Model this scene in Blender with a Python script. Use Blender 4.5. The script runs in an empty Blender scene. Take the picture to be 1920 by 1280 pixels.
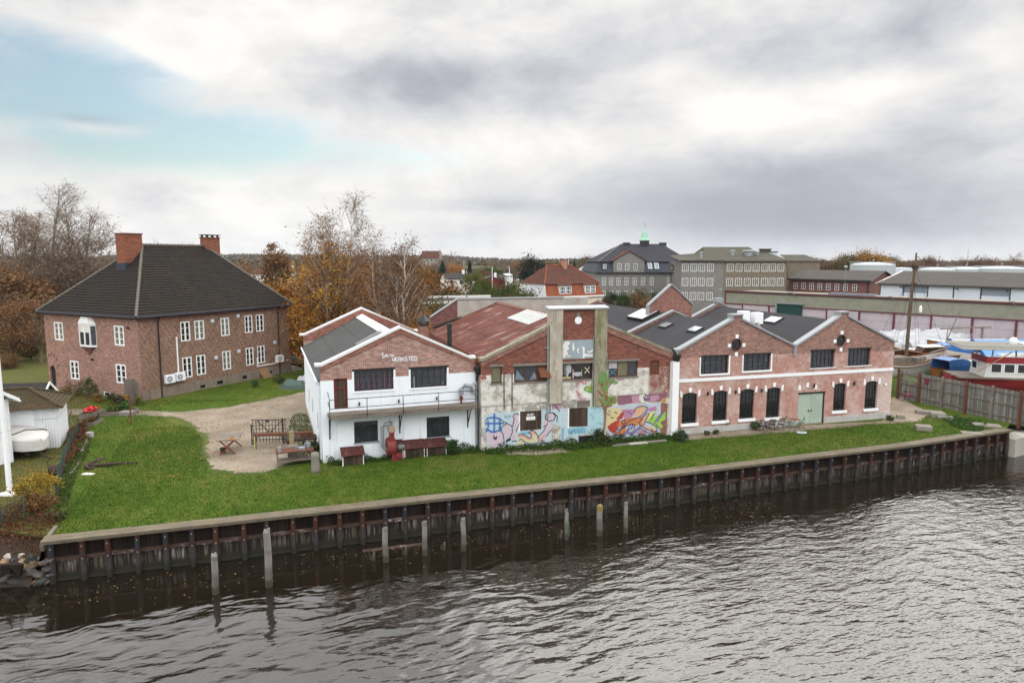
import bpy, bmesh, math, random
import numpy as np
from math import sin, cos, pi, radians as RAD
from mathutils import Vector as V3, Matrix, noise as MN
from mathutils.geometry import tessellate_polygon

SC = bpy.context.scene
COL = SC.collection
rng = random.Random(7)

# ------------------------------------------------------------------ camera
FOC, CAMH, HOR = 1280.0, 13.0, 484.0            # focal length and horizon row of the 1920 x 1280 photograph
PITCH = math.atan((640 - HOR) / FOC)
cam_d = bpy.data.cameras.new('camera')
cam_d.sensor_width = 36.0; cam_d.lens = 24.0; cam_d.clip_start = 0.5; cam_d.clip_end = 12000
cam = bpy.data.objects.new('camera', cam_d); COL.objects.link(cam)
cam.location = (0, 0, CAMH); cam.rotation_euler = (pi / 2 - PITCH, 0, 0)
SC.camera = cam
SC.view_settings.view_transform = 'Standard'; SC.view_settings.look = 'None'
SC.view_settings.gamma = 1.0; SC.view_settings.exposure = -0.03
SC.cycles.max_bounces = 6; SC.cycles.diffuse_bounces = 2; SC.cycles.glossy_bounces = 3
SC.cycles.transparent_max_bounces = 8; SC.cycles.volume_bounces = 0
SC.cycles.caustics_reflective = False; SC.cycles.caustics_refractive = False

CF = V3((0, cos(PITCH), -sin(PITCH))); CU = V3((0, sin(PITCH), cos(PITCH))); CC = V3((0, 0, CAMH))
def ray(u, v):
 return CF + V3(((u - 960) / FOC, 0, 0)) + CU * ((640 - v) / FOC)
def G(u, v, z=0.0):                             # measured spot: where the sight line meets height z
 d = ray(u, v); return CC + d * ((z - CAMH) / d.z)
def AT(u, v, D):                                # measured spot at forward distance D
 d = ray(u, v); return CC + d * (D / d.y)

class Frame:                                    # a building's own axes: x along the front, y into depth, z up
 def __init__(s, o, ang):
  s.o = V3((o[0], o[1], 0)); s.a = RAD(ang)
  s.e1 = V3((cos(s.a), sin(s.a), 0)); s.e2 = V3((-sin(s.a), cos(s.a), 0))
 def loc(s, p): q = p - s.o; return V3((q.dot(s.e1), q.dot(s.e2), p.z))
 def world(s, x, y, z=0): return s.o + s.e1 * x + s.e2 * y + V3((0, 0, z))
 def hit(s, u, v, p0, n):                    # sight line with a plane given in local axes
  d = ray(u, v); dl = V3((d.dot(s.e1), d.dot(s.e2), d.z)); c = s.loc(CC)
  return c + dl * ((V3(p0) - c).dot(V3(n)) / dl.dot(V3(n)))
 def front(s, u, v, t=0.0): q = s.hit(u, v, (0, t, 0), (0, 1, 0)); return (q.x, q.z)
 def side(s, u, v, x=0.0): q = s.hit(u, v, (x, 0, 0), (1, 0, 0)); return (q.y, q.z)
 def rect(s, u0, v0, u1, v1, t=0.0):
  a = s.front(u0, v0, t); b = s.front(u1, v1, t); c = s.front(u0, v1, t); d = s.front(u1, v0, t)
  return ((a[0] + c[0]) / 2, (c[1] + b[1]) / 2, (b[0] + d[0]) / 2, (a[1] + d[1]) / 2)   # x0,z0,x1,z1

# ------------------------------------------------------------------ node helpers
class S:                                        # a socket with arithmetic
 def __init__(s, nt, sock): s.nt = nt; s.s = sock
 def _m(s, op, *o, clamp=False):
  n = s.nt.nodes.new('ShaderNodeMath'); n.operation = op; n.use_clamp = clamp
  for i, x in enumerate((s,) + o):
   if isinstance(x, S): s.nt.links.new(x.s, n.inputs[i])
   else: n.inputs[i].default_value = x
  return S(s.nt, n.outputs[0])
 def __add__(s, o): return s._m('ADD', o)
 def __sub__(s, o): return s._m('SUBTRACT', o)
 def __rsub__(s, o): return (s * -1.0) + o
 def __mul__(s, o): return s._m('MULTIPLY', o)
 def __truediv__(s, o): return s._m('DIVIDE', o)
 __radd__ = __add__; __rmul__ = __mul__
 def abs(s): return s._m('ABSOLUTE')
 def frac(s): return s._m('FRACT')
 def sin(s): return s._m('SINE')
 def exp(s): return s._m('EXPONENT')
 def max(s, o): return s._m('MAXIMUM', o)
 def min(s, o): return s._m('MINIMUM', o)
 def sat(s): return s._m('ADD', 0.0, clamp=True)
 def lt(s, o): return s._m('LESS_THAN', o)
 def sm(s, a, b):                            # smoothstep from a (0) to b (1)
  n = s.nt.nodes.new('ShaderNodeMapRange'); n.interpolation_type = 'SMOOTHSTEP'
  inv = a > b
  if inv: a, b = b, a
  n.inputs[1].default_value = a; n.inputs[2].default_value = b
  if inv: n.inputs[3].default_value = 1; n.inputs[4].default_value = 0
  s.nt.links.new(s.s, n.inputs[0]); return S(s.nt, n.outputs[0])

class T:                                        # node tree toolkit
 def __init__(s, nt): s.nt = nt; nt.nodes.clear()
 def new(s, typ, **kw):
  n = s.nt.nodes.new(typ)
  for k, v in kw.items(): setattr(n, k, v)
  return n
 def put(s, inp, v):
  if isinstance(v, S): s.nt.links.new(v.s, inp)
  elif isinstance(v, (tuple, list)) and inp.type == 'RGBA': inp.default_value = (*v[:3], 1)
  else: inp.default_value = v
 def coord(s, kind='Object'): return S(s.nt, s.new('ShaderNodeTexCoord').outputs[kind])
 def pos(s): return S(s.nt, s.new('ShaderNodeNewGeometry').outputs['Position'])
 def island(s): return S(s.nt, s.new('ShaderNodeNewGeometry').outputs['Random Per Island'])
 def xyz(s, v):
  n = s.new('ShaderNodeSeparateXYZ'); s.put(n.inputs[0], v); return [S(s.nt, o) for o in n.outputs]
 def vec(s, x, y, z=0.0):
  n = s.new('ShaderNodeCombineXYZ')
  for i, q in enumerate((x, y, z)): s.put(n.inputs[i], q)
  return S(s.nt, n.outputs[0])
 def vmul(s, v, k):
  n = s.new('ShaderNodeVectorMath', operation='MULTIPLY'); s.put(n.inputs[0], v); n.inputs[1].default_value = k
  return S(s.nt, n.outputs[0])
 def vadd(s, v, k):
  n = s.new('ShaderNodeVectorMath', operation='ADD'); s.put(n.inputs[0], v); s.put(n.inputs[1], k)
  return S(s.nt, n.outputs[0])
 def noise(s, v, scale=1.0, detail=4.0, rough=0.55, dist=0.0, out=0):
  n = s.new('ShaderNodeTexNoise'); s.put(n.inputs['Vector'], v)
  n.inputs['Scale'].default_value = scale; n.inputs['Detail'].default_value = detail
  n.inputs['Roughness'].default_value = rough; n.inputs['Distortion'].default_value = dist
  return S(s.nt, n.outputs[out])
 def voro(s, v, scale=1.0, feature='F1', out=0, rnd=1.0):
  n = s.new('ShaderNodeTexVoronoi', feature=feature); s.put(n.inputs['Vector'], v)
  n.inputs['Scale'].default_value = scale; n.inputs['Randomness'].default_value = rnd
  return S(s.nt, n.outputs[out])
 def mix(s, f, a, b):
  n = s.new('ShaderNodeMix', data_type='RGBA'); s.put(n.inputs[0], f)
  s.put(n.inputs[6], a); s.put(n.inputs[7], b); return S(s.nt, n.outputs[2])
 def mul(s, a, b, f=1.0):
  n = s.new('ShaderNodeMix', data_type='RGBA', blend_type='MULTIPLY'); s.put(n.inputs[0], f)
  s.put(n.inputs[6], a); s.put(n.inputs[7], b); return S(s.nt, n.outputs[2])
 def ramp(s, f, stops):
  n = s.new('ShaderNodeValToRGB'); s.put(n.inputs[0], f); r = n.color_ramp
  while len(r.elements) > 1: r.elements.remove(r.elements[-1])
  r.elements[0].position = stops[0][0]; r.elements[0].color = (*stops[0][1], 1)
  for p, c in stops[1:]:
   e = r.elements.new(p); e.color = (*c, 1)
  return S(s.nt, n.outputs[0])
 def gray(s, f): return s.vec(f, f, f)
 def attr(s, name, out=2): return S(s.nt, s.new('ShaderNodeAttribute', attribute_name=name).outputs[out])
 def surface(s, col, rough=0.85, height=None, hs=0.3, hd=0.02, metal=0.0, spec=0.3, trans=None):
  b = s.new('ShaderNodeBsdfPrincipled'); s.put(b.inputs['Base Color'], col); s.put(b.inputs['Roughness'], rough)
  b.inputs['Metallic'].default_value = metal; s.put(b.inputs['Specular IOR Level'], spec)
  if height is not None:
   m = s.new('ShaderNodeBump'); m.inputs['Strength'].default_value = hs; m.inputs['Distance'].default_value = hd
   s.put(m.inputs['Height'], height); s.nt.links.new(m.outputs[0], b.inputs['Normal'])
  o = s.new('ShaderNodeOutputMaterial'); sh = b.outputs[0]
  if trans:
   t = s.new('ShaderNodeBsdfTranslucent'); s.put(t.inputs[0], col)
   x = s.new('ShaderNodeMixShader'); x.inputs[0].default_value = trans
   s.nt.links.new(sh, x.inputs[1]); s.nt.links.new(t.outputs[0], x.inputs[2]); sh = x.outputs[0]
  s.nt.links.new(sh, o.inputs[0]); return b
def newmat(name):
 m = bpy.data.materials.new(name); m.use_nodes = True; return m, T(m.node_tree)

# ------------------------------------------------------------------ sky and sun
SUN_AZ, SUN_EL = 27.0, 38.0                     # azimuth from +Y clockwise; a veiled sun ahead and to the right, above the picture
world = bpy.data.worlds.new('World'); SC.world = world; world.use_nodes = True
def build_sky():
 t = T(world.node_tree)
 sky = t.new('ShaderNodeTexSky', sky_type='NISHITA'); sky.sun_disc = False
 sky.sun_elevation = RAD(SUN_EL); sky.sun_rotation = RAD(SUN_AZ); sky.air_density = 1.2; sky.dust_density = 1.0
 d = t.coord('Generated'); x, y, z = t.xyz(d)
 az = x._m('ARCTAN2', y); el = z._m('ARCSINE')
 def blob(u, v, wu, wv):                     # a cloud bank or gap at a bearing and height in the sky
  q = ray(u, v).normalized(); a0 = math.atan2(q.x, q.y); e0 = math.asin(q.z)
  p = (az - a0) * (FOC / wu); r = (el - e0) * (FOC / wv)
  return (((p * p) + (r * r)) * -1.0).exp()
 w = t.vec(x, y, el * 2.0)
 warp = t.noise(w, 3.0, 4, 0.55, out=1)
 wv = t.vadd(w, t.vmul(warp, (0.22, 0.22, 0.22)))
 n1 = t.noise(wv, 3.6, 3, 0.5)               # cloud masses
 n2 = t.noise(t.vadd(wv, (5.2, 1.3, 2.2)), 8.0, 10, 0.58)        # billows
 n4 = t.noise(t.vadd(t.vec(x, y, el * 1.5), t.vmul(warp, (0.1, 0.1, 0.1))), 22.0, 8, 0.6)
 n3 = t.noise(t.vec(x, y, el * 7.0), 5.0, 7, 0.55)               # flat streaks near the horizon
 gap = blob(40, 120, 200, 125) * 1.30 + blob(330, 235, 280, 52) * 0.72 + blob(700, 300, 230, 30) * 0.42 + blob(150, 285, 200, 42) * 0.62 \
  + blob(520, 290, 160, 34) * .45 - blob(70, 5, 120, 20) * 1.0 - blob(175, 235, 80, 16) * 0.9 - blob(360, 60, 180, 60) * .8 - blob(20, 250, 70, 30) * .3
 gap = gap + ((n1 - 0.5) * 1.2 + (n2 - .5) * 2.3) * gap.sm(0.0, 0.45)
 cover = gap.sm(1.45, 0.12) * 0.86 + 0.14
 dark = blob(900, 160, 260, 58) * 0.30 + blob(780, 135, 170, 34) * 0.10 + blob(1330, 380, 290, 75) * 0.36 + blob(1750, 330, 330, 80) * 0.24 + blob(1650, 430, 380, 40) * 0.20 \
  + blob(1500, 110, 210, 60) * 0.22 + blob(1120, 90, 150, 50) * 0.14 + blob(1800, 40, 260, 50) * 0.12 + blob(900, 387, 120, 14) * .16 + blob(170, 222, 70, 9) * .35
 light = blob(1380, 215, 120, 50) * 0.30 + blob(1650, 160, 90, 24) * 0.22 + blob(1260, 135, 60, 34) * .14 + blob(1000, 262, 150, 34) * .14 \
  + blob(500, 440, 520, 60) * 0.07 + blob(250, 100, 60, 50) * .10 + blob(1850, 75, 60, 26) * .16 + blob(560, 40, 260, 40) * .08
 calm = 1.0 - blob(1350, 400, 420, 80) * 0.80                  # the rain curtain is smooth
 br = ((n1 - 0.5) * 0.45 + (n2 - 0.5) * 0.62 + (n4 - .5) * .20 + (n3 - 0.5) * el.sm(.16, .03) * 0.35) * calm + 0.85 - dark + light
 edge = blob(1050, 452, 90, 26)
 br = br + edge * 0.05
 ccol = t.ramp(br, [(0.20, (0.33, 0.34, 0.38)), (0.45, (0.485, 0.50, 0.56)), (0.64, (0.68, 0.69, 0.73)), (0.82, (0.88, 0.87, 0.86)), (1.0, (1.03, 1.015, 0.99))])
 back = y.sm(0.15, -0.45)                    # unseen half of the sky behind the camera, brightened to light the facades
 up = el.sm(0.33, 0.50)                      # an overcast sky is brightest overhead
 gq = V3((sin(RAD(SUN_AZ)) * cos(RAD(SUN_EL)), cos(RAD(SUN_AZ)) * cos(RAD(SUN_EL)), sin(RAD(SUN_EL))))
 glow = ((x * gq.x + y * gq.y + z * gq.z - 1.0) * 9.0).exp() * el.sm(0.30, 0.5)   # cloud lit through by the veiled sun
 b1 = t.new('ShaderNodeBackground'); t.put(b1.inputs[0], t.mul(S(t.nt, sky.outputs[0]), (0.94, 1.05, 1.02))); b1.inputs[1].default_value = 0.115
 b2 = t.new('ShaderNodeBackground'); t.put(b2.inputs[0], ccol); t.put(b2.inputs[1], (back * 0.55 + 1.0) * (up * 1.35 + 1.0) + glow * 0.55)
 m = t.new('ShaderNodeMixShader'); t.put(m.inputs[0], cover)
 t.nt.links.new(b1.outputs[0], m.inputs[1]); t.nt.links.new(b2.outputs[0], m.inputs[2])
 o = t.new('ShaderNodeOutputWorld'); t.nt.links.new(m.outputs[0], o.inputs[0])
build_sky()
world.cycles.sampling_method = 'MANUAL'; world.cycles.sample_map_resolution = 512
sun_d = bpy.data.lights.new('sun', 'SUN'); sun_d.energy = 1.2; sun_d.angle = RAD(48); sun_d.color = (1.0, 0.95, 0.88)
sun = bpy.data.objects.new('sun', sun_d); COL.objects.link(sun)
sd = V3((sin(RAD(SUN_AZ)) * cos(RAD(SUN_EL)), cos(RAD(SUN_AZ)) * cos(RAD(SUN_EL)), sin(RAD(SUN_EL))))
sun.rotation_euler = sd.to_track_quat('Z', 'Y').to_euler(); sun.location = (0, 0, 60)

# ------------------------------------------------------------------ mesh builder
SPLIT = set('brick_cornice verge rusty_conduit keystone wall_vent wall_hole post white_panel steel_post fender bargeboard leg lattice_panel downpipe rail bolt stanchion roof_post fluke wheel coping glass_shard broken_masonry cross_coping gutter relief_moulding prong'.split()) - {'relief_moulding', 'broken_masonry'}
class MB:
 def __init__(s, M=None): s.v = []; s.f = []; s.M = M or Matrix()
 def pts(s, ps):
  k = len(s.v); s.v += [tuple(s.M @ V3(p)) for p in ps]; return k
 def poly(s, ps): k = s.pts(ps); s.f.append(tuple(range(k, k + len(ps))))
 def box(s, x0, x1, y0, y1, z0, z1, M=None):
  ps = [(x, y, z) for z in (z0, z1) for x, y in ((x0, y0), (x1, y0), (x1, y1), (x0, y1))]
  if M is not None: ps = [M @ V3(p) for p in ps]
  k = s.pts(ps)
  for q in ((3, 2, 1, 0), (4, 5, 6, 7), (0, 1, 5, 4), (1, 2, 6, 5), (2, 3, 7, 6), (3, 0, 4, 7)): s.f.append(tuple(k + i for i in q))
  return s
 def prism(s, pl, a, b, ax='y'):             # polygon (first, second) swept from a to b along ax
  def P(q, c): return (q[0], c, q[1]) if ax == 'y' else ((c, q[0], q[1]) if ax == 'x' else (q[0], q[1], c))
  n = len(pl); k = s.pts([P(q, a) for q in pl] + [P(q, b) for q in pl])
  for tri in tessellate_polygon([[V3((q[0], q[1], 0)) for q in pl]]):
   s.f.append(tuple(k + i for i in tri)); s.f.append(tuple(k + n + i for i in reversed(tri)))
  for i in range(n): j = (i + 1) % n; s.f.append((k + i, k + j, k + n + j, k + n + i))
  return s
 def sheet(s, outer, holes=(), y=0.0, reveal=0.0, inv=False):   # upright wall face in x-z with openings and reveals
  loops = [list(outer)] + [list(h) for h in holes]
  flat = [q for l in loops for q in l]
  k = s.pts([(q[0], y, q[1]) for q in flat])
  for tri in tessellate_polygon([[V3((q[0], q[1], 0)) for q in l] for l in loops]): s.f.append(tuple(k + i for i in tri))
  if reveal:
   for h in holes:
    n = len(h); k = s.pts([(q[0], y, q[1]) for q in h] + [(q[0], y + reveal, q[1]) for q in h])
    for i in range(n): j = (i + 1) % n; s.f.append((k + i, k + j, k + n + j, k + n + i))
  return s
 def tube(s, ps, r, n=6, cap=True):
  ps = [V3(p) for p in ps]; rs = r if isinstance(r, (list, tuple)) else [r] * len(ps); rings = []
  for i, p in enumerate(ps):
   d = (ps[min(i + 1, len(ps) - 1)] - ps[max(i - 1, 0)])
   d = d.normalized() if d.length > 1e-6 else V3((0, 0, 1))
   a = d.cross(V3((0, 0, 1)) if abs(d.z) < 0.9 else V3((1, 0, 0))).normalized(); b = d.cross(a)
   rings.append(s.pts([p + (a * cos(2 * pi * j / n) + b * sin(2 * pi * j / n)) * rs[i] for j in range(n)]))
  for q, w in zip(rings, rings[1:]):
   for j in range(n): s.f.append((q + j, q + (j + 1) % n, w + (j + 1) % n, w + j))
  if cap:
   s.f.append(tuple(rings[0] + j for j in reversed(range(n)))); s.f.append(tuple(rings[-1] + j for j in range(n)))
  return s
 def bar(s, a, b, w, h=None):                # square bar from a to b
  a = V3(a); b = V3(b); d = (b - a); L = d.length; d.normalize()
  h = h or w; x = d.cross(V3((0, 0, 1)) if abs(d.z) < 0.95 else V3((0, 1, 0))).normalized(); y = x.cross(d)
  k = s.pts([p + x * (sx * w / 2) + y * (sy * h / 2) for p in (a, b) for sx, sy in ((-1, -1), (1, -1), (1, 1), (-1, 1))])
  for q in ((3, 2, 1, 0), (4, 5, 6, 7), (0, 1, 5, 4), (1, 2, 6, 5), (2, 3, 7, 6), (3, 0, 4, 7)): s.f.append(tuple(k + i for i in q))
  return s
 def lathe(s, prof, c=(0, 0, 0), n=12, ax='z'):
  rings = []
  for r, h in prof:
   rings.append(s.pts([V3(c) + (V3((r * cos(2 * pi * j / n), r * sin(2 * pi * j / n), h)) if ax == 'z' else
                         (V3((h, r * cos(2 * pi * j / n), r * sin(2 * pi * j / n))) if ax == 'x' else V3((r * cos(2 * pi * j / n), h, r * sin(2 * pi * j / n))))) for j in range(n)]))
  for q, w in zip(rings, rings[1:]):
   for j in range(n): s.f.append((q + j, q + (j + 1) % n, w + (j + 1) % n, w + j))
  s.f.append(tuple(rings[0] + j for j in reversed(range(n)))); s.f.append(tuple(rings[-1] + j for j in range(n)))
  return s
 def grid(s, rows):                          # rows of equal length point lists
  n = len(rows[0]); k = s.pts([p for r in rows for p in r])
  for i in range(len(rows) - 1):
   for j in range(n - 1): s.f.append((k + i * n + j, k + i * n + j + 1, k + (i + 1) * n + j + 1, k + (i + 1) * n + j))
  return s
 def slab(s, ps, th):                        # thick sheet: polygon ps pushed down by th
  ps = [V3(p) for p in ps]; n = len(ps); nr = (ps[1] - ps[0]).cross(ps[-1] - ps[0]).normalized()
  if nr.z < 0: nr = -nr
  k = s.pts(ps + [p - nr * th for p in ps])
  s.f.append(tuple(range(k, k + n))); s.f.append(tuple(range(k + 2 * n - 1, k + n - 1, -1)))
  for i in range(n): j = (i + 1) % n; s.f.append((k + i, k + n + i, k + n + j, k + j))
  return s
 def nxt(s): s.cut = getattr(s, 'cut', []) + [len(s.f)]; return s
 def pieces(s):                              # face lists of the separate pieces
  if getattr(s, 'cut', None): c = [0] + s.cut; return [s.f[a:b] for a, b in zip(c, c[1:])]
  par = list(range(len(s.v)))
  def find(i):
   while par[i] != i: par[i] = par[par[i]]; i = par[i]
   return i
  for f in s.f:
   for i in f[1:]: par[find(i)] = find(f[0])
  d = {}
  for f in s.f: d.setdefault(find(f[0]), []).append(f)
  return list(d.values())
 def build(s, name, mat, parent=None, smooth=False, bevel=0.0, split=False):
  if split or name in SPLIT or getattr(s, 'cut', None):
   P = s.pieces()
   if len(P) > 1:
    for fs in P:
     m = MB(); ids = sorted({i for f in fs for i in f}); mp = {i: k for k, i in enumerate(ids)}; m.v = [s.v[i] for i in ids]; m.f = [tuple(mp[i] for i in f) for f in fs]; o = m._build(name, mat, parent, smooth, bevel)
    return o
  return s._build(name, mat, parent, smooth, bevel)
 def _build(s, name, mat, parent=None, smooth=False, bevel=0.0):
  me = bpy.data.meshes.new(name); me.from_pydata(s.v, [], s.f)
  uv = me.uv_layers.new(name='UVMap'); buf = []
  for p in me.polygons:
   n = p.normal
   if abs(n.z) > 0.98: tx, ty = V3((1, 0, 0)), V3((0, 1, 0))
   else:
    tx = V3((-n.y, n.x, 0)).normalized(); ty = n.cross(tx)
    if ty.z < 0: ty = -ty
   for vi in p.vertices:
    c = me.vertices[vi].co; buf += (c.dot(tx), c.dot(ty))
  uv.data.foreach_set('uv', buf)
  if smooth: me.polygons.foreach_set('use_smooth', [True] * len(me.polygons))
  me.materials.append(mat); o = bpy.data.objects.new(name, me); COL.objects.link(o)
  if parent is not None: o.parent = parent
  if bevel:
   b = o.modifiers.new('bevel', 'BEVEL'); b.width = bevel; b.segments = 2; b.limit_method = 'ANGLE'
  return o

def tag(o, label, cat, group=None):
 o['label'] = label; o['category'] = cat
 if group: o['group'] = group
 return o
def thing(name, label, cat, loc=(0, 0, 0), rz=0.0, group=None):
 o = bpy.data.objects.new(name, None); COL.objects.link(o); o.empty_display_size = 0.3
 o.location = loc; o.rotation_euler = (0, 0, rz); return tag(o, label, cat, group)
def fthing(name, label, cat, F, x=0.0, y=0.0, z=0.0, group=None): return thing(name, label, cat, F.world(x, y, z), F.a, group)
def kind(o, k): o['kind'] = k; return o
def copy_tree(o, parent=None):
 c = o.copy(); COL.objects.link(c)
 if parent is not None: c.parent = parent
 for ch in o.children: copy_tree(ch, c)
 return c
def raw(name, v, f4, mat, parent=None):         # big mesh from arrays of vertices and quads / triangles
 me = bpy.data.meshes.new(name); v = np.asarray(v, dtype=np.float32); f4 = np.asarray(f4, dtype=np.int32); k = f4.shape[1]
 me.vertices.add(len(v)); me.vertices.foreach_set('co', v.ravel())
 me.loops.add(f4.size); me.loops.foreach_set('vertex_index', f4.ravel())
 me.polygons.add(len(f4)); me.polygons.foreach_set('loop_start', np.arange(0, f4.size, k, dtype=np.int32))
 me.update(calc_edges=True); me.materials.append(mat)
 o = bpy.data.objects.new(name, me); COL.objects.link(o)
 if parent is not None: o.parent = parent
 return o
# ------------------------------------------------------------------ materials
WATER_Z = -2.0
MC = {}
def paint(name, col, rough=0.6, var=0.12, sc=1.5, metal=0.0, spec=0.3, bump=0.0, dirt=None):
 if name in MC: return MC[name]
 m, t = newmat(name); p = t.coord('Object')
 n = t.noise(p, sc, 6, 0.6); n2 = t.noise(t.vmul(p, (1, 1, 0.15)), sc * 3, 4, 0.6)
 k = (n - 0.5) * (2 * var) + (n2 - 0.5) * var + 1.0
 c = t.mul((*col,), t.gray(k))
 if dirt: c = t.mix(((n2 * 0.6 + n * 0.4)).sm(0.52, 0.72) * dirt[1], c, dirt[0])
 t.surface(c, rough, n if bump else None, 0.4, bump or 0.01, metal, spec); MC[name] = m; return m
def bricks(t, c1, c2, mortar, uv=None, ms=0.012, bw=0.24, bh=0.078):
 uv = uv or t.coord('UV')
 n = t.new('ShaderNodeTexBrick'); t.put(n.inputs['Vector'], uv); n.inputs['Scale'].default_value = 1.0
 n.inputs['Brick Width'].default_value = bw; n.inputs['Row Height'].default_value = bh
 n.inputs['Mortar Size'].default_value = ms; n.inputs['Mortar Smooth'].default_value = 0.3; n.inputs['Bias'].default_value = 0.0
 t.put(n.inputs['Color1'], c1); t.put(n.inputs['Color2'], c2); t.put(n.inputs['Mortar'], mortar)
 # extra tint course by course so neighbouring bricks differ
 u, v, _ = t.xyz(uv)
 cell = t.vec((u / bw)._m('FLOOR'), (v / bh)._m('FLOOR'))
 w = t.new('ShaderNodeTexWhiteNoise', noise_dimensions='2D'); t.put(w.inputs[0], cell); r = S(t.nt, w.outputs[0])
 big = t.noise(uv, 0.5, 5, 0.6)
 k = r * 0.55 + big * 0.5 + 0.50
 return t.mul(S(t.nt, n.outputs[0]), t.gray(k)), S(t.nt, n.outputs[1]), r, big
def brick_mat(name, c1, c2, mortar, wash=None, lo=0.55, hi=0.7, sc=0.7, diaper=False, **kw):
 m, t = newmat(name); uv = t.coord('UV'); c, f, r, big = bricks(t, c1, c2, mortar, uv, **kw)
 u, v, _ = t.xyz(uv)
 if diaper:                                   # darker headers laid in a lattice of diagonals
  st = v - (v / 0.078).frac() * 0.078
  a = ((u + st * 0.62) / 0.48).frac().lt(0.17); b = ((u - st * 0.62) / 1.45).frac().lt(0.085)
  c = t.mul(c, (0.50, 0.47, 0.47), a * 0.55 * (big * 1.6).sat()); c = t.mul(c, (0.62, 0.6, 0.6), b * 0.6)
  li = ((u + st * 0.62) / 0.48 + 0.5).frac().lt(0.14); c = t.mix(li * 0.14, c, (0.36, 0.28, 0.22))
 if wash:
  n = t.noise(uv, sc, 8, 0.68) * 0.7 + t.noise(uv, 9, 3, 0.6) * 0.3
  c = t.mix(n.sm(lo, hi) * 0.75, c, wash)
 soot = t.noise(t.vmul(uv, (1.2, 0.35, 1)), 0.8, 5, 0.6)
 c = t.mul(c, (0.62, 0.60, 0.60), soot.sm(0.56, 0.8) * 0.6)
 t.surface(c, 0.92, f * -1.0 + r * 0.3, 0.5, 0.012, spec=0.15); MC[name] = m; return m

RED1, RED2 = (0.275, 0.082, 0.048), (0.175, 0.052, 0.036)
M = {}
M['brick_house'] = brick_mat('house_brick', (0.34, 0.19, 0.15), (0.235, 0.118, 0.092), (0.27, 0.20, 0.17), wash=(0.46, 0.38, 0.36), lo=0.585, hi=0.72, sc=0.6)
M['brick_diaper'] = brick_mat('diaper_brick', (0.27, 0.15, 0.105), (0.19, 0.10, 0.07), (0.23, 0.175, 0.14), diaper=True)
M['brick_red'] = brick_mat('old_red_brick', RED1, RED2, (0.27, 0.20, 0.17), wash=(0.40, 0.31, 0.28), lo=0.60, hi=0.8)
M['brick_gable'] = brick_mat('gable_brick', (0.235, 0.085, 0.058), (0.16, 0.058, 0.042), (0.30, 0.22, 0.19))
M['brick_chimney'] = brick_mat('chimney_brick', (0.255, 0.085, 0.045), (0.20, 0.064, 0.037), (0.20, 0.11, 0.08))
M['brick_dark'] = brick_mat('dark_red_brick', (0.17, 0.062, 0.05), (0.115, 0.045, 0.038), (0.2, 0.13, 0.115), wash=(0.35, 0.27, 0.26), lo=0.62, hi=0.8)

def workshop_wall():
 m, t = newmat('white_render_and_brick'); uv = t.coord('UV'); p = t.coord('Object'); x, y, z = t.xyz(p)
 c, f, r, big = bricks(t, (0.30, 0.092, 0.052), (0.155, 0.05, 0.036), (0.46, 0.38, 0.34), uv, ms=0.016)
 eff = t.noise(uv, 0.9, 7, 0.65)
 c = t.mix(eff.sm(0.54, 0.72) * 0.65, c, (0.50, 0.41, 0.38))
 n = t.noise(p, 0.6, 6, 0.6); st = t.noise(t.vmul(p, (3.0, 3.0, 0.25)), 1.2, 5, 0.6)
 wcol = t.mix(st.sm(0.52, 0.74) * 0.36, t.mul((0.74, 0.79, 0.84), t.gray((n - .5) * 0.12 + 1.0)), (0.42, 0.43, 0.40))
 wcol = t.mix((z + n * 0.7).sm(0.75, 0.25) * 0.55, wcol, (0.30, 0.32, 0.25))      # splash line at the foot
 up = (z + r * 0.03).sm(5.335, 5.34)
 t.surface(t.mix(up, wcol, c), 0.85, t.noise(p, 5, 6, 0.6) + f * up * -2.0, 0.3, 0.012, spec=0.2); return m
M['workshop'] = workshop_wall()
def ruin_wall():
 m, t = newmat('ruined_render_and_brick'); uv = t.coord('UV'); p = t.coord('Object'); x, y, z = t.xyz(p)
 c, f, r, big = bricks(t, (0.255, 0.078, 0.052), (0.155, 0.05, 0.036), (0.17, 0.105, 0.085), uv, ms=0.014)
 nb = t.noise(p, 0.45, 8, 0.65); nm = t.noise(p, 1.6, 8, 0.7); nf = t.noise(p, 7, 6, 0.7)
 c = t.mul(c, t.gray(nb * 0.7 + 0.65))
 plaster = t.ramp(nm * 0.55 + nb * 0.45, [(0.36, (0.20, 0.18, 0.155)), (0.45, (0.36, 0.34, 0.305)), (0.50, (0.56, 0.54, 0.50)), (0.62, (0.72, 0.71, 0.68))])
 plaster = t.mul(plaster, t.gray(nf * 0.5 + 0.75))
 drip = t.noise(t.vmul(p, (5.0, 1, 0.35)), 1.0, 6, 0.65)
 plaster = t.mix(drip.sm(0.56, 0.72) * 0.45, plaster, (0.17, 0.14, 0.11))
 gone = (nm * 0.6 + nf * 0.4)
 rightend = x.sm(22.7, 23.1) * z.sm(6.0, 5.6) * z.sm(2.7, 3.0)                      # bared brick at the far end
 lower = t.mix(gone.sm(0.635, 0.66), plaster, t.mul((0.33, 0.15, 0.11), t.gray(nf * 0.8 + 0.6)))
 lower = t.mix(rightend * (nm * .5 + nf * .5).sm(0.42, 0.50), lower, t.mix(nf.sm(.52, .62) * .6, t.mul((1.2, 1.1, 1.1), c), (0.45, 0.36, 0.32)))
 up = (z + (nm - 0.5) * 0.12).sm(5.16, 5.20)
 t.surface(t.mix(up, lower, c), 0.92, nf + f * up * -1.2 + gone.sm(0.62, 0.66) * -1.0, 0.5, 0.015, spec=0.12); return m
M['ruin'] = ruin_wall()
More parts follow.
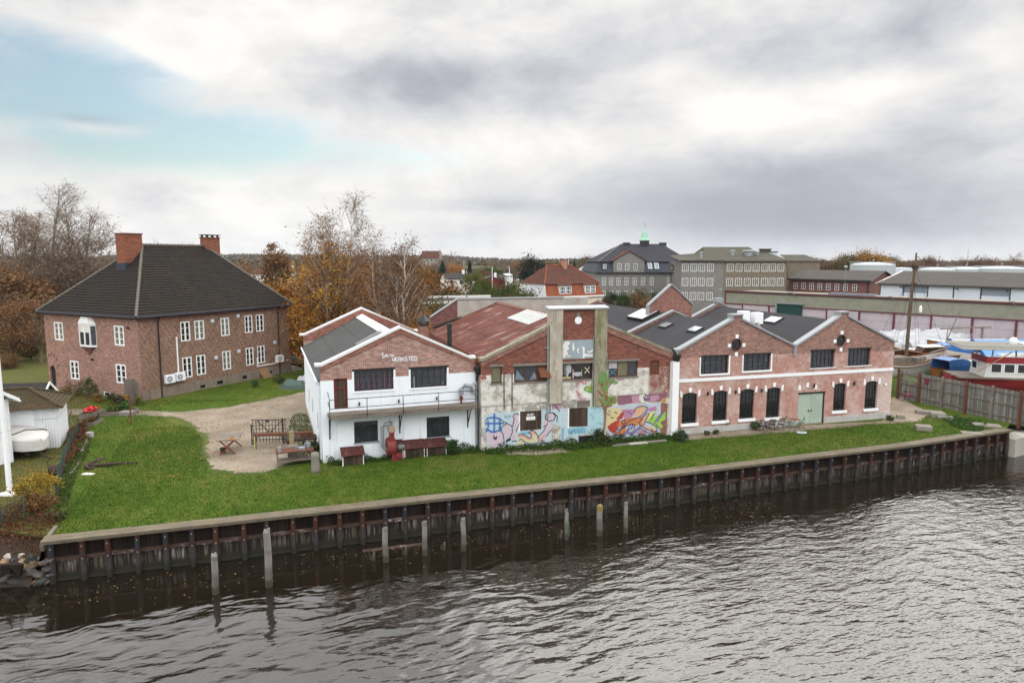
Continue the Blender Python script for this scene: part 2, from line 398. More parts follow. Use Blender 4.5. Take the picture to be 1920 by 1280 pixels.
def warehouse_wall():
 m, t = newmat('washed_warehouse_brick'); uv = t.coord('UV'); p = t.coord('Object'); x, y, z = t.xyz(p)
 c, f, r, big = bricks(t, (0.265, 0.095, 0.064), (0.14, 0.054, 0.041), (0.34, 0.26, 0.23), uv, ms=0.016)
 n = t.noise(p, 0.55, 8, 0.62); n2 = t.noise(p, 3.2, 7, 0.7); nf = t.noise(p, 11, 4, 0.65)
 line = z + (n - .5) * .25 - x.sm(44.0, 33.0) * 0.15
 low = line.sm(5.62, 5.5)
 lowc = t.mix(0.30, t.mul(c, t.gray(n2 * 1.0 + nf * .7 + .45)), (0.50, 0.28, 0.24)); lowc = t.mix((nf * .6 + n2 * .4).sm(.50, .57) * .6, lowc, t.mul(c, (1.3, .95, .85)))
 wash = (n * 0.40 + n2 * 0.33 + nf * 0.27)
 lowc = t.mix(wash.sm(0.48, 0.56) * 0.70, lowc, (0.52, 0.41, 0.38))
 lowc = t.mix(x.sm(41.8, 44.4) * z.sm(4.4, 3.2) * nf.sm(0.36, 0.56) * 0.75, lowc, (0.62, 0.57, 0.54))
 hic = t.mix((n2 * 0.6 + nf * .4).sm(0.60, 0.72) * 0.45, c, (0.42, 0.30, 0.27))
 t.surface(t.mix(low, hic, lowc), 0.92, f * -1.0 + nf * 0.6, 0.45, 0.012, spec=0.15); return m
M['warehouse'] = warehouse_wall()

def concrete(name, col, stain=(0.16, 0.13, 0.10), k=0.5, rust=0.0, moss=0.0):
 m, t = newmat(name); p = t.coord('Object')
 n = t.noise(p, 1.1, 8, 0.68); nf = t.noise(p, 9, 6, 0.7); d = t.noise(t.vmul(p, (2.4, 2.4, 0.3)), 1.0, 7, 0.7)
 c = t.mul(col, t.gray(n * 0.8 + nf * 0.35 + 0.42)); c = t.mix(d.sm(0.47, 0.68) * k, c, stain)
 if rust: c = t.mix((t.noise(t.vmul(p, (2, 2, .6)), 2.3, 6, .7)).sm(0.58, 0.70) * rust, c, (0.25, 0.075, 0.04))
 if moss: c = t.mix((t.noise(t.vmul(p, (1.6, 1.6, .4)), 1.7, 6, .7)).sm(0.47, 0.62) * moss, c, (0.15, 0.145, 0.06))
 t.surface(c, 0.92, nf + n, 0.4, 0.012, spec=0.15); return m
M['concrete'] = concrete('grey_concrete', (0.36, 0.345, 0.325))
M['plinth'] = concrete('plinth_concrete', (0.40, 0.39, 0.38), (0.28, 0.26, 0.24), 0.4)
M['house_plinth'] = concrete('house_plinth', (0.215, 0.18, 0.145), (0.12, 0.07, 0.045), 0.55)
M['pilaster_rust'] = concrete('stained_pilaster', (0.40, 0.36, 0.30), (0.13, 0.10, 0.08), 0.85, rust=0.85, moss=.3)
M['pilaster_moss'] = concrete('mossy_pilaster', (0.29, 0.265, 0.20), (0.11, 0.10, 0.06), 0.85, rust=0.35, moss=0.85)
M['rear_wall'] = concrete('patched_concrete', (0.36, 0.345, 0.31), (0.22, 0.13, 0.10), 0.25, rust=0.4)
M['render_grey'] = concrete('grey_render', (0.19, 0.185, 0.175), (0.15, 0.145, 0.13), 0.35)
M['render_olive'] = concrete('olive_render', (0.17, 0.145, 0.11), (0.15, 0.13, 0.10), 0.3)
M['shed_green'] = concrete('grey_green_cladding', (0.235, 0.235, 0.19), (0.20, 0.20, 0.165), 0.35)
M['stone'] = concrete('pale_stone', (0.20, 0.185, 0.16), (0.2, 0.18, 0.15), 0.5)
M['ruin_stone'] = concrete('church_stone', (0.30, 0.275, 0.25), (0.2, 0.17, 0.14), 0.4)
M['mossy_coping'] = concrete('mossy_coping', (0.27, 0.245, 0.205), (0.12, 0.13, 0.05), 0.75, moss=0.7, rust=.2)

def felt(name, col, seam=1.0, k=0.12):
 m, t = newmat(name); uv = t.coord('UV'); u, v, _ = t.xyz(uv)
 n = t.noise(uv, 0.5, 6, 0.6); nf = t.noise(uv, 14, 4, 0.6)
 line = (u / seam).frac().lt(0.022)
 c = t.mul(col, t.gray((n - .5) * 0.5 + (nf - .5) * k + 1.0)); c = t.mul(c, (0.55, 0.55, 0.55), line * 0.6)
 t.surface(c, 0.9, nf + line * 1.5, 0.3, 0.008, spec=0.08); return m
M['felt'] = felt('roofing_felt', (0.044, 0.043, 0.047))
M['felt_brown'] = felt('weathered_felt', (0.075, 0.068, 0.062), 2.0)
M['felt_olive'] = felt('olive_felt', (0.075, 0.072, 0.056), 3.0)
M['slate'] = felt('dark_slate', (0.040, 0.040, 0.048), 0.6)
def corrug(name, col, pitch=0.18, dirt=None, sc=0.8, rough=0.7, lo=0.5, hi=0.7, streak=None, d=0.025, metal=0.0):
 m, t = newmat(name); uv = t.coord('UV'); u, v, _ = t.xyz(uv)
 wv = (u * (2 * pi / pitch)).sin()
 n = t.noise(t.vmul(uv, (1, 0.5, 1)), sc, 7, 0.65); nf = t.noise(t.vmul(uv, (6, 0.6, 1)), 1.0, 5, 0.6)
 c = t.mul(col, t.gray((n - .5) * 0.7 + (nf - .5) * 0.5 + 1.0))
 if dirt: c = t.mix((n * 0.6 + nf * 0.4).sm(lo, hi) * 0.75, c, dirt)
 if streak:                                   # bare bright patches where the coating has flaked along the corrugation
  s = t.noise(t.vmul(uv, (2.4, 0.42, 1)), 1.0, 6, 0.62) ; c = t.mix(s.sm(0.585, 0.625) * 0.85, c, streak); s2 = t.noise(t.vmul(uv, (3.5, 0.25, 1)), 1.0, 5, .6); c = t.mul(c, (.45, .42, .42), s2.sm(.56, .66) * .8)
 lap = (v / 2.05).frac().lt(0.03); c = t.mul(c, (0.5, 0.5, 0.5), lap * 0.6)
 t.surface(c, rough, wv + lap * 1.0, 1.0, d, metal, spec=0.1); return m
M['rust_roof'] = corrug('rusty_corrugated', (0.105, 0.034, 0.026), 0.3, (0.155, 0.062, 0.042), streak=(0.36, 0.28, 0.25), d=0.03, lo=.44, hi=.6)
M['rust_lid'] = corrug('rusty_sheet', (0.075, 0.028, 0.026), 0.13, (0.15, 0.08, 0.06), sc=2.0, d=0.02)
M['grey_roof'] = corrug('grey_fibre_sheet', (0.064, 0.066, 0.066), 0.32, (0.085, 0.085, 0.07))
M['clear_sheet'] = corrug('white_translucent_sheet', (0.62, 0.63, 0.62), 0.30, (0.40, 0.40, 0.36), rough=0.4)
M['lilac_clad'] = corrug('lilac_cladding', (0.46, 0.40, 0.45), 0.25, (0.36, 0.32, 0.35), d=0.015)
M['white_clad'] = corrug('white_boarding', (0.72, 0.74, 0.77), 0.16, (0.55, 0.56, 0.55), d=0.012)
M['lattice'] = corrug('lilac_lattice', (0.42, 0.38, 0.42), 0.4, (0.34, 0.31, 0.34), d=0.02)
M['deck_roof'] = corrug('weathered_deck_boards', (0.33, 0.315, 0.28), 0.55, (0.18, 0.17, 0.15), d=0.02, sc=1.5)

def tiles(name, col, col2, dirt, lo=0.5, hi=0.75, pu=0.24):
 m, t = newmat(name); uv = t.coord('UV'); u, v, _ = t.xyz(uv)
 n = t.noise(uv, 0.5, 7, 0.65); nf = t.noise(uv, 5.0, 5, 0.7)
 cell = t.vec((u / pu)._m('FLOOR'), (v / 0.34)._m('FLOOR')); w = t.new('ShaderNodeTexWhiteNoise', noise_dimensions='2D'); t.put(w.inputs[0], cell)
 r = S(t.nt, w.outputs[0]); c = t.mix(r, col, col2); c = t.mul(c, t.gray(nf * 0.5 + 0.75))
 c = t.mix((n * 0.55 + nf * 0.45).sm(lo, hi) * 0.8, c, dirt)
 wv = (u * (2 * pi / pu)).sin()
 t.surface(c, 0.85, wv + nf * 0.3, 0.9, 0.03, spec=0.12); return m
M['tile_dark'] = tiles('dark_roof_tile', (0.030, 0.025, 0.021), (0.021, 0.018, 0.016), (0.060, 0.047, 0.024), 0.5, 0.78)
M['tile_black'] = tiles('black_roof_tile', (0.040, 0.037, 0.037), (0.03, 0.029, 0.03), (0.055, 0.05, 0.042))
M['tile_red'] = tiles('orange_pantile', (0.27, 0.085, 0.045), (0.21, 0.062, 0.036), (0.15, 0.06, 0.04), 0.55, 0.8)
M['tile_redbrown'] = tiles('brown_pantile', (0.12, 0.042, 0.028), (0.08, 0.032, 0.023), (0.055, 0.036, 0.028), 0.42, 0.62)
M['tile_moss'] = tiles('mossy_tile', (0.19, 0.085, 0.05), (0.085, 0.062, 0.045), (0.050, 0.048, 0.026), 0.36, 0.50)

def timber(name, col, col2, grain=(0.7, 14, 14), wear=None, lo=0.55, hi=0.7, board=0, rough=0.85):
 m, t = newmat(name); p = t.coord('Object') ; uv = t.coord('UV'); u, v, _ = t.xyz(uv)
 n = t.noise(t.vmul(p, grain), 1.0, 6, 0.65); nb = t.noise(p, 0.9, 5, 0.6)
 c = t.mix(n.sm(0.35, 0.65), col, col2); h = n
 if board:
  cell = (u / board)._m('FLOOR'); w = t.new('ShaderNodeTexWhiteNoise', noise_dimensions='1D'); t.put(w.inputs['W'], cell)
  c = t.mul(c, t.gray(S(t.nt, w.outputs[0]) * 0.75 + 0.6)); gap = (u / board).frac().lt(0.07)
  c = t.mul(c, (0.25, 0.25, 0.25), gap); h = n - gap * 2.0
 c = t.mul(c, t.gray(nb * 0.8 + 0.6))
 if wear: c = t.mix((n * 0.5 + nb * 0.5).sm(lo, hi) * 0.8, c, wear)
 t.surface(c, rough, h, 0.4, 0.01, spec=0.2); return m
M['cap'] = timber('weathered_cap_planks', (0.17, 0.145, 0.10), (0.10, 0.085, 0.062), (0.5, 18, 18), (0.22, 0.19, 0.14))
M['tar'] = timber('tarred_planking', (0.011, 0.008, 0.007), (0.024, 0.014, 0.010), (14, 14, 0.6), (0.04, 0.020, 0.013), board=0.2)
def tide_planks():
 m, t = newmat('tide_bleached_planking'); p = t.coord('Object'); x, y, z = t.xyz(p)
 sx = t.vec(x * 7.0, y * 7.0, z * 0.5); n = t.noise(sx, 1.0, 6, 0.7); b = t.noise(p, 0.5, 4, 0.6)
 c = t.mix(n.sm(0.44, 0.60), (0.013, 0.010, 0.008), (0.10, 0.08, 0.065)); c = t.mix((n * 0.6 + b * .4).sm(0.55, 0.64) * 0.7, c, (0.33, 0.31, 0.30))
 wet = z.sm(-1.45, -1.75); c = t.mix(wet, c, (0.022, 0.022, 0.014))
 t.surface(c, 0.7, n, 0.5, 0.02, spec=0.25); return m
M['tide'] = tide_planks()
def pile_mat(name, top, mid, foot, off=0.0):
 m, t = newmat(name); p = t.coord('Object'); x, y, z = t.xyz(p); z = z + off; n = t.noise(t.vmul(p, (9, 9, 0.8)), 1.0, 6, 0.7); r = t.noise(p, 0.55, 2, 0.5)
 c = t.mix(n, top, (top[0] * .35, top[1] * .35, top[2] * .4)); c = t.mix(r.sm(0.5, 0.56) * z.sm(-1.3, -0.6), c, (0.022, 0.022, 0.026))
 c = t.mix((z + (n - .5) * 0.7).sm(-0.85, -1.25), c, t.mix(n, mid, (mid[0] * .3, mid[1] * .3, mid[2] * .3))); c = t.mix((z + (n - .5) * .2).sm(-1.55, -1.75), c, foot)
 t.surface(c, 0.75, n, 0.6, 0.02, spec=0.25); return m
M['pile'] = pile_mat('quay_pile', (0.075, 0.027, 0.015), (0.06, 0.055, 0.055), (0.02, 0.02, 0.014))
M['mooring'] = pile_mat('bleached_pile', (0.29, 0.265, 0.24), (0.17, 0.155, 0.14), (0.05, 0.046, 0.032), WATER_Z)
M['wale'] = timber('tarred_wale', (0.04, 0.025, 0.019), (0.085, 0.052, 0.04), (0.4, 14, 14), (0.48, 0.45, 0.45), 0.56, 0.64)
M['fence'] = timber('grey_fence_boards', (0.225, 0.22, 0.205), (0.14, 0.135, 0.125), (10, 10, 0.5), (0.33, 0.325, 0.31), 0.58, 0.7, board=0.16)
M['old_wood'] = timber('old_grey_wood', (0.20, 0.175, 0.145), (0.12, 0.10, 0.08), (1, 12, 12), (0.30, 0.27, 0.23))
M['dark_wood'] = timber('dark_boards', (0.085, 0.055, 0.038), (0.05, 0.034, 0.026), (10, 10, 0.5), (0.13, 0.09, 0.065), board=0.14)
M['pallet'] = timber('pale_wood', (0.36, 0.22, 0.12), (0.26, 0.155, 0.085), (2, 8, 8))
M['varnish'] = timber('varnished_planks', (0.20, 0.085, 0.028), (0.13, 0.052, 0.018), (0.6, 1, 9), (0.26, 0.12, 0.045), rough=0.35)
M['mahogany'] = timber('dark_varnish', (0.085, 0.025, 0.014), (0.055, 0.018, 0.012), (0.6, 1, 9), rough=0.3)

M['white'] = paint('white_paint', (0.78, 0.80, 0.82), 0.6, 0.05, dirt=((0.5, 0.5, 0.48), 0.35))
M['white_cap'] = paint('white_coping', (0.68, 0.69, 0.69), 0.6, 0.05, dirt=((0.45, 0.45, 0.42), 0.3))
M['old_white'] = paint('chalky_white', (0.68, 0.68, 0.66), 0.8, 0.12, 3, dirt=((0.36, 0.34, 0.30), 0.6))
M['cream'] = paint('cream_render', (0.62, 0.56, 0.45), 0.85, 0.06)
M['pale_blue_wall'] = paint('pale_blue_boards', (0.60, 0.63, 0.66), 0.8, 0.06)
M['coping_grey'] = paint('zinc_coping', (0.27, 0.29, 0.305), 0.55, 0.15, 1, spec=0.3, dirt=((0.25, 0.25, 0.25), 0.5))
M['zinc_cap'] = paint('pale_zinc_cap', (0.42, 0.43, 0.44), 0.7, 0.2, 1.5, dirt=((0.25, 0.23, 0.2), 0.6))
M['zinc'] = paint('galvanised_steel', (0.26, 0.29, 0.31), 0.42, 0.2, 4, metal=0.25, spec=0.5)
M['black'] = paint('black_metal', (0.018, 0.018, 0.020), 0.5, 0.2)
M['navy'] = paint('dark_blue_gutter', (0.025, 0.032, 0.05), 0.5, 0.2)
M['rust'] = paint('rusty_iron', (0.115, 0.045, 0.025), 0.85, 0.45, 6, dirt=((0.22, 0.10, 0.05), 0.6), bump=0.01)
M['rust_dark'] = paint('dark_rusty_iron', (0.042, 0.025, 0.020), 0.8, 0.4, 5, bump=0.01)
M['fan_red'] = paint('faded_red_machine', (0.16, 0.026, 0.026), 0.55, 0.25, 4, dirt=((0.13, 0.05, 0.035), 0.5))
M['door_red'] = paint('red_door_frame', (0.15, 0.018, 0.022), 0.6, 0.2)
M['door_green'] = paint('sage_green_paint', (0.33, 0.40, 0.335), 0.6, 0.07, 2)
M['green_metal'] = paint('green_garden_metal', (0.06, 0.14, 0.075), 0.5, 0.2)
M['maroon'] = paint('maroon_trim', (0.135, 0.026, 0.040), 0.6, 0.15)
M['deep_green'] = paint('dark_green_shutter', (0.008, 0.045, 0.038), 0.6, 0.15)
M['copper'] = paint('green_copper', (0.27, 0.47, 0.35), 0.7, 0.15, 2)
M['silver_tank'] = paint('pale_tank_steel', (0.36, 0.40, 0.42), 0.5, 0.10, 0.4, dirt=((0.35, 0.34, 0.30), 0.5))
M['panel_white'] = paint('white_steel_panel', (0.55, 0.60, 0.68), 0.5, 0.04)
M['panel_grey'] = paint('grey_steel_panel', (0.22, 0.25, 0.30), 0.5, 0.05)
M['tarp_white'] = paint('white_tarpaulin', (0.36, 0.37, 0.39), 0.6, 0.3, 1.4, dirt=((0.42, 0.42, 0.42), 0.4), bump=0.05)
M['tarp_grey'] = paint('grey_tarpaulin', (0.40, 0.41, 0.43), 0.6, 0.12, 1.2, bump=0.05)
M['tarp_blue'] = paint('blue_tarpaulin', (0.018, 0.10, 0.30), 0.45, 0.2, 1.5, bump=0.05)
M['tarp_pale_blue'] = paint('pale_blue_tarpaulin', (0.10, 0.24, 0.48), 0.5, 0.15, 1.2, bump=0.05)
M['tarp_green'] = paint('green_tarpaulin', (0.05, 0.085, 0.07), 0.5, 0.3, 3, bump=0.05)
M['hull_white'] = paint('white_hull', (0.56, 0.56, 0.55), 0.4, 0.07, 1, dirt=((0.45, 0.42, 0.35), 0.4))
M['hull_navy'] = paint('dark_blue_hull', (0.015, 0.022, 0.05), 0.4, 0.2)
M['hull_red'] = paint('red_hull', (0.23, 0.022, 0.03), 0.45, 0.15)
M['hull_maroon'] = paint('oxide_hull', (0.17, 0.055, 0.05), 0.6, 0.2)
M['hull_blue'] = paint('blue_stripe', (0.05, 0.20, 0.42), 0.4, 0.1)
M['barn_red'] = paint('falu_red', (0.16, 0.022, 0.020), 0.85, 0.15)
M['fender'] = paint('white_fender', (0.8, 0.8, 0.8), 0.4, 0.03)
M['stoneware'] = paint('flat_grey_stone', (0.32, 0.29, 0.26), 0.9, 0.3, 2, bump=0.03)
M['soil'] = paint('dark_soil', (0.05, 0.034, 0.024), 0.95, 0.3, 4, bump=0.04)
M['petal'] = paint('red_petals', (0.62, 0.03, 0.045), 0.6, 0.2)
M['blank_black'] = paint('sign_black', (0.02, 0.02, 0.02), 0.5, 0.05)
M['curtain'] = paint('curtain', (0.62, 0.60, 0.55), 0.9, 0.1)
M['tyre'] = paint('black_rubber', (0.02, 0.02, 0.02), 0.8, 0.1)
M['bike_pink'] = paint('magenta_frame', (0.35, 0.02, 0.14), 0.4, 0.05)
M['green_mesh'] = paint('green_wire', (0.03, 0.06, 0.05), 0.7, 0.3)
M['flag_red'] = paint('flag_red', (0.50, 0.02, 0.035), 0.8, 0.05)
M['flag_blue'] = paint('flag_blue', (0.01, 0.02, 0.10), 0.8, 0.05)
M['grey_paint'] = paint('grey_board_paint', (0.28, 0.33, 0.37), 0.7, 0.15, 1.5)
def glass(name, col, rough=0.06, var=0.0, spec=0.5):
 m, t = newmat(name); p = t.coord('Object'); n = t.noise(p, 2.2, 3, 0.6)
 c = t.mul(col, t.gray(n * var + 1.0 - var / 2)); t.surface(c, rough, n, 0.12, 0.01, spec=spec); return m  # uneven base colour stands in for faint reflections in the panes
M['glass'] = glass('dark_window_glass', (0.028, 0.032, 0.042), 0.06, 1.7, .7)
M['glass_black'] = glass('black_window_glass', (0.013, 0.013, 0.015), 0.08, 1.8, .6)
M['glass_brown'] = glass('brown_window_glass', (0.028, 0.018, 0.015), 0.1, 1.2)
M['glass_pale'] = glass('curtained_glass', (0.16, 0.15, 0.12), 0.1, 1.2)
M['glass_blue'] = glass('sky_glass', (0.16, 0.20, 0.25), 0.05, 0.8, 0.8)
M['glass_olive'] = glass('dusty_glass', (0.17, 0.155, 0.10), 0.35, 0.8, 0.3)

# ground, gravel, water
def grass_ground():
 m, t = newmat('grass_ground'); p = t.pos(); x, y, z = t.xyz(p)
 n = t.noise(p, 0.16, 6, 0.6); n2 = t.noise(p, 1.3, 6, 0.65); nf = t.noise(t.vmul(p, (1, 1, 1)), 14, 4, 0.7)
 c = t.ramp(n * 0.5 + n2 * 0.5, [(0.32, (0.028, 0.058, 0.006)), (0.5, (0.050, 0.087, 0.008)), (0.68, (0.090, 0.112, 0.016))])
 dry = (n2 * 0.45 + n * 0.55 + nf * .15).sm(0.56, 0.70) * 0.5
 c = t.mix(dry, c, (0.11, 0.105, 0.032))
 left = (x + (n2 - .5) * 3 + (y - 30.0) * 0.55).sm(-20.6, -22.0) * y.sm(135, 115)             # the rougher garden beyond the mesh fence
 c = t.mix(left * 0.75, c, t.mix(n2.sm(0.4, 0.62), (0.085, 0.088, 0.026), (0.085, 0.060, 0.026)))
 far = y.sm(85, 130); c = t.mix(far, c, t.mix(n2, (0.05, 0.055, 0.022), (0.085, 0.066, 0.035)))
 c = t.mul(c, t.gray(nf * 0.9 + 0.55))
 t.surface(c, 0.95, nf + n2, 0.6, 0.05, spec=0.1); return m
M['grass'] = grass_ground()
def gravel_mat():
 m, t = newmat('gravel_yard'); p = t.pos(); n = t.noise(p, 0.35, 6, 0.62); n2 = t.noise(p, 2.0, 6, 0.7); nf = t.voro(p, 16.0)
 c = t.mix(n.sm(0.35, 0.65), (0.200, 0.160, 0.120), (0.275, 0.23, 0.178)); c = t.mul(c, t.gray(n2 * 0.5 + nf * 0.45 + 0.45))
 e = t.attr('edge')                           # 1 in the middle, 0 at the rim: grass creeps in over the rim
 g = (e * 1.0 + (n2 - .5) * 0.9 + (n - .5) * 0.5).sm(0.48, 0.36)
 weeds = (t.noise(p, 0.55, 7, 0.7)).sm(0.60, 0.68) * n2.sm(0.45, .6)
 gc = t.mix(n2, (0.035, 0.07, 0.012), (0.09, 0.10, 0.028)); gc = t.mul(gc, t.gray(t.noise(p, 14, 3, .7) * .9 + .55))
 c = t.mix(weeds * 0.6, c, (0.13, 0.12, 0.06)); c = t.mix(g, c, gc)
 t.surface(c, 0.95, nf * 0.6 + n2, 0.4, 0.03, spec=0.12); return m
M['gravel'] = gravel_mat()
def water_mat():
 m, t = newmat('river_water'); p = t.pos(); x, y, z = t.xyz(p)
 along = x * 0.946 + y * 0.326; off = y * 0.946 - x * 0.326                           # along and away from the quay
 wp = t.vadd(p, t.vmul(t.noise(p, 0.22, 3, 0.5, out=1), (2.2, 2.2, 0)))
 rot = t.vec(along, off, 0.0); rw = t.vadd(rot, t.vmul(t.noise(p, 0.35, 2, 0.5, out=1), (1.6, 1.6, 0)))
 a1 = t.noise(t.vmul(rw, (0.42, 1.0, 1)), 0.62, 1, 0.4); a2 = t.noise(t.vmul(rw, (0.55, 1.25, 1)), 1.55, 1, 0.4)
 a3 = t.noise(t.vmul(rot, (0.6, 1.6, 1)), 4.2, 2, 0.5); wn = t.noise(p, 0.10, 3, .5)
 calm = (off + (wn - .5) * 4.0 - along.sm(-2.0, 34.0) * 1.0).sm(33.2, 25.5)           # sheltered strip beside the quay
 gust = (along + (wn - .5) * 14).sm(4.0, 26.0)
 h = (a1 * (1.0 - gust * 0.62) + a2 * (0.72 + gust * .15)) * (calm * 0.86 + 0.14) + a3 * (gust * 0.32 * (calm * .75 + .25) + 0.10 * calm)
 c = t.mix(t.noise(p, .3, 3, .5), (0.0085, 0.0065, 0.0042), (0.012, 0.009, 0.006))
 b = t.surface(c, 0.035, h, 1.0, 0.13, spec=0.5); b.inputs['IOR'].default_value = 1.7; return m
M['water'] = water_mat()
def rock_mat():
 m, t = newmat('bank_rock'); p = t.coord('Object'); n = t.noise(p, 2.2, 7, 0.65)
 oi = S(t.nt, t.new('ShaderNodeObjectInfo').outputs['Color'])
 t.surface(t.mul(oi, t.gray(n * 1.0 + 0.5)), 0.85, n, 0.5, 0.06, spec=0.2); return m
M['rock'] = rock_mat()
# foliage: colour of each tree comes from the object, each leaf varies a little
def leaf_mat(name='foliage'):
 m, t = newmat(name); oi = S(t.nt, t.new('ShaderNodeObjectInfo').outputs['Color']); r = t.island()
 p = t.coord('Object'); n = t.noise(p, 0.45, 3, 0.6)
 c = t.mul(oi, t.gray(r * 1.0 + 0.45)); c = t.mix(n.sm(0.45, 0.7) * 0.5, c, t.mul(c, (1.35, 0.95, 0.7)))
 t.surface(c, 0.8, spec=0.12, trans=0.25); return m
M['leaf'] = leaf_mat()
def bark(name, a, b, sc):
 m, t = newmat(name); p = t.coord('Object'); n = t.noise(t.vmul(p, (3, 3, 1)), sc, 5, .65); c = t.mix(n.sm(.5, .62), a, b)
 t.surface(c, .9, n, .4, .02, spec=.1); return m
M['birch'] = bark('birch_bark', (0.50, 0.46, 0.41), (0.13, 0.10, 0.08), 1.6)
M['bark'] = bark('brown_bark', (0.19, 0.155, 0.125), (0.085, 0.065, 0.05), 2.0)
M['twig'] = paint('brown_twigs', (0.125, 0.080, 0.056), 0.9, 0.25, 0.5)
M['twig_pale'] = paint('pale_twigs', (0.21, 0.165, 0.13), 0.9, 0.25, 0.5)
def blades():
 m, t = newmat('grass_blades'); p = t.pos(); x, y, z = t.xyz(p); n = t.noise(p, 0.16, 6, 0.6); n2 = t.noise(p, 1.3, 6, .65); r = t.island()
 c = t.ramp(n * 0.5 + n2 * 0.5 + (r - .5) * .25, [(0.32, (0.028, 0.060, 0.006)), (0.5, (0.050, 0.091, 0.008)), (0.68, (0.092, 0.116, 0.016))])
 left = (x + (n2 - .5) * 3 + (y - 30.0) * 0.55).sm(-20.6, -22.0); c = t.mix(left * .7, c, t.mix(n2.sm(.4, .62), (0.105, 0.105, 0.032), (0.10, 0.072, 0.032)))
 t.surface(c, .8, spec=.15, trans=.2); return m
M['blades'] = blades()
# ------------------------------------------------------------------ setting: ground, river, quay
WATER_Z = -2.0
QP = [V3((-21.62, 29.92, 0)), V3((-14.64, 32.12, 0)), V3((-3.48, 35.78, 0)), V3((9.29, 39.7, 0)), V3((18.71, 43.09, 0)), V3((27.38, 46.12, 0)), V3((38.0, 50.54, 0))]
def qpoint(d):                                  # point and direction d metres along the quay
 for a, b in zip(QP, QP[1:]):
  L = (b - a).length
  if d <= L: break
  d -= L
 e = (b - a).normalized(); return a + e * d, e
QL = sum((b - a).length for a, b in zip(QP, QP[1:]))
QN = V3((-0.334, 0.943, 0))                     # from the river towards the land
inner = [p + QN * 0.55 for p in QP]
bank_top = [(-120, 31.5), (-60, 32.2), (-38, 32.4), (-30, 32.3), (-25.5, 31.6), (-22.0, 31.0)]
g = MB()
pl = [V3((x, y, 0)) for x, y in bank_top] + inner + [V3((39.5, 53.0, 0)), V3((46, 50, 0)), V3((90, 66, 0)), V3((400, 170, 0)), V3((3500, 1200, 0)), V3((3500, 2900, 0)), V3((-3500, 2900, 0)), V3((-3500, 300, 0)), V3((-400, 31, 0))]
g.prism([(p.x, p.y) for p in pl], 0, -0.15, 'z')
ground = kind(g.build('ground', M['grass']), 'structure')
w = MB(); w.poly([(-700, -300, WATER_Z), (900, -300, WATER_Z), (900, 400, WATER_Z), (400, 168, WATER_Z), (60, 70, WATER_Z), (-700, 60, WATER_Z)])
water = kind(w.build('river', M['water']), 'structure')
# earth bank left of the quay, falling to the river
random.seed(3); rows = []
for i in range(40):
 x = -22.2 - i * 0.9; r = []
 yt = np.interp(x, [-120, -60, -38, -30, -25.5, -22], [31.5, 32.2, 32.4, 32.3, 31.6, 31.0])
 for j in range(8):
  k = j / 7; y = yt + 0.3 - k * 2.1; z = -0.03 - 2.7 * k ** 0.95 + (MN.noise(V3((x * .8, y * .8, 2))) * 0.25 if 0 < j < 7 else 0)
  r.append((x, y, z))
 rows.append(r)
kind(MB().grid(rows).build('river_bank', M['soil'], smooth=True), 'structure')

# gravel yard and gravel strip, draped just over the grass, rim carries the 'edge' attribute
def patch(name, outline, mat, z=0.006, inset=1.1, jitter=0.25, step=0.5):
 pts = []
 for a, b in zip(outline, outline[1:] + outline[:1]):
  a = V3((*a, 0)); b = V3((*b, 0)); n = max(1, int((b - a).length / step))
  for i in range(n):
   p = a.lerp(b, i / n); q = p * 0.9; pts.append(p + V3((MN.noise(q), MN.noise(q + V3((9, 3, 1))), 0)) * jitter)
 xs = [p.x for p in pts]; ys = [p.y for p in pts]; P2 = np.array([(p.x, p.y) for p in pts])
 bm = bmesh.new(); s = 0.45; gx = np.arange(min(xs), max(xs) + s, s); gy = np.arange(min(ys), max(ys) + s, s)
 A = P2; B = np.roll(P2, -1, 0); X, Y = np.meshgrid(gx, gy, indexing='ij'); Q = np.stack([X.ravel(), Y.ravel()], 1)
 ins = np.zeros(len(Q), bool); dist = np.full(len(Q), 1e9)
 for a, b in zip(A, B):
  c = (a[1] > Q[:, 1]) != (b[1] > Q[:, 1]); xi = (b[0] - a[0]) * (Q[:, 1] - a[1]) / (b[1] - a[1] + 1e-12) + a[0]; ins ^= c & (Q[:, 0] < xi)
  e = b - a; tt = np.clip(((Q - a) @ e) / (e @ e + 1e-9), 0, 1); dist = np.minimum(dist, np.hypot(*(Q - a - tt[:, None] * e).T))
 sd = np.where(ins, dist, -dist); nx, ny = X.shape; idx = -np.ones(nx * ny, int); vs = []; ev = []; fs = []
 keep = sd > -0.5
 for i in range(nx - 1):
  for j in range(ny - 1):
   q = (i * ny + j, (i + 1) * ny + j, (i + 1) * ny + j + 1, i * ny + j + 1)
   if all(keep[k] for k in q):
    for k in q:
     if idx[k] < 0: idx[k] = len(vs); vs.append((Q[k, 0], Q[k, 1], z)); ev.append(min(1.0, max(0.0, (sd[k] + 0.5) / (inset + 0.5))))
    fs.append(tuple(idx[k] for k in q))
 bm.free(); o = raw(name, vs, fs, mat); at = o.data.attributes.new('edge', 'FLOAT', 'POINT'); at.data.foreach_set('value', ev)
 return kind(o, 'structure')
gp = lambda *l: [(G(u, v).x, G(u, v).y) for u, v in l]
patch('gravel_ground', gp((330, 782), (362, 800), (384, 822), (378, 850), (392, 878), (436, 890), (500, 886), (560, 868), (600, 860), (640, 800), (600, 742), (572, 733), (500, 748), (430, 762), (330, 772), (268, 768), (110, 764), (40, 762), (40, 776), (120, 778), (200, 779), (262, 779)), M['gravel'], inset=1.3)
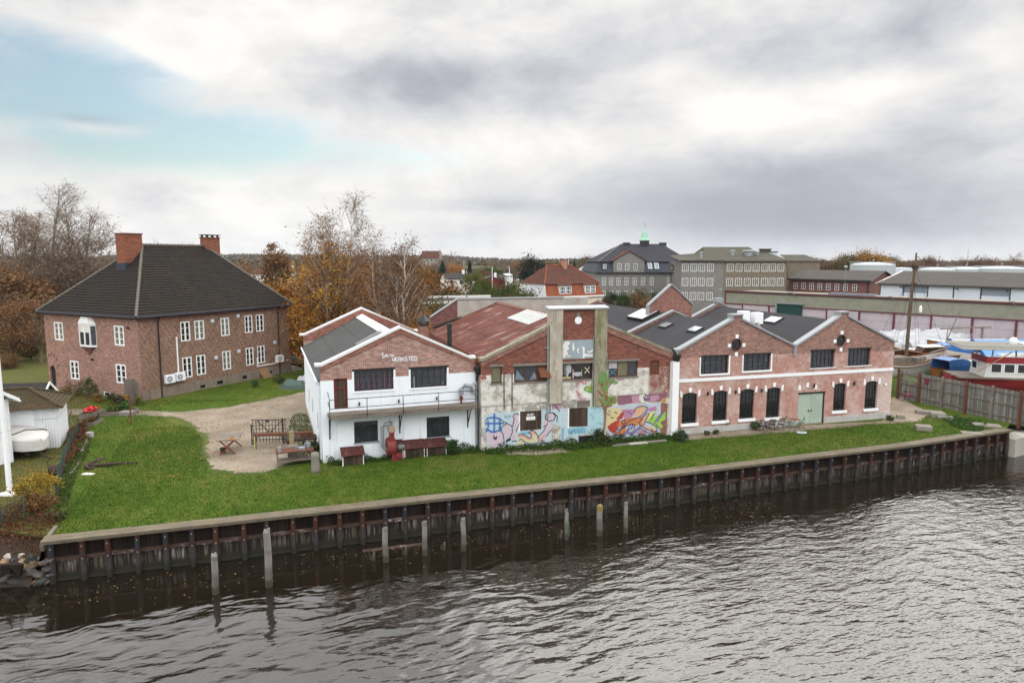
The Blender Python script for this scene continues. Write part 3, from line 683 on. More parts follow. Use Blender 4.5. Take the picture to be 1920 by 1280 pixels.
patch('gravel_path', gp((1286, 824), (1390, 816), (1490, 808), (1560, 802), (1640, 795), (1720, 790), (1742, 778), (1722, 764), (1700, 752), (1690, 745), (1672, 745), (1655, 790), (1500, 798), (1280, 815)), M['gravel'], z=0.007, inset=0.5)
fp = patch('dirt_ground', gp((945, 850), (985, 842), (1050, 838), (1062, 846), (1000, 852)), M['gravel'], z=0.006, inset=0.4)

# the quay: plank cap, tarred planking, waling, piles, fascia behind
quay = thing('timber_quay', 'long tarred timber quay with plank cap and row of piles along the river', 'quay', (0, 0, 0))
def ribbon(d0, d1, off0, off1, z0, z1, mb):
 ds = [d0]; acc = 0
 for a, b in zip(QP, QP[1:]):
  acc += (b - a).length
  if d0 < acc < d1: ds.append(acc)
 ds.append(d1)
 for x, y in zip(ds, ds[1:]):
  a, e = qpoint(x + 1e-5); b, _ = qpoint(y - 1e-5)
  k = mb.pts([p + QN * o + V3((0, 0, z)) for p in (a, b) for o, z in ((off0, z0), (off1, z0), (off1, z1), (off0, z1))])
  for q in ((0, 1, 2, 3), (7, 6, 5, 4), (0, 4, 5, 1), (1, 5, 6, 2), (2, 6, 7, 3), (3, 7, 4, 0)): mb.f.append(tuple(k + i for i in q))
cap = MB(); random.seed(5)
for k in range(4):
 o0 = 0.0 + k * 0.195; d = random.uniform(-3, 0)
 while d < QL:
  L = random.uniform(4, 6.5); a, b = max(0, d), min(QL, d + L - 0.02)
  if b > a: ribbon(a, b, o0, o0 + 0.184, 0.02, 0.10 + random.uniform(-0.006, 0.008), cap)
  d += L
ribbon(0, QL, 0.03, 0.11, -0.07, 0.018, cap)
cap.build('plank_cap', M['cap'], quay)
b = MB(); ribbon(0, QL, 0.50, 0.62, -1.02, 0.0, b); b.build('dry_planking', M['tar'], quay)
b = MB(); ribbon(0, QL, 0.44, 0.54, -2.6, -1.02, b); b.build('wet_planking', M['tide'], quay)
b = MB(); ribbon(0, QL, 0.30, 0.46, -1.02, -0.86, b); b.build('waling', M['wale'], quay)
b = MB(); ribbon(0, QL, 0.28, 0.44, -1.98, -1.82, b); b.build('water_ledge', M['tide'], quay)
NP = 54
pm = None
for i in range(NP):
 d = 0.35 + i * (QL - 0.7) / (NP - 1) + random.uniform(-0.10, 0.10) * (0 < i < NP - 1)
 p, e = qpoint(min(max(d, 0.05), QL - 0.05)); p = p + QN * 0.20
 r = random.uniform(0.115, 0.145); lean = random.uniform(-0.03, 0.03)
 mb = MB(); z = [-2.7, -1.5, -0.6, 0.015]
 mb.tube([p + e * (lean * (zz / -2.7)) + V3((0, 0, zz)) + QN * random.uniform(-.012, .012) for zz in z], [r * 1.08, r * 1.05, r, r * 0.96], 8)
 o = mb.build('pile', M['pile'], quay)
 bt = MB()
 for zz in (-0.32, -0.92): bt.bar(p - QN * (r - 0.01) + V3((0, 0, zz)), p - QN * (r + 0.035) + V3((0, 0, zz)), 0.05)
 bt.build('bolt', M['zinc'], o)
e0 = MB(); a, e = qpoint(0.0)                   # end face of the quay and board running inland
e0.bar(a + V3((0.02, 0.12, -0.06)), a + V3((-0.02, 0.2, -0.34)), 0.16, 0.2); e0.bar(a + V3((0.12, 0.5, -0.95)), a + V3((-0.05, 0.4, -1.05)), 0.22, 0.16); e0.build('beam_end', M['cap'], quay)
e1 = MB(); e1.bar(G(86, 1011, .05), G(105, 986, .05), 0.16, 0.1); e1.bar(a + QN * 0.62 + V3((0.05, 0, -0.75)), a + QN * 3.2 + V3((0, 0, -0.75)), 0.1, 1.25); e1.build('end_board', M['old_wood'], quay)

# free standing old piles in the river
for u, v0, v1, r, lab in ((405, 1036, 1112, .15, 'square pale mooring pile with mossy top standing furthest left in the river'), (505, 990, 1098, .17, 'tallest split mooring pile with dark foot standing in the river'),
  (723, 988, 1052, .15, 'bleached mooring pile where a floating beam crosses in front of the quay'), (797, 976, 1040, .14, 'bleached mooring pile at the right end of the floating beam'), (869, 970, 1031, .14, 'white bleached mooring pile just right of the floating beam'),
  (1062, 953, 1011, .11, 'thin eroded mooring pile with green rope in front of the graffiti building'), (1124, 946, 1003, .17, 'thick mooring pile with yellow lichen on its top'), (1173, 940, 998, .12, 'slim white mooring pile furthest right in the river')):
 p = G(u, v1, WATER_Z); h = (CAMH - (G(u, v0, WATER_Z) - p).length * 0) ; D = p.y
 top = CAMH + ray(u, v0).z * (D / ray(u, v0).y); t0 = thing('mooring_pile', lab, 'mooring pile', (p.x, p.y, WATER_Z), 0, 'old mooring piles in the river')
 mb = MB(); H = top - WATER_Z; n = 9
 for sgn in range(1): mb.tube([(random.uniform(-.02, .02), random.uniform(-.02, .02), z) for z in (-0.7, 0.3, H * .5, H * .8, H * .94)] + [(0.02, 0, H * .97)], [r * 1.05, r, r * .97, r * .93, r * .9, r * .6], n)
 mb.tube([(r * .35, r * .2, H * .7), (r * .4, r * .2, H)], [r * .5, r * .35], 5); mb.tube([(-r * .4, -r * .1, H * .7), (-r * .42, -r * .1, H * .985)], [r * .5, r * .4], 5)
 o = mb.build('shaft', M['mooring'], t0)
 o.location.z = 0
 if u == 1062: MB().tube([(r * 1.05 * cos(k * .9), r * 1.05 * sin(k * .9), 0.75 + k * 0.012) for k in range(22)] + [(r * 1.3, -.1, .5), (r, -.15, .25)], 0.018, 5).build('rope', M['green_metal'], t0)
 if u == 1124: MB().lathe([(r * 1.02, H * .8), (r * 1.0, H * .95), (r * .7, H * 1.0)], n=9).build('lichen_cap', paint('yellow_lichen', (0.19, 0.145, 0.045), 0.9, .4, 6), t0)
fb = MB(); a = G(680, 1033, WATER_Z); c = G(800, 1019, WATER_Z); fb.tube([a + V3((0, 0, .0)), c + V3((0, 0, .0))], 0.09, 7)
tag(fb.build('floating_beam', M['wale']), 'dark waterlogged beam floating in front of the quay between two piles', 'beam')
for u, v, lab in ((700, 1050, 'rotten pile stump just above the water left of the floating beam pile'), (760, 1038, 'rotten pile stump between the two piles of the floating beam'), (832, 1030, 'hooked iron stump in the water between two white piles'), (1052, 1008, 'rotten stump beside the thin roped pile')):
 p = G(u, v, WATER_Z); s = MB(); s.tube([(0, 0, -.5), (0.02, 0, .2), (.05, .02, .42)], [.1, .09, .04], 6); s.tube([(-.14, .05, -.4), (-.13, .05, .25)], [.07, .03], 5)
 o = s.build('pile_stump', M['mooring']); o.location = p; tag(o, lab, 'stump')
# fallen leaves drifting by the quay
vs = []; fs = []; nr = np.random.RandomState(4)
for i in range(380):
 d = nr.uniform(0, QL * 0.62); off = -abs(nr.normal(0, 1.7)) - 0.1; p, e = qpoint(d); p = p + QN * off; s = nr.uniform(.018, .04); a = nr.uniform(0, 6.28)
 k = len(vs); vs += [(p.x + s * cos(a + j * pi / 2) * (1 if j % 2 else 1.6), p.y + s * sin(a + j * pi / 2), WATER_Z + 0.012) for j in range(4)]; fs.append((k, k + 1, k + 2, k + 3))
o = raw('drifting_leaves', vs, fs, M['leaf']); o.color = (0.26, 0.17, 0.05, 1); kind(o, 'stuff'); o['label'] = 'yellow fallen leaves drifting on the dark river beside the quay'; o['category'] = 'leaves'

# rocks of the bank
def rock_mesh(seed):
 bm = bmesh.new(); bmesh.ops.create_icosphere(bm, subdivisions=2, radius=0.5); r = random.Random(seed)
 sc = V3((r.uniform(.9, 1.3), r.uniform(.7, 1.0), r.uniform(.55, .85))); pl = [(V3((r.gauss(0, 1), r.gauss(0, 1), r.gauss(0, 1))).normalized(), r.uniform(.20, .38)) for _ in range(11)]
 for v in bm.verts:
  for n, d in pl:
   k = v.co.dot(n) - d
   if k > 0: v.co -= n * k
  v.co = V3((v.co.x * sc.x, v.co.y * sc.y, v.co.z * sc.z)) * (1 + 0.12 * MN.noise(v.co * 3 + V3((seed, 0, 0))))
 me = bpy.data.meshes.new('rock'); bm.to_mesh(me); bm.free(); me.materials.append(M['rock']); return me
rocks = [rock_mesh(i) for i in range(8)]
random.seed(11)
GREY = (0.085, 0.08, 0.072); DK = (0.045, 0.045, 0.042); TAN = (0.26, 0.175, 0.105); PAL = (0.36, 0.33, 0.30)
big = [(45, 1055, .95, TAN, 'flat orange tan boulder near the top of the rock bank'), (262 / 4.92, 1047, .75, DK, 'dark slanted boulder beside the quay at the top of the rock bank'), (52, 1071, 1.05, GREY, 'large square grey boulder in the middle of the rock bank'), (27, 1070, .6, DK, 'small dark boulder between old beams on the rock bank'),
       (72, 1077, .75, GREY, 'grey boulder leaning on the first quay pile'), (24, 1086, .95, DK, 'large dark wet boulder near the waterline left of the quay'), (76, 1088, .8, DK, 'dark wet boulder at the foot of the first quay pile'), (57, 1059, .85, (.15, .11, .075), 'long brown slab of rock below the tan boulder'),
       (36, 1040, .42, PAL, 'small white stone on top of the rock bank'), (11, 1042, .45, PAL, 'pale rounded stone at the left picture edge on top of the bank'), (3, 1052, .5, TAN, 'orange stone cut by the left edge of the picture'), (85, 1066, .6, DK, 'narrow dark rock wedged behind the first quay pile'), (10, 1080, .7, GREY, 'grey rock at the left edge just above the water')]
def put_rock(u, v, s, c, lab, grp=None):
 vt = (v - 1040) / 55.0; z = -0.55 - 1.4 * max(0, vt); p = G(u, v, z); o = bpy.data.objects.new('rock', random.choice(rocks)); COL.objects.link(o)
 o.location = p + V3((0, .1, -.06)); o.scale = (s, s, s * .9); o.rotation_euler = (random.uniform(-.4, .4), random.uniform(-.4, .4), random.uniform(0, 6.3)); o.color = (*c, 1); tag(o, lab, 'rock', grp)
for b in big: put_rock(*b)
for i in range(46):
 u = random.uniform(-60, 92); v = random.uniform(1046, 1097)
 put_rock(u, v, random.uniform(.22, .5), random.choice((GREY, DK, DK, (.11, .085, .06), (.2, .11, .07), GREY)), 'small loose rock filling the gaps of the stone bank beside the quay', 'small rocks of the bank')
for a, b, lab in (((-30, 1062), (38, 1060), 'upper old dark beam laid along the rock bank'), ((-30, 1072), (22, 1070), 'lower old dark beam laid along the rock bank'), ((38, 1057), (36, 1078), 'short upright dark post in the rock bank')):
 za = -0.55 - 1.4 * (a[1] - 1040) / 55 + .15; zb = -0.55 - 1.4 * (b[1] - 1040) / 55 + .15
 tag(MB().bar(G(*a, za), G(*b, zb), .2).build('bank_beam', M['tar']), lab, 'beam')
o = MB().slab([G(-60, 1103, -1.97), G(55, 1097, -1.97), G(48, 1089, -1.9), G(-60, 1094, -1.9)], .3).build('shore', M['soil']); kind(o, 'structure')

# lawn blades: one sheet of countless blades near the camera
def blades(n, seed):
 r = np.random.RandomState(seed); out = []
 A = np.array([(q.x, q.y) for q in inner]);
 u = r.uniform(0, QL, n); dd = np.abs(r.uniform(0, 1, n)) ** 1.2 * 22 + 0.42
 cum = np.concatenate([[0], np.cumsum([(b - a).length for a, b in zip(QP, QP[1:])])])
 x = np.interp(u, cum, [p.x for p in QP]) + QN.x * dd; y = np.interp(u, cum, [p.y for p in QP]) + QN.y * dd
 x2 = r.uniform(-42, -19.5, n // 3); y2 = r.uniform(31.4, 62, n // 3); x = np.concatenate([x, x2]); y = np.concatenate([y, y2]); n = len(x)
 ok = np.ones(n, bool)
 ok &= ~((x < -21.9) & (y < 31.9))
 for f, ang, w in (((-12.07, 42.39), 20, 10.4), ((-12.07, 42.39), 16.18, 45)):
  a = RAD(ang); lx = (x - f[0]) * cos(a) + (y - f[1]) * sin(a); ly = -(x - f[0]) * sin(a) + (y - f[1]) * cos(a); ok &= ~((lx > -.05) & (lx < w) & (ly > 0.05))
 def inside(poly):
  ins = np.zeros(n, bool)
  for a, b in zip(poly, poly[1:] + poly[:1]):
   c = (a[1] > y) != (b[1] > y); ins ^= c & (x < (b[0] - a[0]) * (y - a[1]) / (b[1] - a[1] + 1e-12) + a[0])
  return ins
 ok &= ~(inside(gp((362, 803), (380, 824), (378, 850), (396, 876), (436, 886), (500, 882), (560, 864), (600, 856), (640, 800), (600, 742), (300, 760), (310, 790))) & (r.rand(n) > .06))
 ok &= ~(inside(gp((1290, 822), (1390, 814), (1490, 806), (1640, 793), (1720, 788), (1740, 778), (1722, 764), (1690, 735), (1655, 780), (1280, 815))) & (r.rand(n) > .04))
 ok &= x > -50
 x = x[ok]; y = y[ok]; n = len(x); h = r.uniform(.035, .10, n) * (1 + .5 * (r.rand(n) > .93)); a = r.uniform(0, 6.28, n); w = r.uniform(.012, .028, n); lx = r.normal(0, .035, n); ly = r.normal(0, .035, n)
 v = np.zeros((n, 3, 3), np.float32); v[:, 0] = np.stack([x - np.cos(a) * w, y - np.sin(a) * w, np.full(n, -.01)], 1); v[:, 1] = np.stack([x + np.cos(a) * w, y + np.sin(a) * w, np.full(n, -.01)], 1); v[:, 2] = np.stack([x + lx, y + ly, h], 1)
 return v.reshape(-1, 3), np.arange(3 * n).reshape(-1, 3)
o = raw('grass', *blades(190000, 2), M['blades']); kind(o, 'stuff'); o['label'] = 'short green lawn between the buildings and the timber quay'; o['category'] = 'grass'
# ------------------------------------------------------------------ shared building parts
def rectpoly(x0, z0, x1, z1): return [(x0, z0), (x1, z0), (x1, z1), (x0, z1)]
def archpoly(x0, z0, x1, z1, rise):
 n = 6; return [(x0, z0), (x1, z0)] + [(x1 - (x1 - x0) * k / n, z1 - rise + rise * (1 - (2 * k / n - 1) ** 2)) for k in range(n + 1)]
def window(par, Mx, x0, z0, x1, z1, y=0.12, cols=3, rows=3, frame='black', pane='glass', fw=0.06, bw=0.03, fd=0.07, outline=None, curtain=False, mull=(), name='window'):
 mb = MB(Mx); zc = z1
 mb.box(x0, x0 + fw, y, y + fd, z0, z1); mb.box(x1 - fw, x1, y, y + fd, z0, z1)
 mb.box(x0 + fw, x1 - fw, y, y + fd, z0, z0 + fw); mb.box(x0 + fw, x1 - fw, y, y + fd, z1 - fw, z1)
 for i in range(1, cols):
  x = x0 + (x1 - x0) * i / cols; ww = fw * .75 if i in mull else bw / 2; mb.box(x - ww, x + ww, y + .008, y + fd - .008, z0 + fw, z1 - fw)
 for j in range(1, rows): z = z0 + (z1 - z0) * j / rows; mb.box(x0 + fw, x1 - fw, y + .014, y + fd - .014, z - bw / 2, z + bw / 2)
 o = mb.build(name, M[frame], par)
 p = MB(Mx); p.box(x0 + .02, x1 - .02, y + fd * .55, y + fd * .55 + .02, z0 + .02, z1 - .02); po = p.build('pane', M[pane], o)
 if curtain:
  c = MB(Mx); k = 8
  for a, b in ((x0 + fw, x0 + fw + (x1 - x0) * .26), (x1 - fw - (x1 - x0) * .26, x1 - fw)): c.box(a, b, y + fd * .55 - .006, y + fd * .55 - .002, z0 + fw, z1 - fw)
 return o
def arch_window(par, Mx, x0, z0, x1, z1, rise, y=0.16, cols=4, rows=6, frame='black', pane='glass_black'):
 mb = MB(Mx); fw = .05; out = archpoly(x0, z0, x1, z1, rise); inn = archpoly(x0 + fw, z0 + fw, x1 - fw, z1 - fw, rise)
 n = len(out)
 for yy in (y, y + .06):
  for i in range(n): j = (i + 1) % n; mb.poly([(out[i][0], yy, out[i][1]), (out[j][0], yy, out[j][1]), (inn[j][0], yy, inn[j][1]), (inn[i][0], yy, inn[i][1])])
 for i in range(n): j = (i + 1) % n; mb.poly([(inn[i][0], y, inn[i][1]), (inn[j][0], y, inn[j][1]), (inn[j][0], y + .06, inn[j][1]), (inn[i][0], y + .06, inn[i][1])])
 for i in range(1, cols):
  x = x0 + (x1 - x0) * i / cols; mb.box(x - .014, x + .014, y + .008, y + .05, z0 + fw, z1 - rise * (2 * i / cols - 1) ** 2 - fw)
 for j in range(1, rows): z = z0 + (z1 - rise - z0) * j / (rows - .6); mb.box(x0 + fw, x1 - fw, y + .014, y + .044, z - .014, z + .014)
 o = mb.build('window', M[frame], par); p = MB(Mx); p.prism(out, y + .035, y + .055); p.build('pane', M[pane], o); return o
def coping(mb, pts, y0, y1, th, Mx=None):       # slab following a gable line (x,z) points from y0 to y1
 n = len(pts); up = [(x, z + th) for x, z in pts]
 mb.prism(list(pts) + up[::-1], y0, y1)
def slope(mb, a, b, c, d, th=0.08): mb.slab([a, b, c, d], th)
I4 = Matrix()

# ------------------------------------------------------------------ white workshop
FW = Frame((-12.07, 42.39), 20.0)
wk = fthing('workshop', 'white rendered workshop with red brick gable, plank balcony and lettering on its front', 'building', FW)
WX, WT, ZE, ZA, AX = 10.18, 18.6, 6.10, 8.45, 5.1
R = FW.rect
wu = [R(664, 694, 738, 731), R(770, 690, 838, 725)]; wl = [R(664, 789, 709, 828), R(800, 781, 843, 818)]; dr = R(626, 709, 652, 766)
hol = [rectpoly(*h) for h in wu + wl] + [rectpoly(*dr)]
wm = MB(); gable = [(0, 0), (WX, 0), (WX, ZE + .02), (AX, ZA), (0, ZE + .02)]
wm.sheet(gable, hol, 0, .22)
wm.sheet([(0, 0), (WX, 0), (WX, ZE), (AX, ZA), (0, ZE)], [], .38)
MS = Matrix(((0, 0, 0, 0), (0, 0, 0, 0), (0, 0, 1, 0), (0, 0, 0, 1)))
MSL = Matrix(((0, 1, 0, 0), (-1, 0, 0, WT), (0, 0, 1, 0), (0, 0, 0, 1)))        # left flank: facade x runs from the back to the front
sl = MB(MSL); sh = [rectpoly(WT - 4.1, 1.2, WT - 3.1, 2.5), rectpoly(WT - 2.6, 0.1, WT - 1.6, 2.2), rectpoly(WT - 9.3, 1.3, WT - 8.2, 2.5), rectpoly(WT - 13.3, 1.3, WT - 12.2, 2.5)]
sl.sheet(rectpoly(0, 0, WT, 5.32), sh, 0, .2)
for p in sl.v: pass
k = len(wm.v); wm.v += sl.v; wm.f += [tuple(i + k for i in f) for f in sl.f]
wm.poly([(WX, 0, 0), (WX, WT, 0), (WX, WT, 5.32), (WX, 0, 5.32)])
wm.sheet([(0, 0), (WX, 0), (WX, ZE), (AX, ZA), (0, ZE)], [], WT); wm.sheet([(0, 0), (WX, 0), (WX, ZE), (AX, ZA), (0, ZE)], [], WT - .38)
wm.build('wall', M['workshop'], wk)
for x0, z0, x1, z1 in [(h[0][0], h[0][1], h[1][0], h[2][1]) for h in sh]: window(wk, MSL, x0, z0, x1, z1, .1, 3, 3, 'black', 'glass_black')
pa = MB()
for y0, y1 in ((-.10, .42), (WT - .38, WT + .08)):
 coping(pa, [(-.32, ZE + .16), (0.10, ZE + .16), (AX, ZA + .02), (WX - .35, ZE + .16), (WX + .02, ZE + .16)], y0, y1, .17)
pa.build('coping', M['white_cap'], wk)
cb = MB()                                        # stepped brick courses under the coping, and brick back of the rear gable
for sx in (0, 1):
 q = [(0.0, ZE - .17), (AX, ZA - .29), (AX, ZA - .05), (0.0, ZE + .09)] if sx == 0 else [(WX, ZE - .17), (WX, ZE + .09), (AX, ZA - .05), (AX, ZA - .29)]
 cb.prism([(x, z) for x, z in q], -.07, -.002)
cb.prism([(0, ZE - .25), (WX, ZE - .25), (WX, ZE + .13), (AX, ZA), (0, ZE + .13)], WT - .40, WT - .384)
cb.build('brick_cornice', M['brick_red'], wk)
rf = MB(); ZR0, ZR1 = 5.32, 7.98
rf.slab([(-.15, .40, ZR0 - .05), (-.15, WT - .40, ZR0 - .05), (AX, WT - .40, ZR1), (AX, .40, ZR1)], .1)
rf.slab([(WX, .40, ZR0), (WX, WT - .40, ZR0), (AX, WT - .40, ZR1), (AX, .40, ZR1)], .1)
ro = rf.build('roof', M['grey_roof'], wk)
rc = MB()
kz = (ZR1 - ZR0 + .05) / (AX + .15)
rc.slab([(AX - .55, .44, ZR1 - .55 * kz + .05), (AX - .55, WT - .42, ZR1 - .55 * kz + .05), (AX, WT - .42, ZR1 + .06), (AX, .44, ZR1 + .06)], .06); rc.slab([(AX + .5, .44, ZR1 - .24), (AX + .5, WT - .42, ZR1 - .24), (AX, WT - .42, ZR1 + .06), (AX, .44, ZR1 + .06)], .06)
rc.build('ridge_cap', M['old_white'], ro)
sk = MB(); zz = lambda x: ZR0 - .05 + (x + .15) * kz + .05
sk.slab([(2.9, 2.2, zz(2.9)), (2.9, 5.4, zz(2.9)), (4.75, 5.4, zz(4.75)), (4.75, 2.2, zz(4.75))], .04); so = sk.build('skylight', M['black'], ro)
sk = MB()
for i in range(7): y = 2.25 + i * .51; sk.box(2.9, 2.9 + 1.85 * 1.1, y, y + .18, 0, .03, Matrix.Translation((0, 0, zz(2.9) + .012)) @ Matrix.Translation((2.9, 0, 0)) @ Matrix.Rotation(-math.atan(kz), 4, 'Y') @ Matrix.Translation((-2.9, 0, 0)))
sk.build('glazing_bar', M['coping_grey'], so)
gt = MB(); gt.tube([(-.22, .3, 5.20), (-.22, WT - .3, 5.20)], .07, 6); gt.tube([(-.22, .6, 5.2), (-.10, .25, 4.75), (-.10, .18, 4.2), (-.10, .18, .2)], .05, 6); gt.build('downpipe', M['panel_white'], wk)
for i, (x0, z0, x1, z1) in enumerate(wu):
 o = window(wk, I4, x0, z0, x1, z1, .16, 7 if i == 0 else 6, 3 if i == 0 else 2, 'black', 'glass', .045, .022)
 q = MB(); q.box(x0 - .12, x1 + .12, -.03, .20, z1, z1 + .13); q.build('lintel', M['black'], o)
 q = MB(); q.box(x0 - .1, x1 + .06, -.05, .16, z0 - .13, z0 - .0); q.box(x0 - .13, x0 - .005, -.012, .03, z0, z1 - .01); q.box(x1 + .005, x1 + .13, -.012, .03, z0, z1 - .01); q.build('sill', M['white'], o)
 cl = MB()
 for j in range(7 if i == 0 else 3): xx = x0 + .25 + j * (x1 - x0 - .5) / (6 if i == 0 else 2.) ; cl.box(xx, xx + .03, .142, .15, z0 + .05, z0 + random.uniform(.3, 1.05) * (1 if i == 0 else .3))
 cl.build('bottle', paint('coloured_stems%d' % i, (.25, .08, .10) if i == 0 else (.3, .33, .36), .5, .5, 8), o)
for x0, z0, x1, z1 in wl:
 o = window(wk, I4, x0, z0, x1, z1, .14, 4, 3, 'black', 'glass', .05, .03); q = MB(); q.box(x0 - .05, x1 + .05, -.06, .14, z0 - .09, z0); q.build('sill', M['coping_grey'], o)
x0, z0, x1, z1 = dr
d = MB(); d.box(x0 + .08, x1 - .08, .10, .15, z0 + .04, z1 - .08); do = d.build('door', M['dark_wood'], wk)
q = MB(); q.box(x0, x0 + .08, .02, .16, z0, z1); q.box(x1 - .08, x1, .02, .16, z0, z1); q.box(x0 + .08, x1 - .08, .02, .16, z1 - .08, z1); q.box(x0 + .08, x1 - .08, .06, .16, z1 - .72, z1 - .64); q.box(x0 + .08, x1 - .08, .06, .2, z0, z0 + .05); q.build('door_frame', M['door_red'], do)
# relief panels on the lower wall
q = MB()
for a, b in ((.72, 4.55), (5.2, 9.35)):
 P = [(a, .25), (a, 2.35), (a + .5, 2.78), (b - .5, 2.78), (b, 2.35), (b, .25)]
 for u, v in zip(P, P[1:]): q.bar((u[0], -.006, u[1]), (v[0], -.006, v[1]), .035, .02)
for xx in (4.95, 5.95): q.box(xx, xx + .02, -.012, .01, 3.4, 5.25)
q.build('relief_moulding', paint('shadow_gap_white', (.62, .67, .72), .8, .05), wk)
# balcony
zb = 3.28; by = -1.0
bal = MB(); random.seed(2)
for i in range(4): bal.box(.36, WX - .08, by + i * .25, by + i * .25 + .235, zb - .05, zb + random.uniform(-.004, .004))
bal.box(.36, WX - .08, by - .03, by - .002, zb - .28, zb - .0); bal.box(.36, .40, by, -.01, zb - .24, zb - .052); bal.box(WX - .12, WX - .08, by, -.01, zb - .24, zb - .052)
bo = bal.build('balcony', M['old_wood'], wk)
rl = MB(); xs = [.42, 2.72, 5.02, 7.35, 10.02]
for x in xs: rl.tube([(x, by - .045, zb - .25), (x, by - .045, zb + 1.0)], .025, 5)
for z in (zb + .42, zb + .98): rl.tube([(.42, by - .045, z), (10.02, by - .045, z)], .024, 5)
for x in (.42, 10.02):
 for z in (zb + .42, zb + .98): rl.tube([(x, by - .045, z), (x, -.0, z + (.32 if z > zb + .5 else .25))], .022, 5)
rl.build('railing', M['black'], bo)
br = MB()
for x in (.46, 4.95, 9.62): br.bar((x, -.03, zb - .25), (x, -.03, zb - 1.75), .07); br.bar((x, by + .12, zb - .26), (x, -.05, zb - 1.5), .05); br.bar((x, by, zb - .27), (x, 0, zb - .27), .06); br.nxt()
br.build('bracket', M['black'], bo)
lt = MB()
for x in (2.35, 4.9, 7.45): lt.lathe([(.05, 0), (.06, .1), (.05, .2), (.03, .24)], (x, -.16, zb + .32), 8); lt.bar((x, -.16, zb + .46), (x, 0, zb + .5), .03); lt.nxt()
lt.build('wall_lamp', M['black'], wk)
# lettering
def stroke(mb, pts, w, y=-.03):
 for a, b in zip(pts, pts[1:]): mb.bar((a[0], y, a[1]), (b[0], y, b[1]), .035, w)
GL = {'V': [[(0, 1), (.38, 0), (.76, 1)]], 'E': [[(.6, 1), (0, 1), (0, 0), (.6, 0)], [(0, .52), (.5, .52)]], 'R': [[(0, 0), (0, 1), (.45, 1), (.6, .88), (.6, .68), (.45, .52), (0, .52)], [(.3, .52), (.66, 0)]],
      'K': [[(0, 0), (0, 1)], [(.62, 1), (.05, .48), (.66, 0)]], 'S': [[(.6, .86), (.45, 1), (.15, 1), (0, .84), (.04, .64), (.55, .38), (.6, .18), (.44, 0), (.14, 0), (0, .14)]], 'T': [[(0, 1), (.7, 1)], [(.35, 1), (.35, 0)]], 'D': [[(0, 0), (0, 1), (.35, 1), (.62, .78), (.62, .22), (.35, 0), (0, 0)]]}
lx0, lz0 = FW.front(735, 677.5); lx1, _ = FW.front(783, 676); lh = .24
L = MB(); cx = lx0; word = 'VERKSTED'; adv = (lx1 - lx0) / 8.0
for ch in word:
 for s in GL[ch]: stroke(L, [(cx + q[0] * .27, lz0 + q[1] * lh) for q in s], .05)
 cx += adv
tag_l = L.build('lettering', M['white'], wk)
L = MB(); H = lambda *ps: [FW.front(680 + a / 13.714, 630 + b / 13.714) for a, b in ps]
for s in (((540, 428), (505, 432), (492, 460), (510, 490), (552, 515), (560, 542), (535, 560), (495, 552)), ((585, 465), (592, 545)), ((588, 470), (612, 520), (622, 455)), ((622, 455), (636, 545)), ((660, 490), (655, 525)), ((684, 462), (700, 452)), ((712, 522), (738, 470), (760, 478), (800, 532)), ((748, 500), (792, 490))):
 stroke(L, H(*s), .055)
L.build('handwritten_lettering', M['white'], wk)
# drainage box between the workshop and the ruin
fthing
hp = MB(); hp.lathe([(.11, -.5), (.30, -.02), (.30, .1)], (WX + .12, -.25, 5.62), 4); hp.tube([(WX + .12, -.25, 5.2), (WX + .06, -.1, 4.7)], .09, 6); hp.build('hopper', M['black'], wk)
dp = MB(); dp.tube([(WX + .04, -.12, 4.8), (WX + .04, -.12, .25)], .065, 8); dp.build('downpipe', M['zinc'], wk)
# upper vent elbow
v = MB(); a = FW.front(884, 733); b = FW.front(880, 722); c = FW.front(866, 722); e = FW.front(862, 732)
v.tube([(a[0] + .05, 0, a[1] + .02), (a[0], -.32, a[1] + .04), (b[0], -.34, b[1]), (c[0] + .1, -.34, c[1] + .05), (e[0], -.34, e[1] + .12), (e[0], -.34, e[1] - .22)], [.13, .13, .13, .15, .17, .17], 10)
vo = fthing('vent_pipe', 'galvanised bent vent pipe with red valve on the upper right of the white front', 'pipe', FW)
v.build('elbow', M['zinc'], vo); q = MB(); q.lathe([(.09, -.75), (.06, -.55), (.13, -.5), (.13, -.3), (.06, -.28), (.06, -.1)], (e[0], -.34, e[1] - .05), 8); q.build('valve', M['fan_red'], vo)
# brick chimney and black flue behind the workshop roof
ch = fthing('roof_chimney', 'short brick chimney with black pyramid hood behind the white workshop', 'chimney', FW, 8.45, 8.0, 0)
MB().box(-.30, .30, -.30, .30, 4.6, 7.85).build('stack', M['brick_gable'], ch)
q = MB(); q.box(-.36, .36, -.36, .36, 7.85, 7.95);
for sx in (-1, 1):
 for sy in (-1, 1): q.box(sx * .3 - .04, sx * .3 + .04, sy * .3 - .04, sy * .3 + .04, 7.95, 8.15)
q.lathe([(.6, 8.15), (.5, 8.25), (.03, 8.72), (.03, 8.95)], n=4); q.build('hood', M['black'], ch)

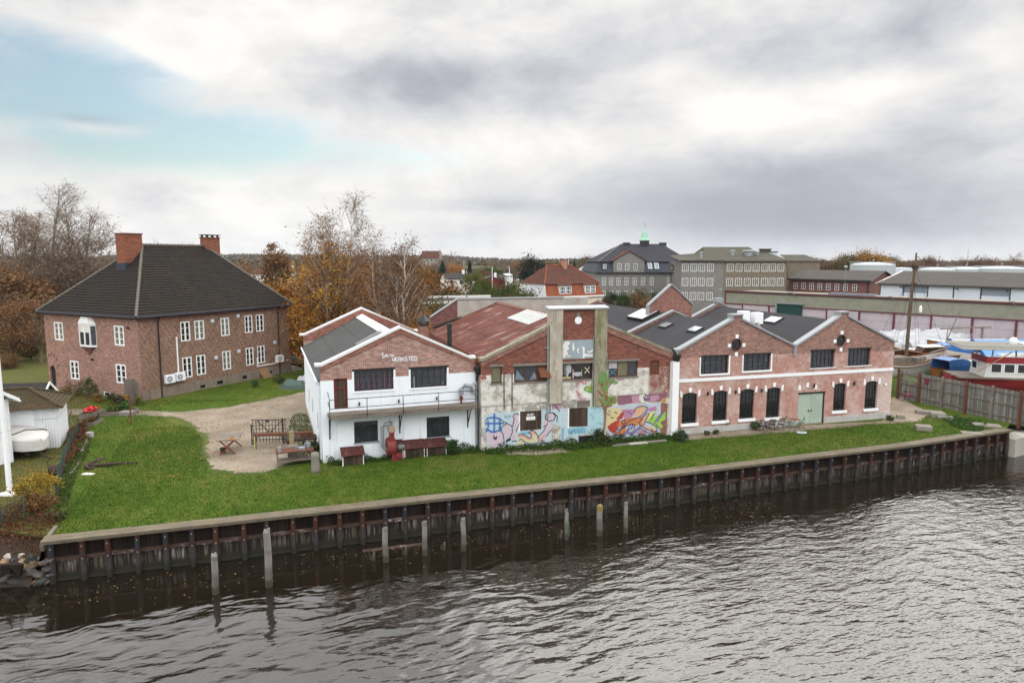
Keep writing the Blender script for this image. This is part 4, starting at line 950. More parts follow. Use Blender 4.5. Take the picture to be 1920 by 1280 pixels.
# dust extractor by the wall
fx = fthing('dust_extractor', 'red dust extractor fan with galvanised duct against the white wall', 'fan', FW)
a = FW.front(731, 791, 0); b = FW.front(714, 797, 0)
q = MB(); q.tube([(a[0], .02, a[1]), (a[0], -.35, a[1]), (a[0] - .15, -.5, a[1] + .02), (b[0] + .15, -.5, a[1] - .02), (b[0] + .02, -.5, a[1] - .2), (b[0], -.5, .95), (b[0] + .12, -.5, .72), (b[0] + .5, -.5, .66)], .11, 10); q.build('duct', M['zinc'], fx)
fc = FW.front(729, 838, -.5)
q = MB(); q.lathe([(.1, -.3), (.55, -.28), (.62, -.16), (.62, .16), (.55, .28), (.1, .3)], (fc[0] + .12, -.62, .85), 20, 'x'); q.box(fc[0] + .0, fc[0] + .28, -1.05, -.62, .9, 1.9); q.build('fan_housing', M['fan_red'], fx)
q = MB(); q.box(fc[0] - .05, fc[0] + .33, -1.1, -.55, 1.9, 2.2); q.build('outlet', paint('tan_cowl', (.30, .22, .16), .8, .2), fx)
q = MB(); q.lathe([(.14, 0), (.2, .06), (.2, .42), (.13, .5)], (fc[0] + .5, -.75, .78), 12, 'x'); q.build('motor', paint('dull_green_motor', (.12, .14, .13), .6, .2), fx)
q = MB(); q.box(fc[0] + .1, fc[0] + .75, -1.1, -.5, .0, .45); q.box(fc[0] + .35, fc[0] + .75, -1.25, -1.1, .25, .42); q.build('stand', M['fan_red'], fx)
# four little sheds with rusty corrugated lids
def hutch(u0, u1, vb, vt, y0, depth, lab, lid='rust_lid'):
 a = FW.front(u0, vb, y0); b = FW.front(u1, vb, y0); w2 = (b[0] - a[0]); h = min(1.2, max(.6, (vb - vt) / 1280 * 46 - .2))
 t = fthing('lean_to_box', lab, 'box', FW, (a[0] + b[0]) / 2, y0, 0, 'lidded boxes along the white wall')
 q = MB(); q.box(-w2 / 2 + .07, w2 / 2 - .07, .04, depth, 0, h - .12); q.build('body', M['dark_wood'], t)
 q = MB()
 for sx in (-1, 1): q.box(sx * (w2 / 2 - .04) - .03, sx * (w2 / 2 - .04) + .03, .0, .06, 0, h)
 q.build('post', M['old_white'], t)
 q = MB(); q.slab([(-w2 / 2 - .06, -.15, h - .05), (w2 / 2 + .06, -.15, h - .05), (w2 / 2 + .06, depth + .02, h + .32), (-w2 / 2 - .06, depth + .02, h + .32)], .025); q.build('lid', M['rust_lid'], t)
hutch(642, 683, 872, 846, -1.15, .7, 'low plank box with rusty corrugated lid furthest left along the white wall')
hutch(741, 757, 852, 824, -.8, .75, 'narrow box with rusty corrugated lid half hidden by the red fan')
hutch(758, 797, 860, 834, -.85, .75, 'plank box with rusty corrugated lid just right of the red fan')
hutch(800, 838, 856, 831, -.85, .75, 'plank box with rusty corrugated lid furthest right along the white wall')

# ------------------------------------------------------------------ graffiti building
FR = Frame((-12.07, 42.39), 16.184); R = FR.rect
ru = fthing('graffiti_building', 'ruined brick and render hall with graffiti, central pilaster tower and rusty roof', 'building', FR)
RX0, RX1 = 10.42, 25.02; RZ, RA, RXM = 6.22, 9.0, 17.4; RT = 22.0
wins = [R(921, 687, 941, 718), R(964, 685, 1029, 715), R(1055, 681, 1112, 711), R(1141, 677, 1196, 706), R(1218, 676, 1236, 703)]
bds = [R(975, 770, 1015, 806), R(1067, 764, 1102, 800)]; hat = R(1085, 816, 1112, 829)
outl = [(RX0, 0), (RX1, 0), (RX1, RZ - .1), (18.55, 8.62), (18.55, 9.45), (16.2, 9.45), (16.2, 8.62), (RX0, RZ)]
rw = MB(); rw.sheet(outl, [rectpoly(*h) for h in wins + bds], 0, .25)
rw.poly([(RX0, 0, 0), (RX0, RT, 0), (RX0, RT, RZ - .3), (RX0, 0, RZ)]); rw.poly([(RX1, 0, 0), (RX1, RT, 0), (RX1, RT, RZ - .3), (RX1, 0, RZ - .1)])
rw.build('wall', M['ruin'], ru)
for x0, x1, mt, top in ((15.23, 16.19, 'pilaster_rust', 9.5), (18.56, 19.5, 'pilaster_moss', 9.5)):
 q = MB(); q.box(x0, x1, -.15, .45, 2.95 if mt == 'pilaster_rust' else 2.6, top); q.build('pilaster', M[mt], ru)
q = MB(); q.box(16.19, 18.56, .05, .45, 8.0, 9.45); q.build('brick_infill', M['brick_gable'], ru)
q = MB(); q.slab([(15.15, -.22, 9.6), (19.6, -.22, 9.6), (19.6, .62, 9.72), (15.15, .62, 9.72)], .1); q.build('tower_cap', M['zinc_cap'], ru)
q = MB(); q.lathe([(.27, -.02), (.27, .03)], (17.36, 0, 8.72), 8, 'y'); q.build('octagon_vent', M['white'], ru)
q = MB(); q.box(17.25, 17.47, -.012, .05, 8.98, 9.25); q.build('vent_flue', M['stone'], ru)
gpx = R(1053, 637, 1117, 672); q = MB(); q.box(16.2, 18.55, -.03, .02, gpx[1], gpx[3]); q.build('painted_board', M['grey_paint'], ru)
def ffr(u, v): return FR.front(u, v)
def paintpatch(mb, pts, y): mb.poly([(x, y, z) for x, z in pts])
zf = lambda zx, zy: ffr(1000 + zx / 6.857, 560 + zy / 6.857)
q = MB()
for s in ([(378, 590), (410, 545), (470, 550), (462, 590), (440, 600), (460, 640), (430, 665), (440, 700), (500, 745), (420, 750), (380, 770), (370, 700)], [(500, 570), (515, 565), (530, 640), (515, 680), (500, 640)], [(560, 640), (590, 630), (575, 670), (600, 700), (565, 690)],
          [(625, 620), (650, 610), (660, 640), (655, 700), (720, 715), (780, 710), (770, 740), (660, 740), (655, 765), (630, 765), (635, 690)], [(690, 660), (720, 680), (765, 640), (770, 670), (730, 695), (700, 690)]):
 q.prism([zf(*p) for p in s], -.038, -.0335)
q.build('flaking_paint', M['old_white'], ru)
def straight(ts): return ts
cp = MB(); coping(cp, [(RX0 - .12, RZ - .08), (RX0 + .3, RZ - .02), (15.2, 8.28)], -.1, .5, .2); coping(cp, [(19.5, 8.25), (RX1 + .1, RZ - .25), (RX1 + .1, RZ - .3)], -.1, .5, .2); cp.build('verge', M['mossy_coping'], ru)
q = MB(); q.prism([(RX0, RZ - .42), (15.2, 7.86), (15.2, 8.27), (RX0, RZ - .05)], -.075, -.002); q.prism([(19.5, 7.83), (RX1, RZ - .62), (RX1, RZ - .22), (19.5, 8.23)], -.075, -.002); q.build('brick_cornice', M['brick_gable'], ru)
kr = (8.62 - 5.95) / (RXM - RX0); zr = lambda x: 5.95 + (x - RX0) * kr
rr = MB(); rr.slab([(RX0 - .1, .5, zr(RX0 - .1)), (RX0 - .1, RT, zr(RX0 - .1)), (RXM, RT, 8.62), (RXM, .5, 8.62)], .06); rr.slab([(RX1, .5, 5.75), (RX1, RT, 5.75), (RXM, RT, 8.62), (RXM, .5, 8.62)], .06)
rro = rr.build('roof', M['rust_roof'], ru)
q = MB(); h = [FR.hit(u, v, (RX0, 0, 5.95), (-kr, 0, 1)) for u, v in ((960, 599), (990, 609), (1025, 586), (1000, 575))]
x0, x1 = min(p.x for p in h), min(RXM - .05, max(p.x for p in h)); y0, y1 = max(.7, min(p.y for p in h)), max(p.y for p in h)
n_ = 9
for i in range(n_): ya, yb = y0 + (y1 - y0) * i / n_, y0 + (y1 - y0) * (i + .58) / n_; q.slab([(x0, ya, zr(x0) + .06), (x0, yb, zr(x0) + .06), (x1, yb, zr(x1) + .06), (x1, ya, zr(x1) + .06)], .04)
q.build('translucent_sheets', M['clear_sheet'], rro); q = MB(); q.slab([(x0, y0, zr(x0) + .02), (x0, y1, zr(x0) + .02), (x1, y1, zr(x1) + .02), (x1, y0, zr(x1) + .02)], .015); q.build('skylight_opening', M['black'], rro)
q = MB(); q.slab([(RXM - .3, .5, 8.56), (RXM - .3, RT, 8.56), (RXM + .05, RT, 8.69), (RXM + .05, .5, 8.69)], .04); q.build('ridge_cap', M['rust'], rro)
fl = MB(); f0 = FR.front(843, 648, 2.2); fl.tube([(f0[0], 2.2, 5.6), (f0[0], 2.2, 8.45)], .16, 10); fl.tube([(f0[0], 2.2, 8.45), (f0[0], 2.2, 8.52)], .2, 10); flo = fthing('flue_pipe', 'tall black flue pipe standing at the lower edge of the rusty roof', 'pipe', FR); fl.build('pipe', M['black'], flo)
# rear parapet of the hall: tall patched concrete with sloping brick shoulder
rp = fthing('parapet_wall', 'patched grey concrete parapet wall with white coping behind the rusty roof', 'wall', FR, 0, RT + .1)
pz = 8.95; x0 = FR.front(858, 560, RT)[0]; x1 = FR.front(1057, 557, RT)[0]; xl = FR.front(809, 596, RT)[0]; zl = FR.front(809, 596, RT)[1]
MB().box(x0, x1, 0, .35, 0, pz).build('concrete_face', M['rear_wall'], rp)
MB().prism([(xl, 0), (x0 - .002, 0), (x0 - .002, pz), (xl, zl)], 0.02, .33).build('brick_shoulder', M['brick_dark'], rp)
q = MB(); coping(q, [(xl - .1, zl), (x0, pz + .0), (x1 + .05, pz)], -.1, .45, .12); q.build('coping', M['coping_grey'], rp)
q = MB(); q.slab([(xl + .2, -.6, zl - .9), (x0 + .3, -.6, pz - 1.7), (x0 + .3, -.1, pz - 1.65), (xl + .2, -.1, zl - .85)], .2); q.build('gutter', M['black'], rp)
# windows of the ruin
specs = [('black', 'glass_olive', 1, 1), ('rust', 'glass', 3, 1), ('rust', 'glass_black', 3, 1), ('rust', 'glass', 3, 1), None]
for w_, s in zip(wins, specs):
 if s is None: q = MB(); q.box(*[w_[0], w_[2], .1, .16, w_[1], w_[3]]); q.build('rusty_shutter', M['rust'], ru); continue
 o = window(ru, I4, *w_, .12, s[2], s[3], s[0], s[1], .05, .05)
 q = MB(); q.box(w_[0] - .1, w_[2] + .1, -.05, .12, w_[3], w_[3] + .14); q.box(w_[0] - .06, w_[2] + .06, -.06, .12, w_[1] - .1, w_[1] - .0); q.build('lintel', M['stone'], o)
w_ = wins[1]; xa = w_[0] + (w_[2] - w_[0]) * .66
q = MB(); q.box(xa + .02, w_[2] - .02, .10, .13, w_[1] + .02, w_[3] - .02); q.slab([(xa + .1, -.5, w_[1] + .35), (w_[2] + .05, -.45, w_[1] + .3), (w_[2] + .02, .08, w_[3] - .25), (xa + .08, .08, w_[3] - .2)], .03); q.build('rusty_flap', M['rust'], ru)
q = MB(); q.prism([(w_[0] + .1, w_[1] + .15), (w_[0] + .8, w_[1] + .1), (w_[0] + .25, w_[3] - .3)], .144, .150); q.prism([(w_[0] + 1.15, w_[1] + .1), (w_[0] + 1.75, w_[1] + .1), (w_[0] + 1.5, w_[1] + .65)], .144, .150); q.build('glass_shard', M['glass_blue'], ru)
w_ = wins[2]
q = MB(); zg = lambda a, b: ffr(1000 + a / 6.857, 560 + b / 6.857)
q.prism([zg(*p) for p in ((440, 835), (480, 832), (498, 880), (495, 950), (470, 960), (455, 990), (440, 1035), (425, 1030), (440, 960), (430, 900))], .142, .150)
for b in (862, 885, 912, 940, 968): q.prism([zg(*p) for p in ((402, b), (436, b), (436, b + 9), (402, b + 9))], .142, .149)
q.prism([zg(*p) for p in ((525, 950), (632, 945), (632, 985), (590, 1000), (560, 998), (525, 985))], .142, .15); q.prism([zg(*p) for p in ((515, 910), (525, 910), (528, 1030), (512, 1030))], .142, .151); q.prism([zg(*p) for p in ((628, 915), (640, 915), (640, 1015), (630, 1015))], .142, .151)
q.build('broken_pane', M['tarp_grey'], ru)
q = MB(); stroke(q, [zg(668, 885), zg(735, 955)], .05, .13); stroke(q, [zg(732, 880), zg(668, 960)], .05, .13); q.build('taped_cross', paint('pale_yellow_tape', (.55, .55, .33), .7, .05), ru)
q = MB(); q.prism([zg(*p) for p in ((375, 1010), (490, 1005), (490, 1030), (375, 1035))], .142, .15); q.build('yellow_board', paint('pale_yellow_board', (.5, .45, .2), .7, .1), ru)
w_ = wins[3]; ww = w_[2] - w_[0]
q = MB(); q.box(w_[0] + ww * .35, w_[0] + ww * .65, .13, .155, w_[1] + .06, w_[3] - .05); q.build('dusty_pane', M['glass_olive'], ru)
q = MB(); q.box(w_[0] + .06, w_[0] + ww * .31, .13, .15, w_[3] - .5, w_[3] - .06); q.build('torn_curtain', M['tarp_grey'], ru)
q = MB(); stroke(q, [(w_[0] + .06, w_[1] + .1), (w_[0] + ww * .3, w_[3] - .55)], .03, .135); stroke(q, [(w_[0] + ww * .3, w_[1] + .1), (w_[0] + .06, w_[3] - .55)], .03, .135); q.build('wire_cross', paint('teal_wire', (.12, .3, .32), .6, .1), ru)
for h in bds:
 q = MB(); q.box(h[0], h[2], .02, .08, h[1], h[3]); q.build('boarded_window', M['dark_wood'], ru)
 q = MB(); q.box(h[0] - .1, h[0] - .005, -.03, .03, h[1] - .05, h[3]); q.build('window_reveal', M['white'], ru)
q = MB(); q.box(hat[0], hat[2], -.06, .02, 0, hat[3]); q.build('cellar_hatch', M['black'], ru)
sg = FR.rect(987, 774.5, 1003.5, 787); sgo = fthing('notice_board', 'small white and black notice fixed on the left boarded window', 'sign', FR)
q = MB(); q.box(sg[0], sg[2], .0, .018, sg[1], sg[3]); q.build('board', M['white'], sgo); q = MB(); q.box(sg[0], sg[2], -.004, -.001, sg[1] + (sg[3] - sg[1]) * .55, sg[3]); pn = q.build('black_field', M['blank_black'], sgo)
q = MB(); q.prism([(sg[0] + a * (sg[2] - sg[0]), sg[1] + b * (sg[3] - sg[1])) for a, b in ((.08, .8), (.2, .92), (.32, .84), (.28, .66), (.22, .74), (.16, .64))], -.008, -.0045)
for i in range(3): q.box(sg[0] + .38 * (sg[2] - sg[0]), sg[0] + (.9 - .1 * i) * (sg[2] - sg[0]), -.008, -.0045, sg[1] + (.87 - i * .1) * (sg[3] - sg[1]), sg[1] + (.92 - i * .1) * (sg[3] - sg[1]))
q.build('emblem', M['white'], pn)
q = MB()
for i in range(4): q.box(sg[0] + .1 * (sg[2] - sg[0]), sg[0] + (.9 - .12 * (i % 2)) * (sg[2] - sg[0]), -.004, -.001, sg[1] + (.12 + i * .1) * (sg[3] - sg[1]), sg[1] + (.15 + i * .1) * (sg[3] - sg[1]))
q.build('printed_lines', paint('print_grey', (.35, .35, .36), .7, 0), sgo)
# render bands, conduits, broken masonry
q = MB()
for u, v0, v1 in ((945, 700, 768), (960, 700, 766), (1031, 720, 772)): a = ffr(u, v0); b = ffr(u, v1); q.bar((a[0], -.03, a[1]), (b[0], -.03, b[1]), .05)
q.build('rusty_conduit', M['rust_dark'], ru)
q = MB(); a = ffr(1031, 690); q.tube([(15.12, -.08, 8.2), (15.12, -.08, 1.9)], .055, 6); q.tube([(18.5, -.06, 7.6), (18.5, -.06, 2.6)], .03, 6); q.tube([(19.56, -.06, 6.4), (19.56, -.06, 5.0)], .03, 6); q.build('downpipe', M['zinc'], ru)
random.seed(21); q = MB()
for (u0, v0, u1, v1) in ((985, 752, 1028, 767), (1054, 748, 1082, 762)):
 a = R(u0, v0, u1, v1)
 for r_ in range(4):
  z = a[1] + (a[3] - a[1]) * r_ / 4; x = a[0]
  while x < a[2] - .05:
   w2 = random.uniform(.15, .35)
   if random.random() < .85: q.box(x, min(x + w2, a[2]), -.05 - random.uniform(0, .04), .01, z + .02, z + (a[3] - a[1]) / 4 - .02)
   x += w2 + .03
q.build('broken_masonry', M['rear_wall'], ru)
q = MB(); a = R(1082, 750, 1106, 762)
for i in range(5): q.box(a[0], a[2], -.03 - .008 * (i % 2), .01, a[1] + i * (a[3] - a[1]) / 5, a[1] + (i + .8) * (a[3] - a[1]) / 5)
q.build('plank_patch', M['old_wood'], ru)
q = MB(); q.box(RX0, 15.2, -.025, .01, 3.02, 3.09); q.box(19.5, RX1 - 2.3, -.025, .01, 3.22, 3.28); q.build('string_course', M['rear_wall'], ru)
# white pilaster duct at the right end
q = MB(); q.box(24.6, 25.12, -.42, 0, 0.1, 5.55); q.build('white_duct', M['white'], ru); q = MB(); q.lathe([(.12, -.6), (.34, -.05), (.34, .12)], (24.98, -.25, 5.95), 4); q.tube([(24.6, -.1, 6.55), (24.95, -.2, 6.1)], .07, 6); q.build('hopper', M['black'], ru)
# graffiti: flat painted shapes on the wall
def gz1(a, b): return ffr(880 + a / 7.527, 680 + b / 7.527)
def gz2(a, b): return ffr(1080 + a / 7.53, 680 + b / 7.53)
PCOL = {}
def graf(name, fn, col, shapes, y, dy=.004):
 key = 'spray_%s' % name
 mt = paint(key, tuple(c * .82 for c in col), .8, .22, 5, dirt=(tuple(c * .6 + .25 for c in col), .35)); q = MB()
 for s in shapes: q.prism([fn(*p) for p in s], y - dy, y - .0005)
 return q.build('graffiti_%s' % name, mt, ru)
def gline(name, fn, col, lines, w, y):
 mt = paint('spray_%s' % name, col, .7, .1); q = MB()
 for s in lines:
  P = [fn(*p) for p in s]
  for a, b in zip(P, P[1:]):
   d = V3((b[0] - a[0], b[1] - a[1]));
   if d.length < 1e-4: continue
   d.normalize(); n = V3((-d.y, d.x)) * w / 2; e = d * w * .3
   q.prism([(a[0] - e.x + n.x, a[1] - e.y + n.y), (a[0] - e.x - n.x, a[1] - e.y - n.y), (b[0] + e.x - n.x, b[1] + e.y - n.y), (b[0] + e.x + n.x, b[1] + e.y + n.y)], y - .004, y - .0005)
 return q.build('graffiti_%s' % name, mt, ru)
graf('sky_blue_ground', gz1, (.50, .62, .68), [[(205, 740), (360, 705), (610, 690), (710, 670), (715, 960), (1020, 945), (1020, 660), (1290, 650), (1390, 645), (1390, 900), (1640, 900), (1640, 1000), (1540, 1005), (1540, 1080), (1290, 1110), (1290, 900), (1160, 860), (1160, 1140), (700, 1165), (500, 1180), (250, 1170), (230, 1000), (215, 850)]], -.012)
graf('deep_blue_haze', gz1, (.22, .45, .58), [[(1390, 920), (1640, 905), (1640, 990), (1500, 980), (1400, 1020)], [(720, 965), (870, 960), (830, 1010), (740, 1010)], [(1300, 930), (1340, 900), (1330, 1080), (1300, 1090)]], -.016)
graf('pale_lilac_letters', gz1, (.60, .50, .58), [[(270, 985), (300, 960), (440, 950), (480, 1000), (490, 1140), (430, 1175), (300, 1180), (250, 1100), (235, 1030)], [(610, 760), (640, 715), (700, 725), (712, 800), (690, 900), (650, 960), (665, 1100), (600, 1110), (595, 1000), (620, 900), (600, 860)], [(1040, 830), (1080, 810), (1155, 820), (1155, 960), (1080, 1060), (1060, 1130), (1000, 1120), (980, 1030), (1060, 920)], [(460, 900), (530, 860), (590, 890), (605, 970), (570, 1060), (520, 1080), (480, 1000)], [(1070, 740), (1110, 700), (1180, 710), (1205, 760), (1180, 815), (1100, 815), (1070, 780)]], -.019)
graf('pale_yellow', gz1, (.62, .60, .38), [[(690, 1060), (750, 1040), (830, 1090), (900, 1080), (890, 1010), (950, 1010), (960, 1110), (860, 1135), (760, 1120), (700, 1100)], [(650, 1140), (700, 1100), (780, 1110), (740, 1160), (660, 1165)]], -.023)
graf('salmon', gz1, (.62, .36, .32), [[(680, 1010), (760, 1005), (860, 1065), (870, 1000), (840, 985), (880, 950), (940, 990), (975, 1060), (985, 1120), (960, 1115), (945, 1010), (895, 1012), (900, 1080), (830, 1090), (750, 1040), (690, 1060)], [(1000, 1060), (1060, 1000), (1070, 1020), (1010, 1110)]], -.021)
gline('black_outline', gz1, (.02, .022, .03), [[(225, 820), (255, 785), (340, 770), (440, 800), (530, 850), (450, 905), (420, 940), (470, 990), (485, 1060), (490, 1130), (470, 1170), (420, 1160), (405, 1135)], [(530, 850), (600, 890), (605, 980), (570, 1060), (520, 1090)], [(340, 1025), (345, 1070), (375, 1080), (388, 1040)], [(610, 760), (640, 712), (700, 722), (715, 745)], [(610, 890), (632, 800), (628, 770)], [(660, 960), (690, 890), (710, 840)], [(600, 1105), (670, 1100)], [(700, 1090), (730, 1072), (790, 1120), (860, 1142), (970, 1130)], [(690, 1010), (760, 1005), (850, 1062), (870, 1050), (868, 1000), (835, 985), (880, 948), (930, 975), (985, 1070)], [(1070, 740), (1105, 700), (1180, 705), (1215, 750), (1190, 810), (1110, 820), (1070, 785), (1070, 740)], [(1040, 900), (1085, 880), (1105, 850)], [(975, 1030), (1050, 960), (1070, 905)], [(1010, 1125), (1060, 1135), (1155, 1110)], [(1080, 1035), (1155, 940)], [(1185, 700), (1245, 755), (1230, 830)], [(1205, 600), (1275, 680)], [(1310, 560), (1350, 630)]], .055, -.026)
graf('black_shadow', gz1, (.03, .032, .04), [[(340, 1030), (360, 1075), (385, 1060), (388, 1025), (365, 1050)], [(510, 1100), (590, 1060), (585, 1090), (520, 1120)], [(760, 1130), (850, 1155), (950, 1145), (960, 1165), (790, 1170)], [(1060, 885), (1085, 880), (1070, 910)]], -.026)
gline('blue_cross', gz1, (.07, .16, .42), [[(352, 715), (350, 970)], [(262, 820), (268, 900)], [(225, 855), (480, 850)], [(428, 810), (430, 890)], [(250, 780), (350, 768), (440, 790)], [(240, 930), (300, 965), (350, 975), (420, 950), (450, 920)], [(235, 970), (260, 925)], [(420, 905), (450, 955)]], .13, -.030)
gline('red_scrawl', gz1, (.34, .09, .07), [[(155, 190), (170, 225), (185, 190), (190, 230)], [(200, 190), (215, 225), (235, 215), (220, 185), (200, 190)], [(145, 260), (160, 258)], [(145, 295), (155, 293)]], .08, -.012)
gline('blue_tag', gz1, (.05, .16, .24), [[(1385, 960), (1420, 1000), (1440, 960), (1460, 1010)], [(1430, 985), (1480, 945), (1500, 1000), (1520, 960)], [(1530, 930), (1545, 1000), (1590, 940)], [(500, 740), (500, 775)], [(515, 740), (515, 775), (535, 775), (535, 745)], [(555, 775), (560, 740), (580, 745), (575, 775)]], .035, -.020)
gline('pink_arc', gz1, (.50, .20, .27), [[(1510, 330), (1530, 285), (1570, 262), (1620, 290)], [(1510, 395), (1545, 440), (1580, 530)], [(1650, 250), (1640, 300)]], .11, -.014)
graf('pink_wash', gz1, (.48, .30, .38), [[(1160, 535), (1300, 525), (1300, 645), (1160, 655)], [(1030, 560), (1120, 520), (1115, 640), (1040, 650)], [(1535, 520), (1650, 490), (1650, 560), (1540, 560)]], -.010)
graf('plum_band', gz2, (.27, .12, .17), [[(585, 460), (885, 445), (890, 560), (650, 585), (585, 590)], [(1015, 440), (1200, 432), (1290, 420), (1280, 480), (1200, 545), (1040, 560)]], -.010)
graf('pink_mist', gz2, (.50, .27, .36), [[(780, 470), (880, 455), (885, 560), (800, 570)], [(1040, 470), (1160, 450), (1180, 500), (1100, 550), (1045, 556)], [(560, 215), (650, 210), (640, 250), (575, 245)]], -.014)
graf('orange_sun', gz2, (.55, .30, .10), [[(1185, 545), (1215, 505), (1275, 485), (1268, 560), (1230, 565)]], -.016)
# painted tree that climbs across the pilaster
TP = -.165
graf('tree_leafage', gz2, (.15, .28, .09), [[(318, 170), (345, 120), (400, 115), (434, 150), (434, 420), (395, 440), (330, 330), (310, 250)], [(330, 520), (360, 450), (434, 430), (434, 600), (380, 620)]], TP)
graf('tree_green', gz2, (.16, .34, .10), [[(205, 290), (230, 255), (270, 262), (275, 480), (225, 430), (160, 410), (110, 380), (115, 345), (165, 320), (205, 330)], [(446, 235), (540, 232), (600, 280), (560, 300), (500, 285), (448, 300)], [(446, 470), (500, 445), (570, 480), (585, 540), (550, 580), (450, 600)], [(300, 530), (284, 560), (290, 610)]], -.02)
graf('tree_lime', gz2, (.36, .55, .12), [[(120, 380), (170, 335), (230, 340), (215, 365), (160, 395)], [(215, 280), (262, 270), (265, 310), (225, 315)]], -.024)
gline('tree_limb', gz2, (.26, .10, .045), [[(400, 640), (370, 580), (310, 500)], [(405, 630), (420, 600), (434, 585)], [(296, 385), (340, 440), (355, 455), (430, 410)], [(400, 490), (410, 460), (430, 470), (425, 505), (400, 520), (390, 495)], [(340, 300), (355, 280), (370, 300), (355, 320), (340, 300)], [(365, 350), (380, 395)], [(405, 250), (430, 300)]], .10, TP - .004)
gline('tree_branch', gz2, (.26, .10, .045), [[(470, 570), (490, 510), (545, 480)], [(490, 560), (555, 550)], [(490, 530), (550, 515)], [(450, 340), (500, 275), (525, 250)], [(165, 360), (230, 350), (270, 380)], [(446, 610), (500, 600)]], .09, -.03)
graf('tree_trunk', gz2, (.27, .15, .10), [[(385, 640), (430, 630), (425, 760), (415, 900), (400, 980), (400, 1070), (375, 1075), (370, 990), (330, 1080), (300, 1080), (350, 1000), (385, 900), (395, 760)]], -.028)
graf('aqua_ground', gz2, (.42, .62, .68), [[(165, 625), (290, 615), (380, 640), (390, 760), (380, 960), (330, 1070), (240, 1075), (240, 1000), (30, 1005), (0, 1010), (0, 905), (162, 895)]], -.013)
gline('aqua_ink', gz2, (.10, .32, .38), [[(205, 625), (280, 665)], [(300, 860), (330, 840), (360, 870), (380, 840)], [(300, 920), (350, 930), (330, 990)], [(250, 1010), (275, 990), (270, 1060)], [(180, 720), (225, 735), (255, 800)]], .05, -.02)
graf('mural_sky', gz2, (.50, .56, .64), [[(432, 640), (510, 605), (1195, 560), (1195, 700), (1190, 1010), (1160, 1040), (560, 1065), (430, 980)]], -.013)
graf('mural_yellow', gz2, (.66, .55, .30), [[(432, 645), (560, 630), (650, 640), (640, 720), (600, 800), (500, 880), (432, 940)]], -.017)
graf('mural_magenta', gz2, (.46, .22, .34), [[(640, 660), (830, 650), (830, 720), (760, 780), (680, 780), (640, 720)], [(880, 960), (1000, 940), (990, 1010), (880, 1030)], [(1010, 640), (1130, 610), (1140, 670), (1030, 690)]], -.0165)
graf('mural_red', gz2, (.40, .05, .035), [[(500, 850), (560, 820), (620, 790), (600, 900), (580, 960), (540, 1000), (470, 960), (440, 900)], [(560, 800), (640, 700), (680, 690), (650, 790)]], -.020)
graf('mural_orange', gz2, (.55, .20, .075), [[(600, 830), (680, 790), (760, 770), (870, 770), (890, 850), (840, 900), (790, 850), (730, 870), (700, 910), (700, 970), (650, 1020), (540, 1015), (610, 960), (690, 890), (620, 915), (585, 890)], [(880, 770), (960, 750), (930, 860), (890, 880)]], -.023)
graf('mural_pale_orange', gz2, (.66, .42, .24), [[(820, 700), (850, 640), (910, 618), (985, 620), (985, 690), (900, 745), (840, 760)], [(900, 880), (930, 770), (1000, 720), (990, 800), (960, 880), (1040, 910), (1140, 950), (1120, 1000), (1050, 960)]], -.022)
graf('mural_lilac', gz2, (.36, .33, .58), [[(535, 1020), (650, 1018), (705, 965), (720, 990), (650, 1060), (545, 1058)], [(720, 960), (770, 985), (880, 915), (905, 930), (800, 1010), (720, 990)], [(760, 900), (800, 870), (815, 920), (770, 935)], [(940, 860), (1015, 715), (1030, 720), (960, 870)], [(1100, 840), (1215, 695), (1225, 715), (1140, 830)], [(985, 620), (1005, 630), (1000, 690), (920, 750), (960, 700)], [(730, 690), (770, 690), (785, 720), (750, 725)]], -.026)
graf('mural_lime', gz2, (.32, .56, .10), [[(985, 820), (1080, 700), (1130, 690), (1090, 770), (1200, 720), (1265, 690), (1260, 800), (1180, 840), (1225, 890), (1190, 940), (1100, 870), (1050, 880), (1090, 830), (1020, 840)]], -.024)
graf('mural_lemon', gz2, (.66, .62, .20), [[(1000, 710), (1110, 690), (1040, 790), (985, 825)], [(1050, 890), (1130, 920), (1090, 930)]], -.0255)
gline('mural_outline', gz2, (.045, .03, .09), [[(525, 1015), (545, 1060), (650, 1060), (715, 985), (770, 1010), (905, 930), (885, 905), (775, 985), (725, 960), (730, 935), (770, 940), (800, 870), (770, 860), (740, 915), (700, 970), (650, 1020), (535, 1015), (610, 960), (730, 875), (800, 860), (825, 880), (815, 930)], [(585, 930), (600, 945), (700, 880)], [(640, 910), (760, 810), (880, 765), (960, 720), (1000, 680), (1005, 625), (960, 607), (890, 615), (840, 640), (820, 700)], [(880, 860), (930, 770), (1005, 712), (1030, 715), (950, 880), (890, 880), (1050, 960), (1145, 965), (1130, 900), (1060, 850), (990, 830)], [(1105, 840), (1215, 690)], [(1140, 835), (1225, 710)], [(1050, 800), (1105, 715)], [(900, 915), (1000, 980), (1090, 1000), (1060, 930)], [(1115, 850), (1190, 940)], [(640, 820), (690, 790), (690, 840), (650, 870), (640, 820)], [(730, 690), (780, 720)], [(460, 680), (480, 690)], [(440, 720), (480, 735)], [(540, 690), (580, 710)], [(490, 770), (530, 775)]], .06, -.030)
gline('purple_tag', gz2, (.10, .04, .12), [[(950, 480), (985, 540), (1000, 490), (1015, 545), (1040, 490)], [(960, 520), (1040, 500)], [(980, 440), (975, 500)], [(975, 470), (1000, 450), (1010, 480)]], .06, -.018)
gline('grey_dribble', ffr, (.30, .30, .30), [[(1052, 640), (1054, 655)], [(1059, 668), (1066, 662), (1072, 668)], [(1020, 651), (1040, 652)]], .06, -.16)
